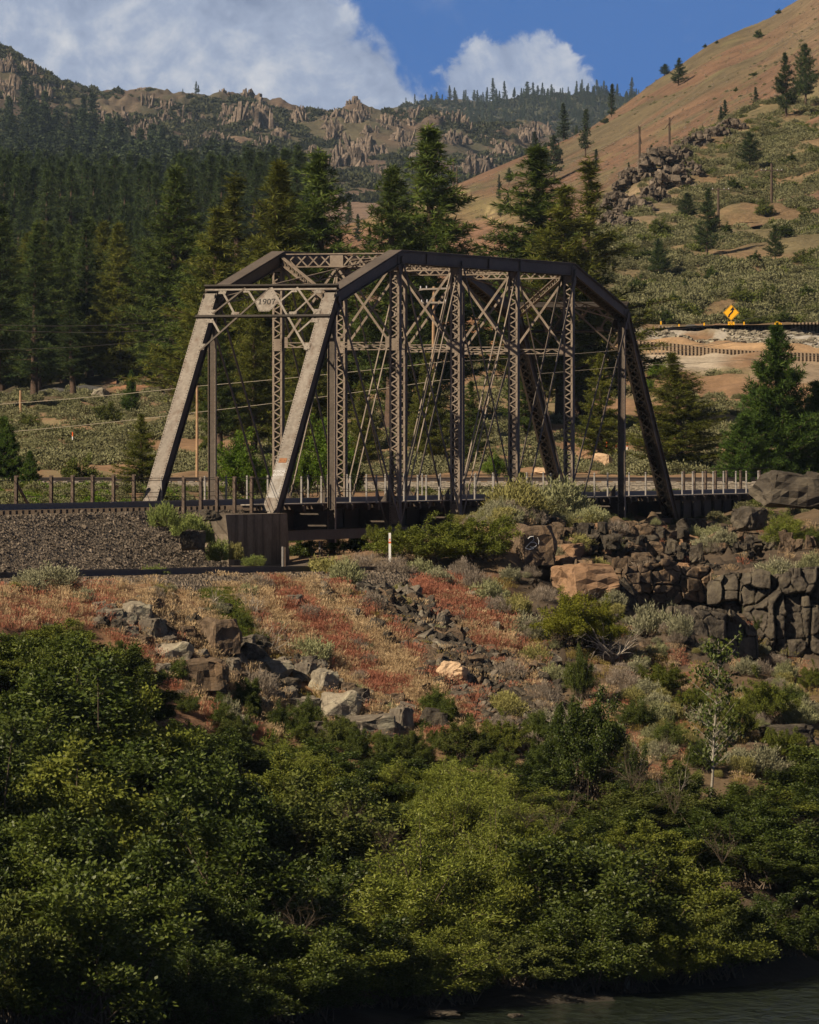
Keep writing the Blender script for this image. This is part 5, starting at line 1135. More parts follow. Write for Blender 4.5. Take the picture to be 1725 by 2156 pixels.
for k, i, u, vt, vb, w_, lab in [
 ('leafy', 0, 690, 870, 1052, 130, 'tall bright green bush seen between the left posts of the bridge'), ('leafy', 1, 560, 955, 1050, 110, 'bright green bush behind the left end of the deck'),
 ('leafy', 0, 500, 900, 1048, 110, 'bright green bush beside the left hanger, behind the deck'), ('leafy', 1, 630, 930, 1054, 110, 'bright green bush between the two end posts'), ('dark_bush', 0, 745, 960, 1040, 60, 'dark green bush behind the second lattice post'),
 ('leafy', 1, 1042, 938, 1008, 62, 'round green bush beyond the track behind the middle posts'), ('dark_bush', 1, 1085, 980, 1016, 70, 'low dark bush right of the round green one'), ('leafy', 0, 1388, 758, 802, 66, 'bright green bush on the slope below the lower boarded wall'), ('leafy', 1, 1365, 785, 826, 44, 'smaller bright green bush below the other one on that slope'),
 ('dark_bush', 0, 640, 1128, 1183, 70, 'dark green bush under the left end of the bridge'), ('leafy', 1, 700, 1126, 1184, 90, 'sunlit green bush seen below the bottom chord'), ('dark_bush', 1, 755, 1125, 1184, 80, 'dark green bush below the bottom chord, right of the sunlit one'), ('oak', 0, 167, 950, 1030, 108, 'rounded olive-brown bush beyond the fence, left of the bridge'), ('leafy', 1, 216, 1020, 1050, 66, 'low bright green bush beyond the left fence'), ('oak', 1, 440, 900, 960, 60, 'olive bush beside the short timber pole'), ('oak', 0, 60, 870, 905, 70, 'low olive bush on the sage meadow'), ('oak', 1, 225, 845, 900, 80, 'olive brush clump on the sage meadow below the reddish bank'), ('oak', 1, 1270, 905, 950, 60, 'olive bush beyond the marker posts'), ('oak', 0, 950, 860, 905, 80, 'olive bush behind the third lattice post'), ('oak', 0, 1130, 770, 830, 90, 'olive bush on the slope behind the right posts')]:
    bush(k, i, u, vt, vb, w_, lab, y0=320 if vb < 1060 else 290)
for j, (u, vb, w_, h) in enumerate([(1388, 500, 66, 40), (1667, 348, 40, 24), (1711, 330, 34, 26), (1543, 405, 36, 24), (1610, 462, 60, 40), (1655, 500, 60, 30), (1700, 470, 50, 30), (1400, 690, 60, 36), (1560, 640, 70, 36), (1500, 600, 50, 30), (1620, 650, 60, 40), (1345, 620, 60, 40), (1320, 560, 70, 36), (1360, 560, 50, 30), (1300, 520, 60, 34), (1590, 560, 50, 30), (1690, 560, 60, 34), (1530, 500, 40, 26), (1580, 700, 60, 30), (1700, 650, 60, 36), (1370, 700, 46, 40), (1650, 700, 50, 26), (1475, 680, 50, 30), (1420, 650, 40, 30)]):
    Y = S2.hit(u, vb, 668); b = S2.pt(u, Y); q = Y/F; s_, l_ = K[('oak', 'dark_bush')[j % 2]][j % 2]
    e = place('hillside_shrub', [('stems', s_), ('foliage', l_)], b-np.array([0, 0, .1]), 1, 'dark green shrub among the sagebrush of the right hillside', 'shrub', 'dark shrubs on the right hillside'); e.scale = (w_*q/4, w_*q/4, h*q/2.9)
for j, (u, vb, w_, h) in enumerate([(1275, 262, 22, 12), (1510, 98, 10, 7), (1598, 82, 28, 16), (1485, 104, 12, 8), (1452, 122, 8, 6), (1640, 30, 16, 10), (1550, 197, 12, 9), (1590, 160, 28, 8), (1180, 330, 14, 10)]):
    Y = S3.hit(u, vb, 905, 1990); b = S3.pt(u, Y); q = Y/F; s_, l_ = K['dark_bush'][j % 2]
    e = place('hillside_shrub', [('stems', s_), ('foliage', l_)], b-np.array([0, 0, .1]), 1, 'lone dark shrub on the bare brown hill', 'shrub', 'dark shrubs on the brown hill'); e.scale = (w_*q/3.4, w_*q/3.4, h*q/2.6)
# ---------------------------------------------------------------- near bank: thicket above the river
K['thick'] = [shrub('thicket_%d' % i, 600+i, 1.75, 3.3, 60, 520, (.092, .052), m_, side=16, clump=.125, base=.38, tipw=.5) for i, m_ in enumerate(['leaf_green', 'leaf_green', 'leaf_dark', 'leaf_lime', 'leaf_dark', 'leaf_olive'])]
K['willow'] = [shrub('willow_%d' % i, 620+i, 1.9, 3.4, 140, 260, (.095, .028), 'leaf_willow', .9, base=.3, clump=.09) for i in range(2)]
K['yellow'] = [shrub('yellow_bush', 630, 1.8, 2.4, 100, 260, (.085, .045), 'leaf_yellow')]
K['lime'] = [shrub('lime_bush_%d' % i, 640+i, 2.0, 2.2, 75, 380, (.08, .042), 'leaf_lime', side=14, clump=.12, tipw=.55) for i in range(2)]
K['green'] = [shrub('green_bush', 631, 1.8, 2.4, 100, 260, (.085, .042), 'leaf_green')]
outline = lambda u: np.interp(u, [-100, 0, 100, 200, 300, 345, 450, 560, 650, 760, 880, 1000, 1100, 1200, 1300, 1400, 1560, 1725, 1900], [1300, 1305, 1296, 1322, 1372, 1455, 1535, 1500, 1570, 1600, 1590, 1600, 1655, 1715, 1710, 1715, 1680, 1620, 1600])
tg = np.random.default_rng(9); nt_ = 0
thl = ['dense green leafy shrub in the riverside thicket', 'dark green leafy shrub in the riverside thicket', 'olive green shrub in the riverside thicket', 'pale willow shrub in the riverside thicket']
def thick(uu, Y, vt, wk, kk=None):
    global nt_
    b = S1.pt(uu, Y); vb = HV+(ZC-b[2])/Y*F; q = Y/F; h = (vb-vt)*q
    kk = kk or (K['willow'][nt_ % 2] if (850 < uu < 1110 and vt < 1720) or tg.random() < .10 else K['lime'][nt_ % 2] if tg.random() < .12 else K['thick'][int(tg.integers(0, 6))])
    nt_ += 1; mt = kk[1].materials[0].name; hz = max(v.co.z for v in kk[1].vertices)
    lb = thl[3] if 'willow' in mt else thl[1] if 'dark' in mt else thl[2] if 'olive' in mt else thl[0]
    e = place('riverside_shrub', [('stems', kk[0]), ('foliage', kk[1])], b-np.array([0, 0, .1]), 1, lb, 'shrub', 'shrubs of the riverside thicket')
    wd = np.clip(h*.33, .8, 2.0)*wk; e.scale = (wd*tg.uniform(.85, 1.15), wd*tg.uniform(.85, 1.15), h/hz)
for Y0 in (240, 234, 228, 221, 214, 208, 202, 196, 190):
    u = -90+tg.uniform(0, 110)
    while u < 1840:
        Y = Y0+tg.uniform(-3, 3); uu = u; u += tg.uniform(125, 225)
        if Y < shore(uu)+.6 or Y < 186: continue
        b = S1.pt(uu, Y); vb = HV+(ZC-b[2])/Y*F; q = Y/F
        vt = max(outline(uu)+tg.uniform(-10, 90), vb-tg.uniform(2.8, 6.2)/q)
        if vb-vt < 85 or (1130 < uu < 1420 and Y > 232 and vt < 1700) or (1520 < uu < 1640 and vt < 1660): continue
        thick(uu, Y, vt, tg.uniform(.9, 1.4))
for uu in np.arange(-60, 1840, 112):      # the crest of the thicket
    uu = uu+tg.uniform(-25, 25); vt = outline(uu)+tg.uniform(-14, 22)
    if 1140 < uu < 1330: vt = max(vt, 1705)
    Y = S1.hit(uu, vt+tg.uniform(120, 170), 186); thick(uu, Y, vt, tg.uniform(1.2, 1.6))
for uu, vt, dv in [(1130, 1600, 120), (1330, 1640, 110), (1410, 1640, 110), (1470, 1680, 110), (1560, 1640, 110), (1620, 1655, 100), (1690, 1600, 120), (1290, 1690, 120), (1180, 1700, 110), (840, 1575, 110), (760, 1590, 110), (690, 1580, 110), (620, 1545, 110), (950, 1580, 120), (1060, 1620, 120), (1725, 1560, 110), (1650, 1735, 110), (1590, 1760, 110)]:
    thick(uu, S1.hit(uu, vt+dv, 186), vt, tg.uniform(1.3, 1.7))
for uu in np.arange(470, 1840, 84):
    uu = uu+tg.uniform(-25, 25); Y = shore(uu)+tg.uniform(.1, 1.2); thick(uu, Y, HV+(ZC-tg.uniform(2.2, 3.6))/Y*F, tg.uniform(1.1, 1.5))
print('thicket', nt_)
for k, i, u, vt, vb, w_, lab in [
 ('yellow', 0, 1203, 1232, 1362, 175, 'yellow-green bush below the orange-brown boulder'), ('yellow', 0, 1265, 1258, 1385, 130, 'darker side of the yellow-green bush, next to the rock shadow'), ('green', 0, 1225, 1350, 1480, 90, 'leafy sapling bush below the yellow-green bush'), ('thick', 2, 1235, 1428, 1690, 205, 'big round dark green shrub in the middle of the right bank'), ('thick', 4, 1180, 1460, 1660, 130, 'dark shrub at the left side of the big round one'),
 ('lime', 1, 1395, 1392, 1462, 140, 'green bush under the sagebrush ledge on the right bank'), ('lime', 0, 1612, 1395, 1525, 170, 'wide green bush below the dark cliff blocks'), ('willow', 0, 1655, 1068, 1156, 165, 'bright willow bush in front of the dark boulder at far right'), ('green', 0, 1725, 1100, 1150, 80, 'green bush at the right picture edge beside the bright willow'),
 ('green', 0, 1595, 1290, 1345, 34, 'small green bush growing from a crack in the cliff'), ('lime', 0, 885, 1072, 1190, 290, 'olive green bush covering the middle of the deck'), ('lime', 1, 1005, 1082, 1192, 230, 'olive bush with bare twigs left of the painted rock'), ('lime', 1, 812, 1096, 1172, 120, 'green bush at the left end of the olive bush'),
 ('green', 0, 645, 1460, 1560, 90, 'leggy green sapling among the grey boulders'), ('green', 0, 590, 1480, 1560, 80, 'young green shrub left of the leggy sapling'), ('green', 0, 920, 1440, 1520, 100, 'green shrub in front of the tan boulder'), ('lime', 0, 1060, 1490, 1600, 150, 'olive shrub at the foot of the rubble slope'), ('thick', 5, 975, 1510, 1610, 120, 'olive shrub left of the one at the foot of the rubble'), ('green', 0, 505, 1275, 1330, 60, 'small green weedy bush right of the big brown boulder'), ('green', 0, 545, 1320, 1362, 60, 'small green bush below the dead branches'), ('green', 0, 1560, 1660, 1760, 120, 'green shrub below the white-trunked sapling'), ('thick', 4, 1340, 1560, 1720, 130, 'dark shrub between the big round one and the white-trunked sapling'), ('thick', 2, 1130, 1560, 1690, 110, 'dark shrub at the foot of the olive ones on the rubble'), ('thick', 5, 1430, 1590, 1720, 110, 'olive shrub at the foot of the white-trunked sapling'), ('green', 0, 1335, 1462, 1540, 120, 'green bush on the slope right of the big round shrub'), ('lime', 0, 1455, 1432, 1510, 110, 'yellow-green bush left of the sapling crown'), ('lime', 1, 1555, 1470, 1560, 120, 'yellow-green bush right of the sapling crown'), ('green', 0, 1660, 1430, 1500, 110, 'green bush at the foot of the low cliff slab'), ('lime', 0, 1715, 1385, 1460, 90, 'yellow-green bush at the right picture edge below the cliff'), ('green', 0, 1480, 1545, 1630, 120, 'green bush at the left foot of the sapling'), ('green', 0, 1410, 1500, 1580, 100, 'green bush left of the sapling trunk'), ('lime', 1, 1650, 1530, 1610, 110, 'yellow-green bush right of the low rock ledge'), ('green', 0, 1725, 1560, 1650, 110, 'green bush at the right edge above the thicket'), ('lime', 1, 1290, 1545, 1640, 100, 'yellow-green bush at the right foot of the big round shrub'), ('willow', 1, 1010, 1590, 1760, 220, 'bright yellow-green willow standing out of the thicket'), ('willow', 0, 900, 1640, 1790, 150, 'yellow-green willow left of the brightest one')]:
    bush(k, i, u, vt, vb, w_, lab, y0=212)
# white-trunked sapling with large leaves
def sapling():
    rg = np.random.default_rng(71); st = Acc(); lf = Acc(); H = 4.6
    z = np.linspace(0, H, 8); pts = np.column_stack([np.cumsum(rg.normal(0, .05, 8))+.05*z, np.cumsum(rg.normal(0, .05, 8)), z]); r = np.linspace(.06, .012, 8)
    for i in range(7): tubes(st, pts[i:i+1], pts[i+1:i+2], r[i], r[i+1], 6)
    C = []; D = []
    for i in range(64):
        zz = rg.uniform(.9, H); a = np.array([np.interp(zz, z, pts[:, 0]), np.interp(zz, z, pts[:, 1]), zz]); az = rg.uniform(0, 6.28); ln = rg.uniform(.6, 1.5)*(1.15-.45*zz/H)
        d = unit(np.array([math.cos(az), math.sin(az), .75])); e = a+d*ln; tubes(st, a[None], e[None], .016, .006, 4)
        n = 26 if zz > 1.6 else 12; t = rg.uniform(.35, 1.05, n)[:, None]; C.append(a+(e-a)*t+rg.normal(0, .09, (n, 3))); D.append(unit(rg.normal(0, 1, (n, 3))+np.array([0, 0, -.7])))
    C = np.concatenate(C); v, f = blades(C, np.concatenate(D), rg.uniform(.11, .17, len(C)), rg.uniform(.07, .11, len(C)), rg); lf.add(v, f)
    return st.mesh('sapling_trunk', M['bark_pale']), lf.mesh('sapling_leaves', M['leaf_green'])
sa = sapling(); Y = S1.hit(1497, 1690, 215); b = S1.pt(1497, Y)
e = place('poplar_sapling', [('trunk', sa[0]), ('crown', sa[1])], b, (1, 1, (1690-1368)/F*Y/4.7), 'white-trunked sapling with large glossy leaves on the right bank', 'sapling', rz=0)
# ---------------------------------------------------------------- sagebrush near the bridge
SGm = {}
for i, (k, m_, dr) in enumerate([('sage', 'sage', 0), ('grey', 'sage_grey', 0), ('yel', 'sage_yellow', 0), ('grn', 'sage_green', 0), ('dry', 'sage_dry', 1)]):
    SGm[k] = [sage('sagebrush_%s_%d' % (k, j), 700+10*i+j, m_, 620 if not dr else 420, .9, .95, (.15, .03) if not dr else (.22, .016)) for j in range(2)]
sages = [  # kind, u, top, base, width, label
 ('grn', 345, 1056, 1110, 70, 'greenish sagebrush at the upper corner of the ballast slope'), ('grn', 395, 1078, 1130, 80, 'sagebrush on the ballast slope, right of the upper corner one'), ('grn', 425, 1098, 1145, 56, 'sagebrush hanging beside the abutment top'), ('grn', 460, 1132, 1182, 56, 'upright sagebrush at the foot of the ballast slope by the abutment'), ('yel', 498, 1142, 1180, 40, 'small pale sagebrush against the abutment face'), ('grn', 536, 1168, 1193, 58, 'low spreading sagebrush in front of the abutment'),
 ('grey', 112, 1188, 1240, 140, 'wide blue-grey sagebrush over the lower rail at left'), ('grey', 60, 1205, 1250, 70, 'dry grey sagebrush left of the wide blue-grey one'), ('grn', 322, 1188, 1222, 80, 'greenish sagebrush with pale stones beside the lower rail'), ('grey', 178, 1244, 1275, 56, 'small grey sagebrush above the left thicket'),
 ('yel', 688, 1168, 1222, 90, 'green-yellow sagebrush where the lower rails end'), ('sage', 725, 1172, 1230, 80, 'dark-stemmed sagebrush right of the rail end'), ('dry', 770, 1168, 1210, 80, 'dry grey brush around the white marker post'), ('yel', 665, 1185, 1215, 50, 'small sagebrush at the very end of the lower rails'), ('dry', 830, 1172, 1215, 90, 'dry grey brush right of the white marker post'), ('sage', 880, 1180, 1220, 80, 'grey sagebrush above the red grass crest'), ('dry', 975, 1180, 1225, 70, 'spiky dead sagebrush at the right of the red grass crest'), ('grey', 925, 1190, 1230, 70, 'pale sagebrush at the top of the red grass'),
 ('sage', 985, 1022, 1092, 160, 'broad sagebrush hiding the deck behind the fourth post'), ('yel', 1085, 1004, 1088, 130, 'yellowish sagebrush on the knoll before the deck'), ('sage', 1178, 1002, 1094, 160, 'tallest sagebrush on the knoll before the deck'), ('dry', 1195, 1045, 1100, 90, 'dry lower side of the sagebrush on the knoll'), ('dry', 1110, 1040, 1090, 70, 'brown brush between the sagebrushes of the knoll'), ('yel', 1195, 1086, 1120, 90, 'yellow-green low sagebrush below the knoll'), ('sage', 1245, 1082, 1122, 80, 'rounded sagebrush right of the yellow-green low one'), ('dry', 1290, 1092, 1122, 70, 'dry grey sagebrush before the right end of the deck'), ('yel', 1215, 1122, 1150, 80, 'pale grassy sagebrush above the boulders'),
 ('sage', 1465, 1108, 1134, 80, 'sagebrush at the foot of the graffiti panels'), ('grey', 1640, 1172, 1222, 105, 'blue-grey sagebrush above the cliff blocks'), ('dry', 1355, 1212, 1280, 110, 'dry dark sagebrush on the rocks of the right bank'), ('sage', 1455, 1210, 1258, 96, 'sagebrush right of the dry dark one'), ('grey', 1368, 1282, 1350, 90, 'tall grey-green sagebrush on the ledge'), ('grey', 1435, 1315, 1368, 66, 'smaller grey sagebrush beside the tall one on the ledge'), ('grey', 1410, 1262, 1300, 60, 'grey sagebrush above the ledge'),
 ('grey', 1110, 1292, 1345, 100, 'silver sagebrush left of the yellow-green bush'), ('yel', 1085, 1255, 1300, 70, 'pale sagebrush above the silver one'), ('sage', 1030, 1225, 1275, 80, 'sagebrush at the right end of the red grass'), ('dry', 1000, 1200, 1245, 80, 'tangled dry brush below the olive bush'), ('sage', 655, 1342, 1402, 100, 'rounded olive sagebrush above the grey boulders'), ('dry', 545, 1412, 1478, 90, 'pinkish dry brush among the boulders'), ('grey', 478, 1462, 1520, 60, 'grey sagebrush at the edge of the left thicket'), ('grey', 505, 1510, 1570, 50, 'grey sprigged sagebrush below the pinkish dry brush'), ('grey', 58, 1568, 1628, 46, 'grey sagebrush sprig in the dark left thicket'), ('grey', 88, 1612, 1676, 56, 'second grey sagebrush sprig in the dark left thicket'),
 ('grey', 1690, 1465, 1512, 100, 'grey sagebrush by the right picture edge, below the cliff'), ('grey', 1600, 1570, 1635, 120, 'grey-green sagebrush on the low ledge at right'), ('grey', 1345, 1385, 1420, 60, 'faded sagebrush below the ledge'), ('dry', 810, 1525, 1560, 70, 'dry grey twiggy brush between the dark boulders'), ('dry', 780, 1250, 1290, 70, 'pale dead brush on the reddish slope'), ('dry', 645, 1268, 1300, 60, 'pale dead brush low on the reddish slope'), ('dry', 540, 1215, 1245, 80, 'dry grey grass clump beside the lower bed')]
for j, (k, u, vt, vb, w_, lab) in enumerate(sages):
    y0 = 185 if u < 150 and vt > 1500 else (262 if 300 < u < 500 and vt < 1110 else 222); Y = S1.hit(u, vb, y0); b = S1.pt(u, Y)
    if u < 560 and vb < 1200 and u > 300:      # on the ballast slope
        Y = {345: 260, 395: 262, 425: 263.5, 460: 262, 498: 264, 536: 261.5}[u]; b = P(u, vb-3, Y)
    q = Y/F; s_, l_ = SGm[k][j % 2]
    e = place('sagebrush', [('stems', s_), ('foliage', l_)], b-np.array([0, 0, .04]), 1, lab, 'sagebrush'); e.scale = (w_*q/1.8, w_*q/1.8, (vb-vt)*q/1.05)
# unseen tree added just outside the view to cast shade on the left thicket
bt = shrub('cottonwood', 790, 4.2, 10.5, 90, 330, (.2, .13), 'leaf_green', side=12)
b = S1.pt(-330, 181.5); place('cottonwood_tree', [('trunk', bt[0]), ('crown', bt[1])], b, 1, 'added unseen cottonwood on the river bank just beyond the left picture edge', 'tree')
# dead branches
DD = [dead('dead_branches_%d' % i, 800+i, 1.2, 9 if i else 14) for i in range(4)]
for j, (u, vb, s_, lab) in enumerate([(535, 1300, .9, 'bleached dead branches beside the big brown boulder'), (572, 1385, 1.1, 'tangle of pale dead branches between the boulders'), (1000, 1165, 1.2, 'tangle of pale bare twigs left of the painted rock'), (1030, 1150, 1.1, 'second tangle of bare twigs beside the painted rock'), (1290, 1400, 1.6, 'arching dead branch below the grey sagebrush ledge'), (1320, 1690, 1.7, 'dead grey stems below the big round shrub'), (1400, 1720, 1.6, 'dead stems left of the white-trunked sapling'), (720, 1520, 1.2, 'dead twigs arching over the pale boulders'), (1200, 1560, 1.4, 'dead drooping branches in the big round shrub'), (440, 1290, .7, 'thin dead twigs above the big brown boulder'), (1440, 1950, 1.5, 'bare pale twigs hanging over the river'), (640, 1800, 1.6, 'bare branches inside the thicket')]):
    Y = S1.hit(u, vb, 205); b = S1.pt(u, Y); m_ = DD[j % 4]
    o = tag(link('dead_branch', m_, None, b, j*1.3, s_), lab, 'dead branch')
dw = np.random.default_rng(15); DT = [dead('bare_twigs_%d' % i, 840+i, 1.2, 10, .6, 'twig', .5) for i in range(3)]
for j in range(22):
    u = dw.uniform(60, 1700); Y = dw.uniform(max(189, shore(u)+1.5), shore(u)+20); b = S1.pt(u, Y); h = dw.uniform(1.5, 3.2)
    tag(link('dead_branch', DT[j % 3], None, b+np.array([0, -1.0, h*.75]), dw.uniform(0, 6.2), dw.uniform(.7, 1.2)), 'bare brown twigs poking out of the riverside thicket', 'dead branch', 'bare twigs in the riverside thicket')
# ================================================================ ROCKS
RK = {}
for i, k in enumerate(['rock_brown', 'rock_grey', 'rock_pale', 'rock_tan', 'rock_dark', 'rock_orange']):
    RK[k] = [rock('%s_%d' % (k, j), 900+10*i+j, k, 26+j*5, .07 if k != 'rock_tan' else .025, .45, 3) for j in range(3)]
def boulder(k, j, u, v, w_, h, lab, rz=0., y0=205, grp=None, dep=.9, tilt=(0, 0), sink=.18, name='boulder', Y=None):
    fix = Y is not None
    """v = foot of the visible stone"""
    Y = Y or S1.hit(u, v, y0); b = S1.pt(u, Y); q = Y/F; me = RK[k][j % 3]
    hh = h*q; o = tag(link(name, me), lab, 'boulder', grp); ww = w_*q
    o.location = P(u, v-h*.5, Y) if fix else b+np.array([0, 0, hh*(.5-sink)+.02]); o.rotation_euler = (tilt[0], tilt[1], rz); o.scale = (ww*1.08, ww*dep*1.08, hh*1.12); return o
for a in [('rock_pale', 0, 285, 1316, 62, 46, 'pale tan boulder with a dark face, topmost of the left boulder pile', .3), ('rock_grey', 1, 322, 1352, 60, 48, 'grey rounded boulder below the pale tan one', .8), ('rock_grey', 2, 240, 1326, 50, 34, 'grey flat boulder at the left end of the boulder pile', .2),
 ('rock_brown', 0, 466, 1392, 82, 88, 'big square brown boulder standing above the others', .35), ('rock_pale', 1, 365, 1392, 84, 44, 'light layered slab between the grey boulder and the big brown slab', .1), ('rock_brown', 2, 428, 1460, 112, 82, 'big brown flat-faced slab leaning on the slope', .25),
 ('rock_pale', 2, 583, 1436, 62, 40, 'pale-topped boulder in the middle of the slope', .4), ('rock_grey', 0, 555, 1420, 40, 26, None, .1), ('rock_grey', 1, 645, 1436, 52, 40, 'grey boulder right of the pale-topped one', 1.0), ('rock_pale', 0, 682, 1466, 52, 56, 'whitish pointed boulder in the diagonal line of stones', .6), ('rock_pale', 1, 716, 1512, 84, 66, 'large cracked pale grey boulder under the whitish pointed one', .2), ('rock_grey', 2, 640, 1505, 70, 36, None, .5),
 ('rock_dark', 0, 690, 1560, 108, 40, 'dark flat slab at the edge of the thicket', .1), ('rock_grey', 0, 790, 1552, 104, 52, 'grey dark-sided boulder above the bright willow', .3), ('rock_grey', 1, 846, 1545, 50, 66, 'upright grey stone right of the grey dark-sided boulder', .7), ('rock_dark', 1, 915, 1550, 60, 54, 'dark boulder at the top of the bright willow', .1),
 ('rock_tan', 0, 955, 1446, 62, 50, 'smooth tan boulder alone on the dark rubble', -.3), ('rock_grey', 2, 345, 1425, 36, 30, None, .3), ('rock_brown', 1, 500, 1450, 44, 34, None, .8), ('rock_brown', 0, 395, 1350, 38, 34, None, .2), ('rock_brown', 2, 420, 1338, 36, 30, None, 1.2), ('rock_grey', 1, 270, 1345, 44, 28, None, .4), ('rock_brown', 1, 305, 1378, 36, 26, None, .9),
 ('rock_grey', 0, 210, 1290, 30, 20, None, .5), ('rock_grey', 2, 232, 1302, 34, 22, None, .1), ('rock_dark', 2, 390, 1418, 40, 30, None, .1), ('rock_dark', 1, 525, 1400, 60, 36, None, .6), ('rock_grey', 1, 560, 1448, 46, 30, None, .3), ('rock_dark', 2, 610, 1465, 50, 34, None, .3), ('rock_grey', 0, 735, 1470, 34, 30, None, .4), ('rock_dark', 0, 760, 1500, 40, 44, None, .9), ('rock_dark', 1, 640, 1540, 60, 34, None, .2), ('rock_pale', 2, 498, 1530, 36, 26, None, .2), ('rock_pale', 0, 318, 1212, 30, 16, 'pale stone beside the lower rail'), ('rock_orange', 0, 305, 1216, 30, 20, 'orange-stained stone beside the lower rail'), ('rock_grey', 0, 442, 1275, 28, 16, None), ('rock_dark', 1, 470, 1300, 40, 24, None), ('rock_grey', 2, 620, 1275, 34, 26, None), ('rock_grey', 1, 745, 1300, 40, 20, None), ('rock_grey', 0, 680, 1270, 30, 18, None),
 ('rock_dark', 0, 400, 1118, 50, 40, 'dark rough rock under the sagebrush by the abutment', .2), ('rock_dark', 1, 440, 1092, 44, 24, 'dark rock on top of the abutment corner', .5), ('rock_dark', 2, 408, 1150, 50, 40, 'dark rock at the edge of the ballast slope', .9)]:
    k, j, u, v, w_, h, lab = a[:7]; rz = a[7] if len(a) > 7 else random.uniform(0, 3)
    Y = {400: 263, 440: 264.5, 408: 261}.get(u) if v < 1160 else None
    o = boulder(k, j, u, v, w_, h, lab or 'grey-brown angular stone in the boulder pile on the slope', rz, 222, None if lab else 'stones of the slope boulder pile', Y=Y)
    if Y: o.location = P(u, v-h*.3, Y)
for a in [('rock_brown', 0, 1123, 1196, 96, 100, 'rounded brown boulder with a white painted scrawl', .2), ('rock_orange', 1, 1235, 1255, 132, 78, 'large orange-brown boulder with a dark shaded side', .3), ('rock_orange', 0, 1180, 1212, 70, 40, 'brown boulder between the painted one and the orange-brown one', .8), ('rock_orange', 2, 1195, 1180, 70, 40, None), ('rock_dark', 0, 1460, 1130, 64, 42, 'dark block at the top of the rock pile, below the right end post'), ('rock_brown', 0, 1350, 1195, 60, 40, None),
 ('rock_dark', 1, 1665, 1068, 150, 74, 'huge rounded dark boulder hiding the end of the trestle', .2), ('rock_dark', 2, 1580, 1118, 70, 48, 'dark boulder at the foot of the trestle, left of the bright willow', .6), ('rock_dark', 0, 1735, 1075, 90, 80, 'dark boulder at the right picture edge by the trestle end', .6)]:
    k, j, u, v, w_, h, lab = a[:7]; rz = a[7] if len(a) > 7 else random.uniform(0, 3)
    Yf = {1665: 300, 1580: 297, 1735: 301}.get(u)
    boulder(k, j, u, v, w_, h, lab or 'brown angular rock in the pile on the right bank', rz, 222, None if lab else 'rocks of the right bank pile', Y=Yf)
rr_ = np.random.default_rng(55)
for i in range(120):
    u = rr_.uniform(1150, 1520); v = 1112+rr_.random()*110+max(0, (u-1250))*.12; s_ = rr_.uniform(16, 44)
    boulder(['rock_brown', 'rock_dark', 'rock_orange', 'rock_brown'][i % 4], i, u, v, s_, s_*rr_.uniform(.5, .8), 'brown angular rock in the pile on the right bank', rr_.uniform(0, 3), 240, 'rocks of the right bank pile', tilt=(rr_.normal(0, .25), rr_.normal(0, .25)))
for i in range(125):
    u = rr_.uniform(205, 860); v = np.interp(u, [200, 300, 450, 600, 700, 860], [1275, 1290, 1330, 1400, 1440, 1500])+rr_.random()**1.4*np.interp(u, [200, 420, 860], [60, 150, 60]); s_ = rr_.uniform(13, 44)
    boulder(['rock_grey', 'rock_brown', 'rock_dark', 'rock_grey'][i % 4], i, u, v, s_, s_*rr_.uniform(.5, .85), 'grey-brown angular stone in the boulder pile on the slope', rr_.uniform(0, 3), 222, 'stones of the slope boulder pile', tilt=(rr_.normal(0, .3), rr_.normal(0, .3)))
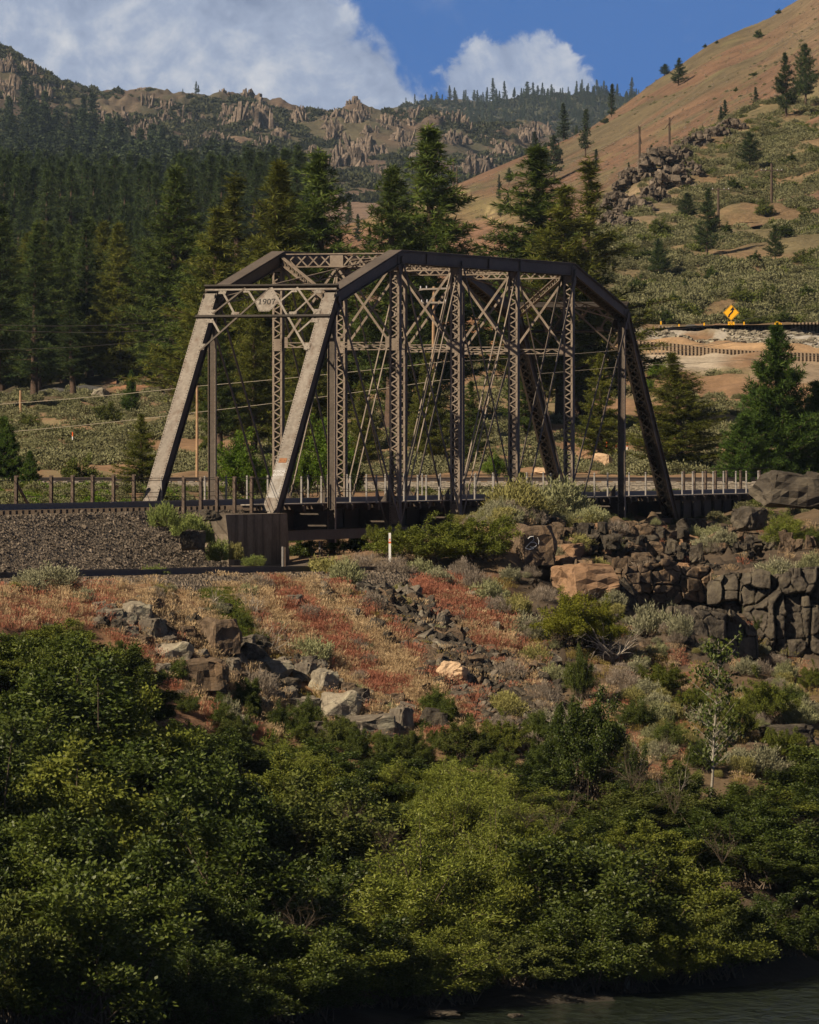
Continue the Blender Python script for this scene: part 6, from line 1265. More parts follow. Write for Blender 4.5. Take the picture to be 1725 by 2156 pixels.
# jointed basalt cliff of the right bank
def worley(x, y, sd):
    ix = np.floor(x).astype(int); iy = np.floor(y).astype(int); d1 = np.full(x.shape, 9.); d2 = d1.copy(); cid = np.zeros(x.shape)
    for a in (-1, 0, 1):
        for b in (-1, 0, 1):
            cx = ix+a; cy = iy+b; px = cx+.15+.7*_h(cx, cy, sd); py = cy+.15+.7*_h(cx, cy, sd+1); d = np.maximum(np.abs(px-x), np.abs(py-y))*.6+np.hypot(px-x, py-y)*.4
            n_ = d < d1; d2 = np.where(n_, d1, np.minimum(d2, d)); cid = np.where(n_, _h(cx, cy, sd+2), cid); d1 = np.where(n_, d, d1)
    return d2-d1, cid
def cliff(name, label, ctl, cw, chh, depth, sd, mat='rock_dark', amp=.9):
    nu = 230; us = np.linspace(ctl[0][0], ctl[-1][0], nu); g = lambda k: np.interp(us, [c[0] for c in ctl], [c[k] for c in ctl]); vt, vb, Y = g(1), g(2), g(3)
    zt = ZC-(vt-HV)/F*Y; zb = ZC-(vb-HV)/F*Y-.6; x = (us-CU)/F*Y; t = np.concatenate([np.linspace(0, 1, 110), np.linspace(1.01, 1.6, 34)])
    T, Xx = np.meshgrid(t, x, indexing='ij'); tf = np.minimum(T, 1); Z = zb+(zt-zb)*tf; up = np.maximum(T-1, 0)
    e, c = worley(Xx/cw+fbm(Xx/2, Z/2, 2, sd)*.4, Z/chh+up*3+fbm(Xx/2+7, Z/2, 2, sd+3)*.4, sd)
    e2, c2 = worley(Xx/cw*2.3, Z/chh*2.1+up*6, sd+9)
    o = (c-.5)*2*amp+(c2-.5)*.5*amp-.8*amp*np.exp(-e*34)-.3*amp*np.exp(-e2*30)+(fbm(Xx*1.6, Z*1.6+up*4, 5, sd+5)-.5)*.5*amp+(c2-.5)*.35*amp
    o = o*np.minimum(1, (1.6-T)*3)
    Yy = Y[None]+tf**2*.9+up*depth-o*(1-np.clip(up*4, 0, .75)); Z = Z+np.where(T > 1, o*.45-(up*1.4)**2*.8, 0)
    idx = np.arange(T.size).reshape(T.shape); f = np.stack([idx[:-1, :-1], idx[:-1, 1:], idx[1:, 1:], idx[1:, :-1]], -1).reshape(-1, 4)
    return tag(link(name, mesh_np(name, np.stack([Xx, Yy, Z], -1).reshape(-1, 3), [f], [M[mat]], smooth=False)), label, 'cliff')
cliff('basalt_cliff', 'dark jointed basalt cliff with cracked vertical faces at the right picture edge', [(1490, 1232, 1300, 269), (1530, 1210, 1330, 268), (1600, 1205, 1370, 267.5), (1650, 1216, 1392, 267), (1720, 1208, 1395, 267), (1800, 1205, 1395, 267)], 1.5, 1.9, 6, 31)
cliff('basalt_cliff', 'rounded dark basalt shoulder below the sagebrush ledge, left of the jointed cliff', [(1318, 1330, 1372, 262), (1350, 1300, 1400, 261), (1420, 1290, 1418, 261), (1480, 1282, 1420, 261.5), (1540, 1296, 1415, 262), (1600, 1340, 1405, 263)], 1.8, 1.6, 5, 37, 'rock_dark', .7)
cliff('basalt_cliff', 'broken brown rock ledge running from the orange-brown boulder to the rock pile', [(1160, 1196, 1235, 268), (1230, 1186, 1258, 267), (1320, 1200, 1275, 266.5), (1400, 1190, 1262, 268), (1500, 1200, 1250, 270)], 1.1, .9, 4, 41, 'rock_brown', .6)
# cliff blocks on the right bank
cb2 = np.random.default_rng(17)
for i in range(20):
    u = cb2.uniform(1180, 1760); v = cb2.uniform(1125, 1200); Y = S1.hit(u, v, 250); q = Y/F; w_ = cb2.uniform(50, 110); h = w_*cb2.uniform(.4, .75)
    b = S1.pt(u, Y); crag('cliff_rock', b-np.array([0, 0, h*q*.2]), w_*q, h*q, w_*q*.6, 1300+i, 'rock_dark' if i % 3 else 'rock_brown', 'dark broken basalt in the outcrop of the right bank', 12, 'basalt outcrops of the right bank', .2, cb2.uniform(-.4, .4), True)
for i, (k, u, v, w_, h, Y, n, lab) in enumerate([('rock_dark', 1660, 1402, 160, 40, 268, 24, 'long low broken slab at the foot of the cliff'), ('rock_brown', 1430, 1262, 130, 62, 275, 26, 'broken brown ledge above the rounded rock mass'), ('rock_brown', 1340, 1230, 120, 60, 273, 26, 'broken brown ledge beside the large orange-brown boulder'), ('rock_dark', 1660, 1232, 150, 50, 279, 22, 'dark broken rock on top of the cliff'), ('rock_dark', 1590, 1596, 190, 36, 246, 24, 'dark low ledge of rock above the grey-green sagebrush'), ('rock_dark', 1290, 1300, 110, 90, 266, 24, 'dark rock mass in shade right of the large orange-brown boulder')]):
    q = Y/F; crag('cliff_rock', P(u, v, Y), w_*q, h*q, w_*q*.45, 1200+i, k, lab, 11 if h > 58 else n, None, .1, .3, 2 if h > 58 else True)
for a in [('rock_pale', 0, 1178, 1650, 40, 44, 'pale orange stone in the gap of the thicket'), ('rock_grey', 1, 1195, 1680, 60, 30, None), ('rock_grey', 2, 1225, 1685, 30, 24, None), ('rock_grey', 0, 1160, 1672, 30, 24, None), ('rock_dark', 1, 1660, 1580, 110, 50, 'dark broken ledge at far right'), ('rock_brown', 2, 1700, 1610, 60, 46, None), ('rock_brown', 1, 1600, 1592, 50, 30, None),
 ('rock_grey', 0, 893, 2112, 44, 44, 'pale stone at the water edge, left end of the river'), ('rock_pale', 1, 905, 2095, 30, 30, None), ('rock_grey', 1, 870, 2118, 46, 22, None), ('rock_grey', 2, 1690, 2010, 44, 26, 'pale stone at the water edge by the right picture edge'), ('rock_pale', 0, 1668, 2002, 30, 20, None), ('rock_grey', 1, 1712, 2020, 60, 22, None), ('rock_grey', 0, 1640, 2015, 40, 20, None), ('rock_grey', 2, 1320, 2085, 14, 34, 'upright stone standing in the river edge'), ('rock_dark', 1, 930, 2138, 70, 12, 'dark flat rock awash in the river'), ('rock_dark', 2, 1085, 2142, 30, 8, 'small dark rock awash in the river')]:
    k, j, u, v, w_, h, lab = a; o = boulder(k, j, u, v, w_, h, lab or 'grey stone on the lower river bank', random.uniform(0, 3), 190, None if lab else 'stones of the lower bank')
    if v > 1990: Y = 17.4/(v-HV)*F; o.location = P(u, v-h*.4, Y)
for a in [('rock_tan', 1, 1270, 985, 44, 32, 'large rounded tan boulder beyond the main line'), ('rock_orange', 2, 1232, 972, 50, 26, 'wide brown boulder left of the rounded tan one beyond the main line'), ('rock_tan', 2, 1215, 990, 24, 12, 'small tan stone beyond the main line'), ('rock_tan', 0, 1535, 985, 36, 40, 'tan boulder seen between two conifers beyond the track'), ('rock_tan', 1, 1145, 1000, 40, 14, None), ('rock_pale', 0, 172, 1008, 22, 10, 'pale rock on the slope beyond the left fence'), ('rock_pale', 1, 213, 838, 34, 22, 'pale grey boulder on the meadow below the reddish bank'), ('rock_pale', 2, 237, 1052, 34, 22, 'pale rock beyond the fence, left of the end post'), ('rock_pale', 0, 265, 1003, 14, 10, None), ('rock_pale', 2, 1265, 745, 40, 22, 'pale boulder on the slope behind the right hanger'), ('rock_pale', 1, 1300, 690, 30, 20, None)]:
    k, j, u, v, w_, h, lab = a; boulder(k, j, u, v, w_, h, lab or 'pale stone on the slope beyond the main line', random.uniform(0, 3), 322, None if lab else 'pale stones beyond the main line', sink=.1)
# painted scrawl on the boulder
mb = MB(); c0 = P(1123, 1146, 264.5)
pt = next(o for o in COL.objects if o.get('label', '').startswith('rounded brown boulder with a white'))
bpy.context.view_layer.update(); inv = pt.matrix_world.inverted()
def onrock(u, v):
    o_ = inv @ Vector((0, 0, ZC)); d_ = (inv.to_3x3() @ Vector(P(u, v, 100.)-np.array([0, 0, ZC]))).normalized()
    ok, loc, nor, _ = pt.ray_cast(o_, d_)
    return pt.matrix_world @ (loc+nor*.008) if ok else None
for st_ in [[(1112, 1134), (1116, 1130), (1123, 1129), (1124, 1136), (1117, 1142), (1111, 1148), (1106, 1154)], [(1117, 1142), (1125, 1141), (1130, 1145), (1128, 1151), (1121, 1153), (1116, 1151)], [(1132, 1132), (1135, 1138), (1134, 1146)], [(1106, 1154), (1114, 1157), (1124, 1155)]]:
    q = [onrock(*s) for s in st_]; q = [x for x in q if x is not None]
    if len(q) > 1: mb.tube(q, 0.019, 4, 0)
if mb.n:
    o = mb.build('painted_scrawl', M['graf_white']); o.parent = pt; o.matrix_parent_inverse = inv
# ---------------------------------------------------------------- stones and grasses nobody could count
def spread(name, n, u0, u1, v0, v1, keep, srcs, s0, s1, label, y0=222, seed=1, up=0., tl=.0, flat=1.):
    rg = np.random.default_rng(seed); u = rg.uniform(u0, u1, n); v = rg.uniform(v0, v1, n); ok = keep(u, v, rg); u = u[ok]; v = v[ok]
    ys = S1.ys[(S1.ys >= y0) & (S1.ys < 345)]; g = HV+(ZC-S1.z(np.repeat(u[:, None], len(ys), 1), np.repeat(ys[None], len(u), 0)))/ys*F
    hitm = g <= v[:, None]; k = hitm.argmax(1); good = hitm.any(1) & (k > 0); u = u[good]; k = k[good]; vv = v[good]
    ga = g[good, k-1] if False else g[good][np.arange(len(k)), k-1]; gb = g[good][np.arange(len(k)), k]; t = np.clip((ga-vv)/np.maximum(ga-gb, 1e-6), 0, 1)
    Y = ys[k-1]+(ys[k]-ys[k-1])*t; z = S1.z(u, Y); m = len(u); s = s0+(s1-s0)*rg.random(m)**2
    sc3 = np.column_stack([s, s, s*flat])
    return scatter(name, np.column_stack([(u-CU)/F*Y, Y, z+up*s]), srcs, sc3, rg.uniform(0, 6.28, m), label, rg.normal(0, tl, (m, 2)) if tl else None)
wv = lambda u, v: u-(v-1215)*1.05+(vnoise(u/40., v/40., 3)-.5)*70
bot = lambda u: np.interp(u, [0, 205, 300, 450, 600, 760, 900, 1000, 1130], [1330, 1330, 1400, 1540, 1570, 1600, 1560, 1560, 1560])
def gz(lo, hi, dens, vlo=1208, extra=None, um=(-20, 1150)):
    def f(u, v, rg):
        w_ = wv(u, v); r = np.zeros(len(u))
        for a, b, d in (lo if isinstance(lo, list) else [(lo, hi, dens)]): r = np.maximum(r, d*((w_ > a) & (w_ < b)))
        r = r*(v < bot(u))*(u > um[0])*(u < um[1])*(v > np.interp(u, [0, 600, 700, 1000, 1100], [1232, 1222, 1218, 1222, 1290]))
        if extra is not None: r = r*extra(u, v)
        return rg.random(len(u)) < r
    return f
G = {k: [grass('%s_%d' % (k, j), 950+i*5+j, k, 50, .30, .2, .013) for j in range(3)] for i, k in enumerate(['grass_red', 'grass_straw', 'grass_olive', 'grass_green'])}
spread('red_grass', 13000, -20, 1150, 1205, 1560, gz([(-150, 215, .2), (430, 490, .15), (520, 590, .55), (665, 720, .35), (855, 965, 1.0), (745, 845, .02)], 0, 0, extra=lambda u, v: np.where((wv(u, v) > 850) & (v > 1325), .25, 1)), G['grass_red'], .5, 1.5, 'dry red grass covering the slope in front of the bridge', seed=21, tl=.12)
spread('straw_grass', 9000, -20, 1150, 1205, 1560, gz([(200, 335, .55), (415, 520, .8), (585, 665, 1.0), (480, 600, .25), (660, 740, .15), (850, 960, .2), (-150, 200, .3), (745, 845, .05)], 0, 0, extra=lambda u, v: np.where((wv(u, v) > 840) & (v > 1290), 4.0, 1)), G['grass_straw'], .5, 1.5, 'dry straw-coloured grass in diagonal stripes on the slope', seed=22, tl=.12)
spread('olive_grass', 9000, -20, 1800, 1090, 1700, lambda u, v, rg: rg.random(len(u)) < np.where(u < 1100, .55*((wv(u, v) > 330) & (wv(u, v) < 430) & (v < bot(u)) & (v > 1225))+.5*((wv(u, v) > 690) & (wv(u, v) < 760) & (v > 1260) & (v < 1420))+.6*((wv(u, v) > 955) & (v < 1420) & (v > 1225)), .45*(vnoise(u/45., v/30., 5) > .55)*(v > 1330)*(v < np.interp(u, [1100, 1300, 1725], [1640, 1690, 1640]))), G['grass_olive'], .6, 1.2, 'olive-yellow dry grass between the shrubs', seed=23, tl=.12)
spread('bank_grass', 6000, 1060, 1800, 1100, 1660, lambda u, v, rg: rg.random(len(u)) < np.where(v < 1390, .2, .5)*(vnoise(u/60.+3, v/34., 8) > .58), G['grass_straw']+G['grass_red'][:1], .6, 1.1, 'tan dry grass on the right bank', seed=24, tl=.12)
spread('green_grass', 2600, 420, 640, 1245, 1365, lambda u, v, rg: rg.random(len(u)) < .6*(np.abs(wv(u, v)-385) < 45), G['grass_green'], .6, 1.1, 'green weeds among the boulders', seed=25, tl=.1)
st_d = [rock('chip_%d' % j, 970+j, 'stone', 9, .03, .6, 0) for j in range(4)]
rub_ = [rock('rubble_%d' % j, 980+j, k, 11, .04, .55, 1) for j, k in enumerate(['rock_dark', 'rock_brown', 'rock_grey', 'rock_dark'])]
spread('rubble', 9000, 560, 1190, 1225, 1560, lambda u, v, rg: rg.random(len(u)) < np.where((wv(u, v) > 735-np.clip((v-1340)*.5, 0, 40)) & (wv(u, v) < 850+np.clip((v-1340)*.8, 0, 60)), .9, np.where((wv(u, v) > 640) & (wv(u, v) < 960), .10, 0))*(v > 1240)*(v < 1550), rub_, .14, .85, 'dark angular rubble spilling down the slope', seed=26, up=.1, tl=.5, flat=.7)
spread('loose_rubble', 3600, 180, 900, 1255, 1560, lambda u, v, rg: rg.random(len(u)) < .5*(v < bot(u))*(wv(u, v) > 180)*(wv(u, v) < 480)*(vnoise(u/30., v/22., 12) > .45), rub_, .10, .5, 'loose stones among the boulders on the slope', seed=27, up=.1, tl=.5, flat=.7)
spread('bank_rubble', 3600, 1100, 1800, 1105, 1700, lambda u, v, rg: rg.random(len(u)) < .5*(vnoise(u/50.+9, v/30., 14) > .5), rub_[:2], .08, .45, 'broken brown rock fragments on the right bank', seed=28, up=.1, tl=.5, flat=.7)
sgs = [x[1] for k in ('sage', 'grey', 'yel', 'dry') for x in SGm[k]]
spread('bank_sagebrush', 900, 1040, 1800, 1100, 1640, lambda u, v, rg: rg.random(len(u)) < .5*(vnoise(u/50.+5, v/36., 18) > .42), sgs, .22, .8, 'small sagebrush covering the right bank', seed=41)
spread('slope_sagebrush', 160, -20, 1080, 1215, 1520, lambda u, v, rg: (v < bot(u)) & (rg.random(len(u)) < .6), sgs, .2, .5, 'small tufts of sagebrush on the slope', seed=42)
spread('knoll_brush', 260, 930, 1260, 1070, 1110, lambda u, v, rg: rg.random(len(u)) < .6, sgs, .3, .8, 'low brush on the knoll before the deck', seed=43, y0=262)
spread('thicket_edge_brush', 500, -20, 1150, 1400, 1640, lambda u, v, rg: (v > bot(u)-60) & (rg.random(len(u)) < .4), [K['thick'][0][1], K['thick'][5][1], K['green'][0][1]], .15, .4, 'low green growth at the edge of the thicket', seed=44)
# stones lying on the ballast slope
sg = np.random.default_rng(61); xs = sg.uniform(-62, -8.4, 9000); t = sg.random(9000); yy = W/2-1.9-t*4.6; zz = 1.10-t*3.1
zz = np.minimum(zz, np.maximum(1.1-.62*(xs+12.3)-.06*(W/2-yy), -2.4))+(fbm(xs*1.3, yy*1.9, 3, 5)-.5)*.22
scatter('ballast_stones', np.array([B(a, b, c+.02) for a, b, c in zip(xs, yy, zz)]), st_d, sg.uniform(.06, .13, 9000)*np.where(sg.random(9000) > .97, 2, 1), sg.uniform(0, 6.28, 9000), 'loose ballast stones on the embankment slope', sg.normal(0, .6, (9000, 2)))
xs = sg.uniform(-4, 24, 2600); yy = sg.uniform(-1.2, 2.6, 2600); c_, s_ = math.cos(R(TL)), math.sin(R(TL))
scatter('siding_stones', np.column_stack([tl0[0]+c_*xs-s_*yy, tl0[1]+s_*xs+c_*yy, np.full(2600, tl0[2]-.215)]), st_d, sg.uniform(.06, .14, 2600), sg.uniform(0, 6.28, 2600), 'loose stones along the lower rails', sg.normal(0, .6, (2600, 2)))
st_p = [rock('pale_chip_%d' % j, 990+j, 'rock_pale', 9, .03, .6, 0) for j in range(2)]
cover('hill_grass', S3, 9000, 940, 1800, 1150, 1950, [blob('tuft_%d' % i, 260+i, 'sage_dry', 60, (.5, .2)) for i in range(2)], .12, .42, 'dry bunch grass speckling the brown hill', lambda u, Y, v, x: clump(x, Y, 20, 40, 305, .42), 14)
cover('riprap', S1, 2600, 1330, 1850, 628, 645, st_p, .3, .9, 'pale riprap stones between the two boarded walls', lambda u, Y, v, x: vnoise(u/60., Y/4., 3) > .35, 31)
# ================================================================ BOARDED WALLS, SIGN, POLES, MARKERS
def board_wall(name, label, ctrl, n, gap):
    """row of upright posts carrying horizontal boards"""
    us = np.linspace(ctrl[0][0], ctrl[-1][0], n+1); Ys = np.interp(us, [c[0] for c in ctrl], [c[3] for c in ctrl])
    vt = np.interp(us, [c[0] for c in ctrl], [c[1] for c in ctrl]); vb = np.interp(us, [c[0] for c in ctrl], [c[2] for c in ctrl])
    T = [P(u, a, Y) for u, a, Y in zip(us, vt, Ys)]; Bt = [P(u, a, Y) for u, a, Y in zip(us, vb, Ys)]
    e = empty(name, Bt[0], label, 'boarded wall', 'boarded walls along the road'); o_ = np.array(Bt[0])
    for i in range(n):
        mb = MB(); a, b = T[i]-o_, T[i+1]-o_; h0 = T[i][2]-Bt[i][2]; m = 4
        for k in range(m):
            z0 = h0*(1-gap)*k/m; mb.box(Vector(a)-Vector((0, 0, z0+h0*(1-gap)/m/2)), Vector(b)-Vector((0, 0, z0+h0*(1-gap)/m/2)), .07, h0*(1-gap)/m-.015, (0, 1, 0), 0)
        mb.build('board_panel', M['board'], e)
        mb = MB(); t_ = T[i]-o_; q = Bt[i]-o_; mb.box(Vector(t_)+Vector((0, -.12, .06)), Vector(q)+Vector((0, -.12, -.4)), .15, .13, (1, 0, 0), 0); mb.build('wall_post', M['boardpost'], e)
    return e
board_wall('board_wall', 'upper boarded wall below the winding-road sign', [(1388, 686, 699, 643), (1425, 690, 703, 644), (1480, 691, 705, 645), (1560, 690, 704, 645), (1648, 687, 702, 645)], 36, .05)
board_wall('board_wall', 'short upper boarded wall at the right picture edge', [(1668, 681, 699, 645), (1700, 679, 697, 645), (1790, 679, 697, 645)], 16, .05)
board_wall('board_wall', 'lower boarded wall crossing above the pale concrete slope', [(1330, 716, 734, 611), (1365, 719, 740, 610.5), (1420, 723, 748, 610), (1480, 731, 758, 609.5), (1520, 735, 763, 609), (1620, 740, 764, 609), (1700, 743, 768, 609), (1790, 747, 772, 609)], 58, .30)
board_wall('board_wall', 'distant boarded wall seen through the middle of the bridge', [(985, 702, 716, 640), (1060, 704, 718, 640), (1130, 708, 722, 640)], 24, .05)
for u, vt, vb in [(1360, 708, 745), (1417, 712, 748), (1478, 711, 758), (1519, 705, 764), (1600, 720, 765)]:
    pass
Ys_ = 652.; b = P(1540, 701, Ys_); sg_ = empty('road_sign', b, 'yellow diamond winding-road sign with a 55 speed plate above the upper wall', 'road sign', rz=R(-6))
q = Ys_/F
mb = MB(); mb.box((0, .06, -.5), (0, .06, 58*q), .09, .06, (1, 0, 0), 0); mb.build('sign_post', M['galv'], sg_)
def diamond(cz, r): return [(0, 0, cz-r), (r, 0, cz), (0, 0, cz+r), (-r, 0, cz)]
cz = 43*q; r = 17*q
mb = MB(); mb.poly(diamond(cz, r), (0, 1, 0), .02, 0); pl = mb.build('warning_plate', M['sign_yellow'], sg_)
mb = MB()
for a, b_ in zip(*(lambda o, i: (list(zip(o, o[1:]+o[:1])), list(zip(i, i[1:]+i[:1]))))(diamond(cz, r*.95), diamond(cz, r*.90))):
    mb.poly([(a[0][0], -.004, a[0][2]), (a[1][0], -.004, a[1][2]), (b_[1][0], -.004, b_[1][2]), (b_[0][0], -.004, b_[0][2])], (0, 1, 0), .002, 0)
mb.build('border_line', M['sign_black'], pl)
mb = MB(); A_ = [(-.30, -.56), (-.26, -.34), (-.10, -.14), (.10, .04), (.20, .2), (.16, .36)]; wd_ = .15
for i in range(len(A_)-1):
    a, b_ = A_[i], A_[i+1]; mb.box((a[0]*r, -.008-.0008*i, cz+a[1]*r), (b_[0]*r, -.008-.0008*i, cz+b_[1]*r), .006, wd_*r*1.25, (0, 1, 0), 0)
mb.poly([(-.16*r, -.013, cz+.26*r), (.46*r, -.013, cz+.32*r), (.20*r, -.013, cz+.72*r)], (0, 1, 0), .003, 0)
mb.build('winding_arrow', M['sign_black'], pl)
mb = MB(); z0, z1 = 10*q, 24*q; mb.poly([(-7*q, 0, z0), (7*q, 0, z0), (7*q, 0, z1), (-7*q, 0, z1)], (0, 1, 0), .02, 0); p2 = mb.build('speed_plate', M['sign_yellow'], sg_)
text_mesh('55', .42, M['sign_black'], 'speed_digits', p2, frame_m((0, -.006, 18.5*q), (1, 0, 0), (0, 0, 1)), .003)
text_mesh('M.P.H.', .13, M['sign_black'], 'speed_unit', p2, frame_m((0, -.006, 12.3*q), (1, 0, 0), (0, 0, 1)), .003)
# yellow flashing-light housing and small yellow reflectors by the road
b = P(1637, 692, 650); e = empty('warning_beacon', b, 'small yellow-orange roadside beacon above the big conifer top', 'beacon')
mb = MB(); mb.tube([(0, 0, -.4), (0, 0, .25)], .05, 6, 0); mb.build('beacon_post', M['galv'], e)
mb = MB(); mb.tube([(0, -.22, .42), (0, .2, .42)], [.30, .22], 10, 0); mb.tube([(.28, -.18, .42), (.28, .1, .42)], [.16, .12], 8, 0); mb.build('beacon_head', M['sign_yellow'], e)
for u, v in [(1392, 684), (1430, 690), (1483, 687), (1567, 685)]:
    b = P(u, v+6, 648); e = empty('road_reflector', b, 'small yellow reflector post behind the upper boarded wall', 'reflector post', 'yellow reflectors of the road')
    mb = MB(); mb.box((0, 0, -.2), (0, 0, .55), .06, .03, (1, 0, 0), 0); mb.build('reflector_stake', M['galv'], e)
    mb = MB(); mb.box((0, -.03, .3), (0, -.03, .62), .14, .02, (1, 0, 0), 0); mb.build('reflector_face', M['sign_yellow'], e)
# orange and white marker posts
for u, vt, vb, lab in [(1240, 946, 966, 'short orange marker post, leftmost of the row beyond the main line'), (1272, 932, 952, 'second orange and white marker post from the left beyond the main line'), (1277+12, 932, 956, 'tall orange and white marker post in the middle of the row'), (1298+10, 930, 962, 'tallest orange and white marker post, left of the right hanger'), (1330, 932, 952, 'orange and white marker post just right of the right hanger'), (153, 911, 932, 'single orange and white marker post on the sage meadow, left of the bridge')]:
    u = {1240: 1240, 1272: 1265, 1289: 1278, 1308: 1298, 1330: 1321, 153: 153}[u]
    Y = S1.hit(u, vb, 390); b = S1.pt(u, Y); q = Y/F; h = (vb-vt)*q; e = empty('marker_post', b, lab, 'marker post', 'orange and white marker posts')
    mb = MB(); mb.tube([(0, 0, -.1), (0, 0, h*.55)], .04, 8, 0); mb.build('post', M['white'], e)
    mb = MB(); mb.tube([(0, 0, h*.55), (0, 0, h)], .043, 8, 0); mb.build('sleeve', M['orange'], e)
for u, vt, vb, Y, nm, lab in [(821, 1122, 1172, 262, 'white', 'white marker post with two small red marks, in the sagebrush'), (597, 1151, 1194, 258.6, 'timber', 'weathered white fence post in front of the abutment'), (675, 1138, 1178, 282, 'timber', 'weathered white fence post under the bridge'), (748, 1140, 1172, 300, 'brown', 'thin brown fence stake under the bridge'), (724, 1140, 1176, 298, 'brown', 'thin brown fence stake left of the other under the bridge')]:
    b = P(u, vb, Y); q = Y/F; h = (vt-vb)*-q; e = empty('fence_stake' if nm != 'white' else 'marker_post', b, lab, 'post')
    mb = MB()
    if nm == 'white': mb.poly([(-.045, 0, -.2), (.045, 0, -.2), (.045, 0, h), (-.045, 0, h)], (0, 1, 0), .03, 0)
    elif nm == 'timber': mb.box((-.04, 0, -.3), (-.04, 0, h), .07, .11, (1, 0, 0), 0); mb.box((.055, .01, -.3), (.055, .01, h-.02), .06, .10, (1, 0, 0), 1)
    else: mb.box((0, 0, -.3), (0, 0, h), .07, .07, (1, 0, 0), 0)
    pp = mb.build('post', [M['white'] if nm == 'white' else M['galv'] if nm == 'timber' else M['pole'], M['postbrown']], e)
    if nm == 'white':
        for z, w2 in ((h*.72, .1), (h*.60, .16)):
            mb = MB(); mb.box((0, -.004, z-.035), (0, -.004, z+.035), .086 if w2 > .1 else .04, .004, (1, 0, 0), 0); mb.build('red_mark', M['orange'], pp)
# utility poles
def pole(u, vt, vb, Y, lab, r=.13, arms=(), lean=0, mat='pole', dead_arm=False, rz=0):
    b = P(u, vb, Y); q = Y/F; h = (vb-vt)*q; e = empty('utility_pole', b, lab, 'utility pole', rz=rz)
    mb = MB(); mb.tube([(-lean*q, 0, -.6), (0, 0, 0), (lean*q, 0, h)], [r*1.1, r, r*.75], 8, 0); mb.build('pole', M[mat], e)
    for v, w_, tl_ in arms:
        z = (vb-v)*q; xx = lean*q*z/h; mb = MB(); mb.box((xx-w_*q, -.13, z-tl_*w_*q), (xx+w_*q, -.13, z+tl_*w_*q), .10, .12, (0, 1, 0), 0); a = mb.build('crossarm', M['plank'] if mat == 'pole' else M[mat], e)
        for k in (-.9, -.5, .5, .9) if not dead_arm else ():
            mb = MB(); mb.tube([(xx+k*w_*q, -.13, z+tl_*k*w_*q), (xx+k*w_*q, -.13, z+tl_*k*w_*q+.22)], .05, 6, 0); mb.build('insulator', M['insul'], a)
    return e
pole(391, 666, 770, 600, 'brown timber pole left of the left end post top, with a small low crossarm', .14, ((737, 10, 0),))
pole(415, 812, 1008, 378, 'plain orange-brown timber pole beside the left end post', .085)
pole(911, 603, 905, 470, 'tall timber pole with two crossarms standing behind the truss', .13, ((608, 31, .03), (637, 28, .0)), 3)
pole(43, 822, 862, 560, 'short brown timber post at the forest edge on the meadow', .12)
pole(1347, 266, 380, 1010, 'tall dark pole with a broken leaning top on the crest', .2, (), 0, 'pole_dark')
pole(1410, 247, 296, 1085, 'dark pole with a broken crossarm on the crest, right of the taller one', .2, ((258, 10, 1.4),), 0, 'pole_dark', True)
pole(1513, 395, 472, 905, 'dark pole with a single crossarm in the middle of the right hillside', .2, ((399, 24, 0),), 0, 'pole_dark')
pole(1625, 344, 445, 925, 'dark pole with a single crossarm high on the right hillside', .2, ((359, 24, 0),), 0, 'pole_dark')
pole(955, 332, 394, 1690, 'thin distant pole on the saddle of the brown hill', .25, (), 0, 'pole_dark')
pole(962, 350, 400, 1680, 'second thin distant pole on the saddle of the brown hill', .25, ((352, 6, 0),), 0, 'pole_dark')
e = [o for o in COL.objects if o.get('label', '').startswith('tall dark pole with a broken')][0]
mb = MB(); q = 1010/F; mb.box((0, -.1, 98*q), (-3*q, -.1, 116*q), .14, .14, (0, 1, 0), 0); mb.box((.5*q, -.12, 100*q), (4*q, -.12, 77*q), .12, .12, (0, 1, 0), 0); mb.build('crossarm', M['pole_dark'], e)
def wire(lab, pts, r, mat='wire_pale'):
    q = [P(*a) for a in pts]; W3 = []
    for a, b in zip(q[:-1], q[1:]):
        for t in np.linspace(0, 1, 13)[:-1]: W3.append(a+(b-a)*t-np.array([0, 0, 1])*(4*t*(1-t))*.012*np.linalg.norm(b-a)*.35)
    W3.append(q[-1]); mb = MB(); mb.tube(W3, r, 5, 0); return tag(mb.build('overhead_wire', M[mat]), lab, 'wire', 'overhead wires')
wire('upper bare wire crossing the meadow and the bridge to the right', [(-30, 853, 390), (415, 813, 378), (930, 762, 372), (1330, 735, 380), (1750, 700, 390)], .013)
wire('lower bare wire crossing the meadow and the bridge to the right', [(-30, 913, 390), (415, 868, 378), (930, 800, 372), (1330, 770, 380), (1750, 745, 390)], .013)
wire('topmost drooping wire over the left forest', [(-30, 682, 520), (391, 672, 600)], .016); wire('second drooping wire over the left forest', [(-30, 692, 520), (391, 690, 600)], .016); wire('third drooping wire over the left forest', [(-30, 735, 520), (391, 706, 600)], .016)
wire('wire from the left timber pole to the pole behind the truss', [(391, 668, 600), (911, 606, 470)], .014); wire('thin wire passing in front of the winding-road sign', [(1400, 693, 500), (1612, 662, 560)], .014); wire('thin wire over the lower boarded wall', [(1380, 745, 430), (1680, 690, 460)], .013)
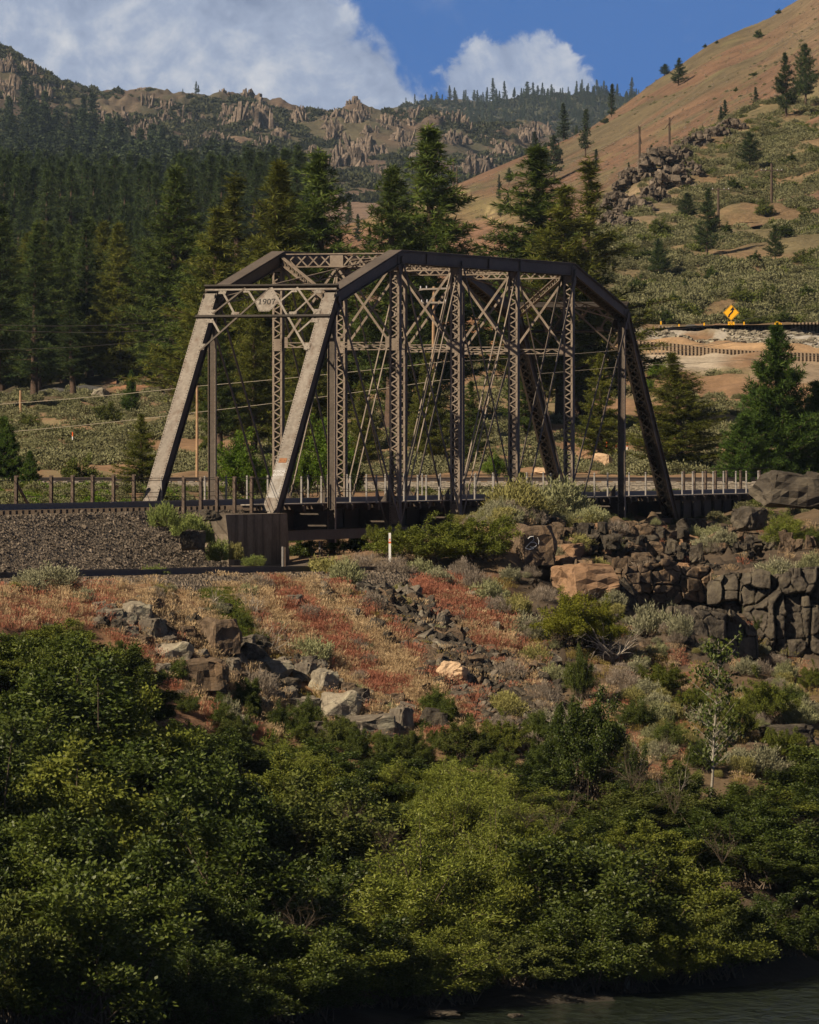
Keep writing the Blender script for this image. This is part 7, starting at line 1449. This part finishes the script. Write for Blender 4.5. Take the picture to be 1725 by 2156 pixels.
# ================================================================ SKY, SUN, CAMERA
SUN_AZ, SUN_EL = 55, 38       # degrees to the left of straight behind the camera, height
sdir = Vector((-math.sin(R(SUN_AZ))*math.cos(R(SUN_EL)), -math.cos(R(SUN_AZ))*math.cos(R(SUN_EL)), math.sin(R(SUN_EL))))
sl = bpy.data.lights.new('sun', 'SUN'); sl.energy = 5.0; sl.angle = R(.55); sl.color = (1.0, .84, .62)
so = bpy.data.objects.new('sun', sl); COL.objects.link(so); so.rotation_euler = sdir.to_track_quat('Z', 'Y').to_euler()
w = bpy.data.worlds.new('World'); sc.world = w; w.use_nodes = True; nt = w.node_tree; nt.nodes.clear()
out = nt.nodes.new('ShaderNodeOutputWorld')
g = nn(nt, 'TexCoord'); sp = nn(nt, 'SeparateXYZ'); L(nt, g.outputs['Generated'], sp.inputs[0])
def mth(op, a, b=None, c=None):
    n = nn(nt, 'Math', operation=op)
    for i, x in enumerate((a, b, c)):
        if x is None: continue
        if hasattr(x, 'links'): L(nt, x, n.inputs[i])
        else: n.inputs[i].default_value = x
    return n.outputs[0]
# sky looked up well above the horizon haze so that the low band in view is a clear blue
zc_ = mth('MULTIPLY_ADD', sp.outputs['Z'], 1.5, .36)
cv = nn(nt, 'CombineXYZ'); L(nt, sp.outputs['X'], cv.inputs[0]); L(nt, sp.outputs['Y'], cv.inputs[1]); L(nt, zc_, cv.inputs[2])
nv = nn(nt, 'VectorMath', operation='NORMALIZE'); L(nt, cv.outputs[0], nv.inputs[0])
sky = nn(nt, 'TexSky', sky_type='NISHITA', sun_disc=False); sky.sun_elevation = R(SUN_EL); sky.sun_rotation = math.atan2(sdir.x, sdir.y)
sky.air_density = 1.0; sky.dust_density = .2; sky.ozone_density = 4.0
L(nt, nv.outputs[0], sky.inputs[0])
bg = nn(nt, 'Background', i_Strength=.05); tint = mixc(nt, sky.outputs[0], (.40, .98, 1.62), 1.0, 'MULTIPLY'); L(nt, tint, bg.inputs[0])
# clouds, banked low over the valley
ys_ = mth('MAXIMUM', mth('ABSOLUTE', sp.outputs['Y']), .05)
X = mth('MULTIPLY', mth('DIVIDE', sp.outputs['X'], ys_), F/100); E_ = mth('MULTIPLY', mth('DIVIDE', sp.outputs['Z'], ys_), F/100)
c2 = nn(nt, 'CombineXYZ'); L(nt, X, c2.inputs[0]); L(nt, E_, c2.inputs[1])
n1 = noise(nt, c2.outputs[0], .55, 7, .58, .25); n2 = noise(nt, c2.outputs[0], 1.7, 9, .62, .25)
mp = nn(nt, 'Mapping'); mp.inputs['Location'].default_value = (3.1, 7.7, 2); L(nt, c2.outputs[0], mp.inputs[0]); n3 = noise(nt, mp.outputs[0], .42, 6, .6, .5)
def mr(x, a, b, c=0., d=1.):
    n = nn(nt, 'MapRange', interpolation_type='SMOOTHSTEP'); L(nt, x, n.inputs[0])
    for i, q in enumerate((a, b, c, d)): n.inputs[i+1].default_value = q
    return n.outputs[0]
edge = mth('MULTIPLY_ADD', mth('SUBTRACT', 9.4, E_), .95, -1.35)
d1 = mth('ADD', mth('SUBTRACT', edge, X), mth('MULTIPLY', mth('SUBTRACT', n1, .5), 3.0))
low = mr(E_, 9.0, 16., 1., 0.); d1 = mth('ADD', d1, mth('MULTIPLY', mth('SUBTRACT', n2, .5), 1.3)); m1 = mth('MULTIPLY', mr(d1, -.1, .6), low)
dx = mth('DIVIDE', mth('SUBTRACT', X, 2.2), 1.75); dy = mth('DIVIDE', mth('SUBTRACT', E_, 7.55), 1.15)
d2 = mth('SUBTRACT', 1.0, mth('SQRT', mth('ADD', mth('MULTIPLY', dx, dx), mth('MULTIPLY', dy, dy))))
d2 = mth('ADD', d2, mth('MULTIPLY', mth('SUBTRACT', n2, .5), 1.1))
m2 = mth('MULTIPLY', mr(d2, .0, .22), .95)
wisp = mth('MULTIPLY', mr(n3, .58, .85), .16); wisp = mth('MULTIPLY', wisp, low)
mask = mth('MAXIMUM', mth('MAXIMUM', m1, m2), wisp)
added_veil = mth('MULTIPLY', mr(sp.outputs['Z'], .09, .30), .9)      # grey layer added overhead, out of view, to dim and neutralise the sky fill
cc = ramp(nt, mth('ADD', mth('MULTIPLY', n3, .5), mth('ADD', mth('MULTIPLY', n1, .3), mth('MULTIPLY', n2, .2))), [(.14, .175, .26), (.225, .265, .355), (.43, .435, .455)], [.38, .5, .63])
cb_ = nn(nt, 'Background', i_Strength=1.0); L(nt, cc, cb_.inputs[0])
mx = nn(nt, 'MixShader'); L(nt, mask, mx.inputs[0]); L(nt, bg.outputs[0], mx.inputs[1]); L(nt, cb_.outputs[0], mx.inputs[2])
vb_ = nn(nt, 'Background', i_Strength=1.0); vb_.inputs[0].default_value = (.06, .056, .052, 1); vx = nn(nt, 'MixShader'); L(nt, added_veil, vx.inputs[0]); L(nt, mx.outputs[0], vx.inputs[1]); L(nt, vb_.outputs[0], vx.inputs[2]); L(nt, vx.outputs[0], out.inputs[0])
# haze in the valley air
HZ = 0.000024
if HZ:
    me = bpy.data.meshes.new('haze'); bm = bmesh.new(); bmesh.ops.create_cube(bm, size=1); bm.to_mesh(me); bm.free()
    o = link('haze', me, None, (0, 3900, 398)); o.scale = (9200, 8200, 804); tag(o, kind='stuff')
    m, nt2, out2 = newmat('valley_haze'); pv = nt2.nodes.new('ShaderNodeVolumePrincipled'); pv.inputs['Color'].default_value = (.55, .74, 1, 1); pv.inputs['Density'].default_value = HZ
    nt2.links.new(pv.outputs[0], out2.inputs['Volume']); me.materials.append(m)
cam = bpy.data.cameras.new('camera'); co = bpy.data.objects.new('camera', cam); COL.objects.link(co)
co.location = (0, 0, ZC); co.rotation_euler = (R(90), 0, 0); cam.sensor_fit = 'HORIZONTAL'; cam.sensor_width = 36; cam.lens = 36*F/1725
cam.shift_y = -(1078-HV)/1725; cam.clip_start = 1; cam.clip_end = 20000; sc.camera = co
sc.view_settings.view_transform = 'Standard'; sc.view_settings.look = 'None'; sc.view_settings.exposure = .66; sc.view_settings.gamma = 1
sc.cycles.max_bounces = 5; sc.cycles.diffuse_bounces = 2; sc.cycles.glossy_bounces = 2; sc.cycles.transmission_bounces = 3; sc.cycles.volume_bounces = 0; sc.cycles.transparent_max_bounces = 4
sc.cycles.use_denoising = True
try: sc.cycles.denoiser = 'OPENIMAGEDENOISE'; sc.cycles.denoising_input_passes = 'RGB_ALBEDO_NORMAL'
except Exception: pass
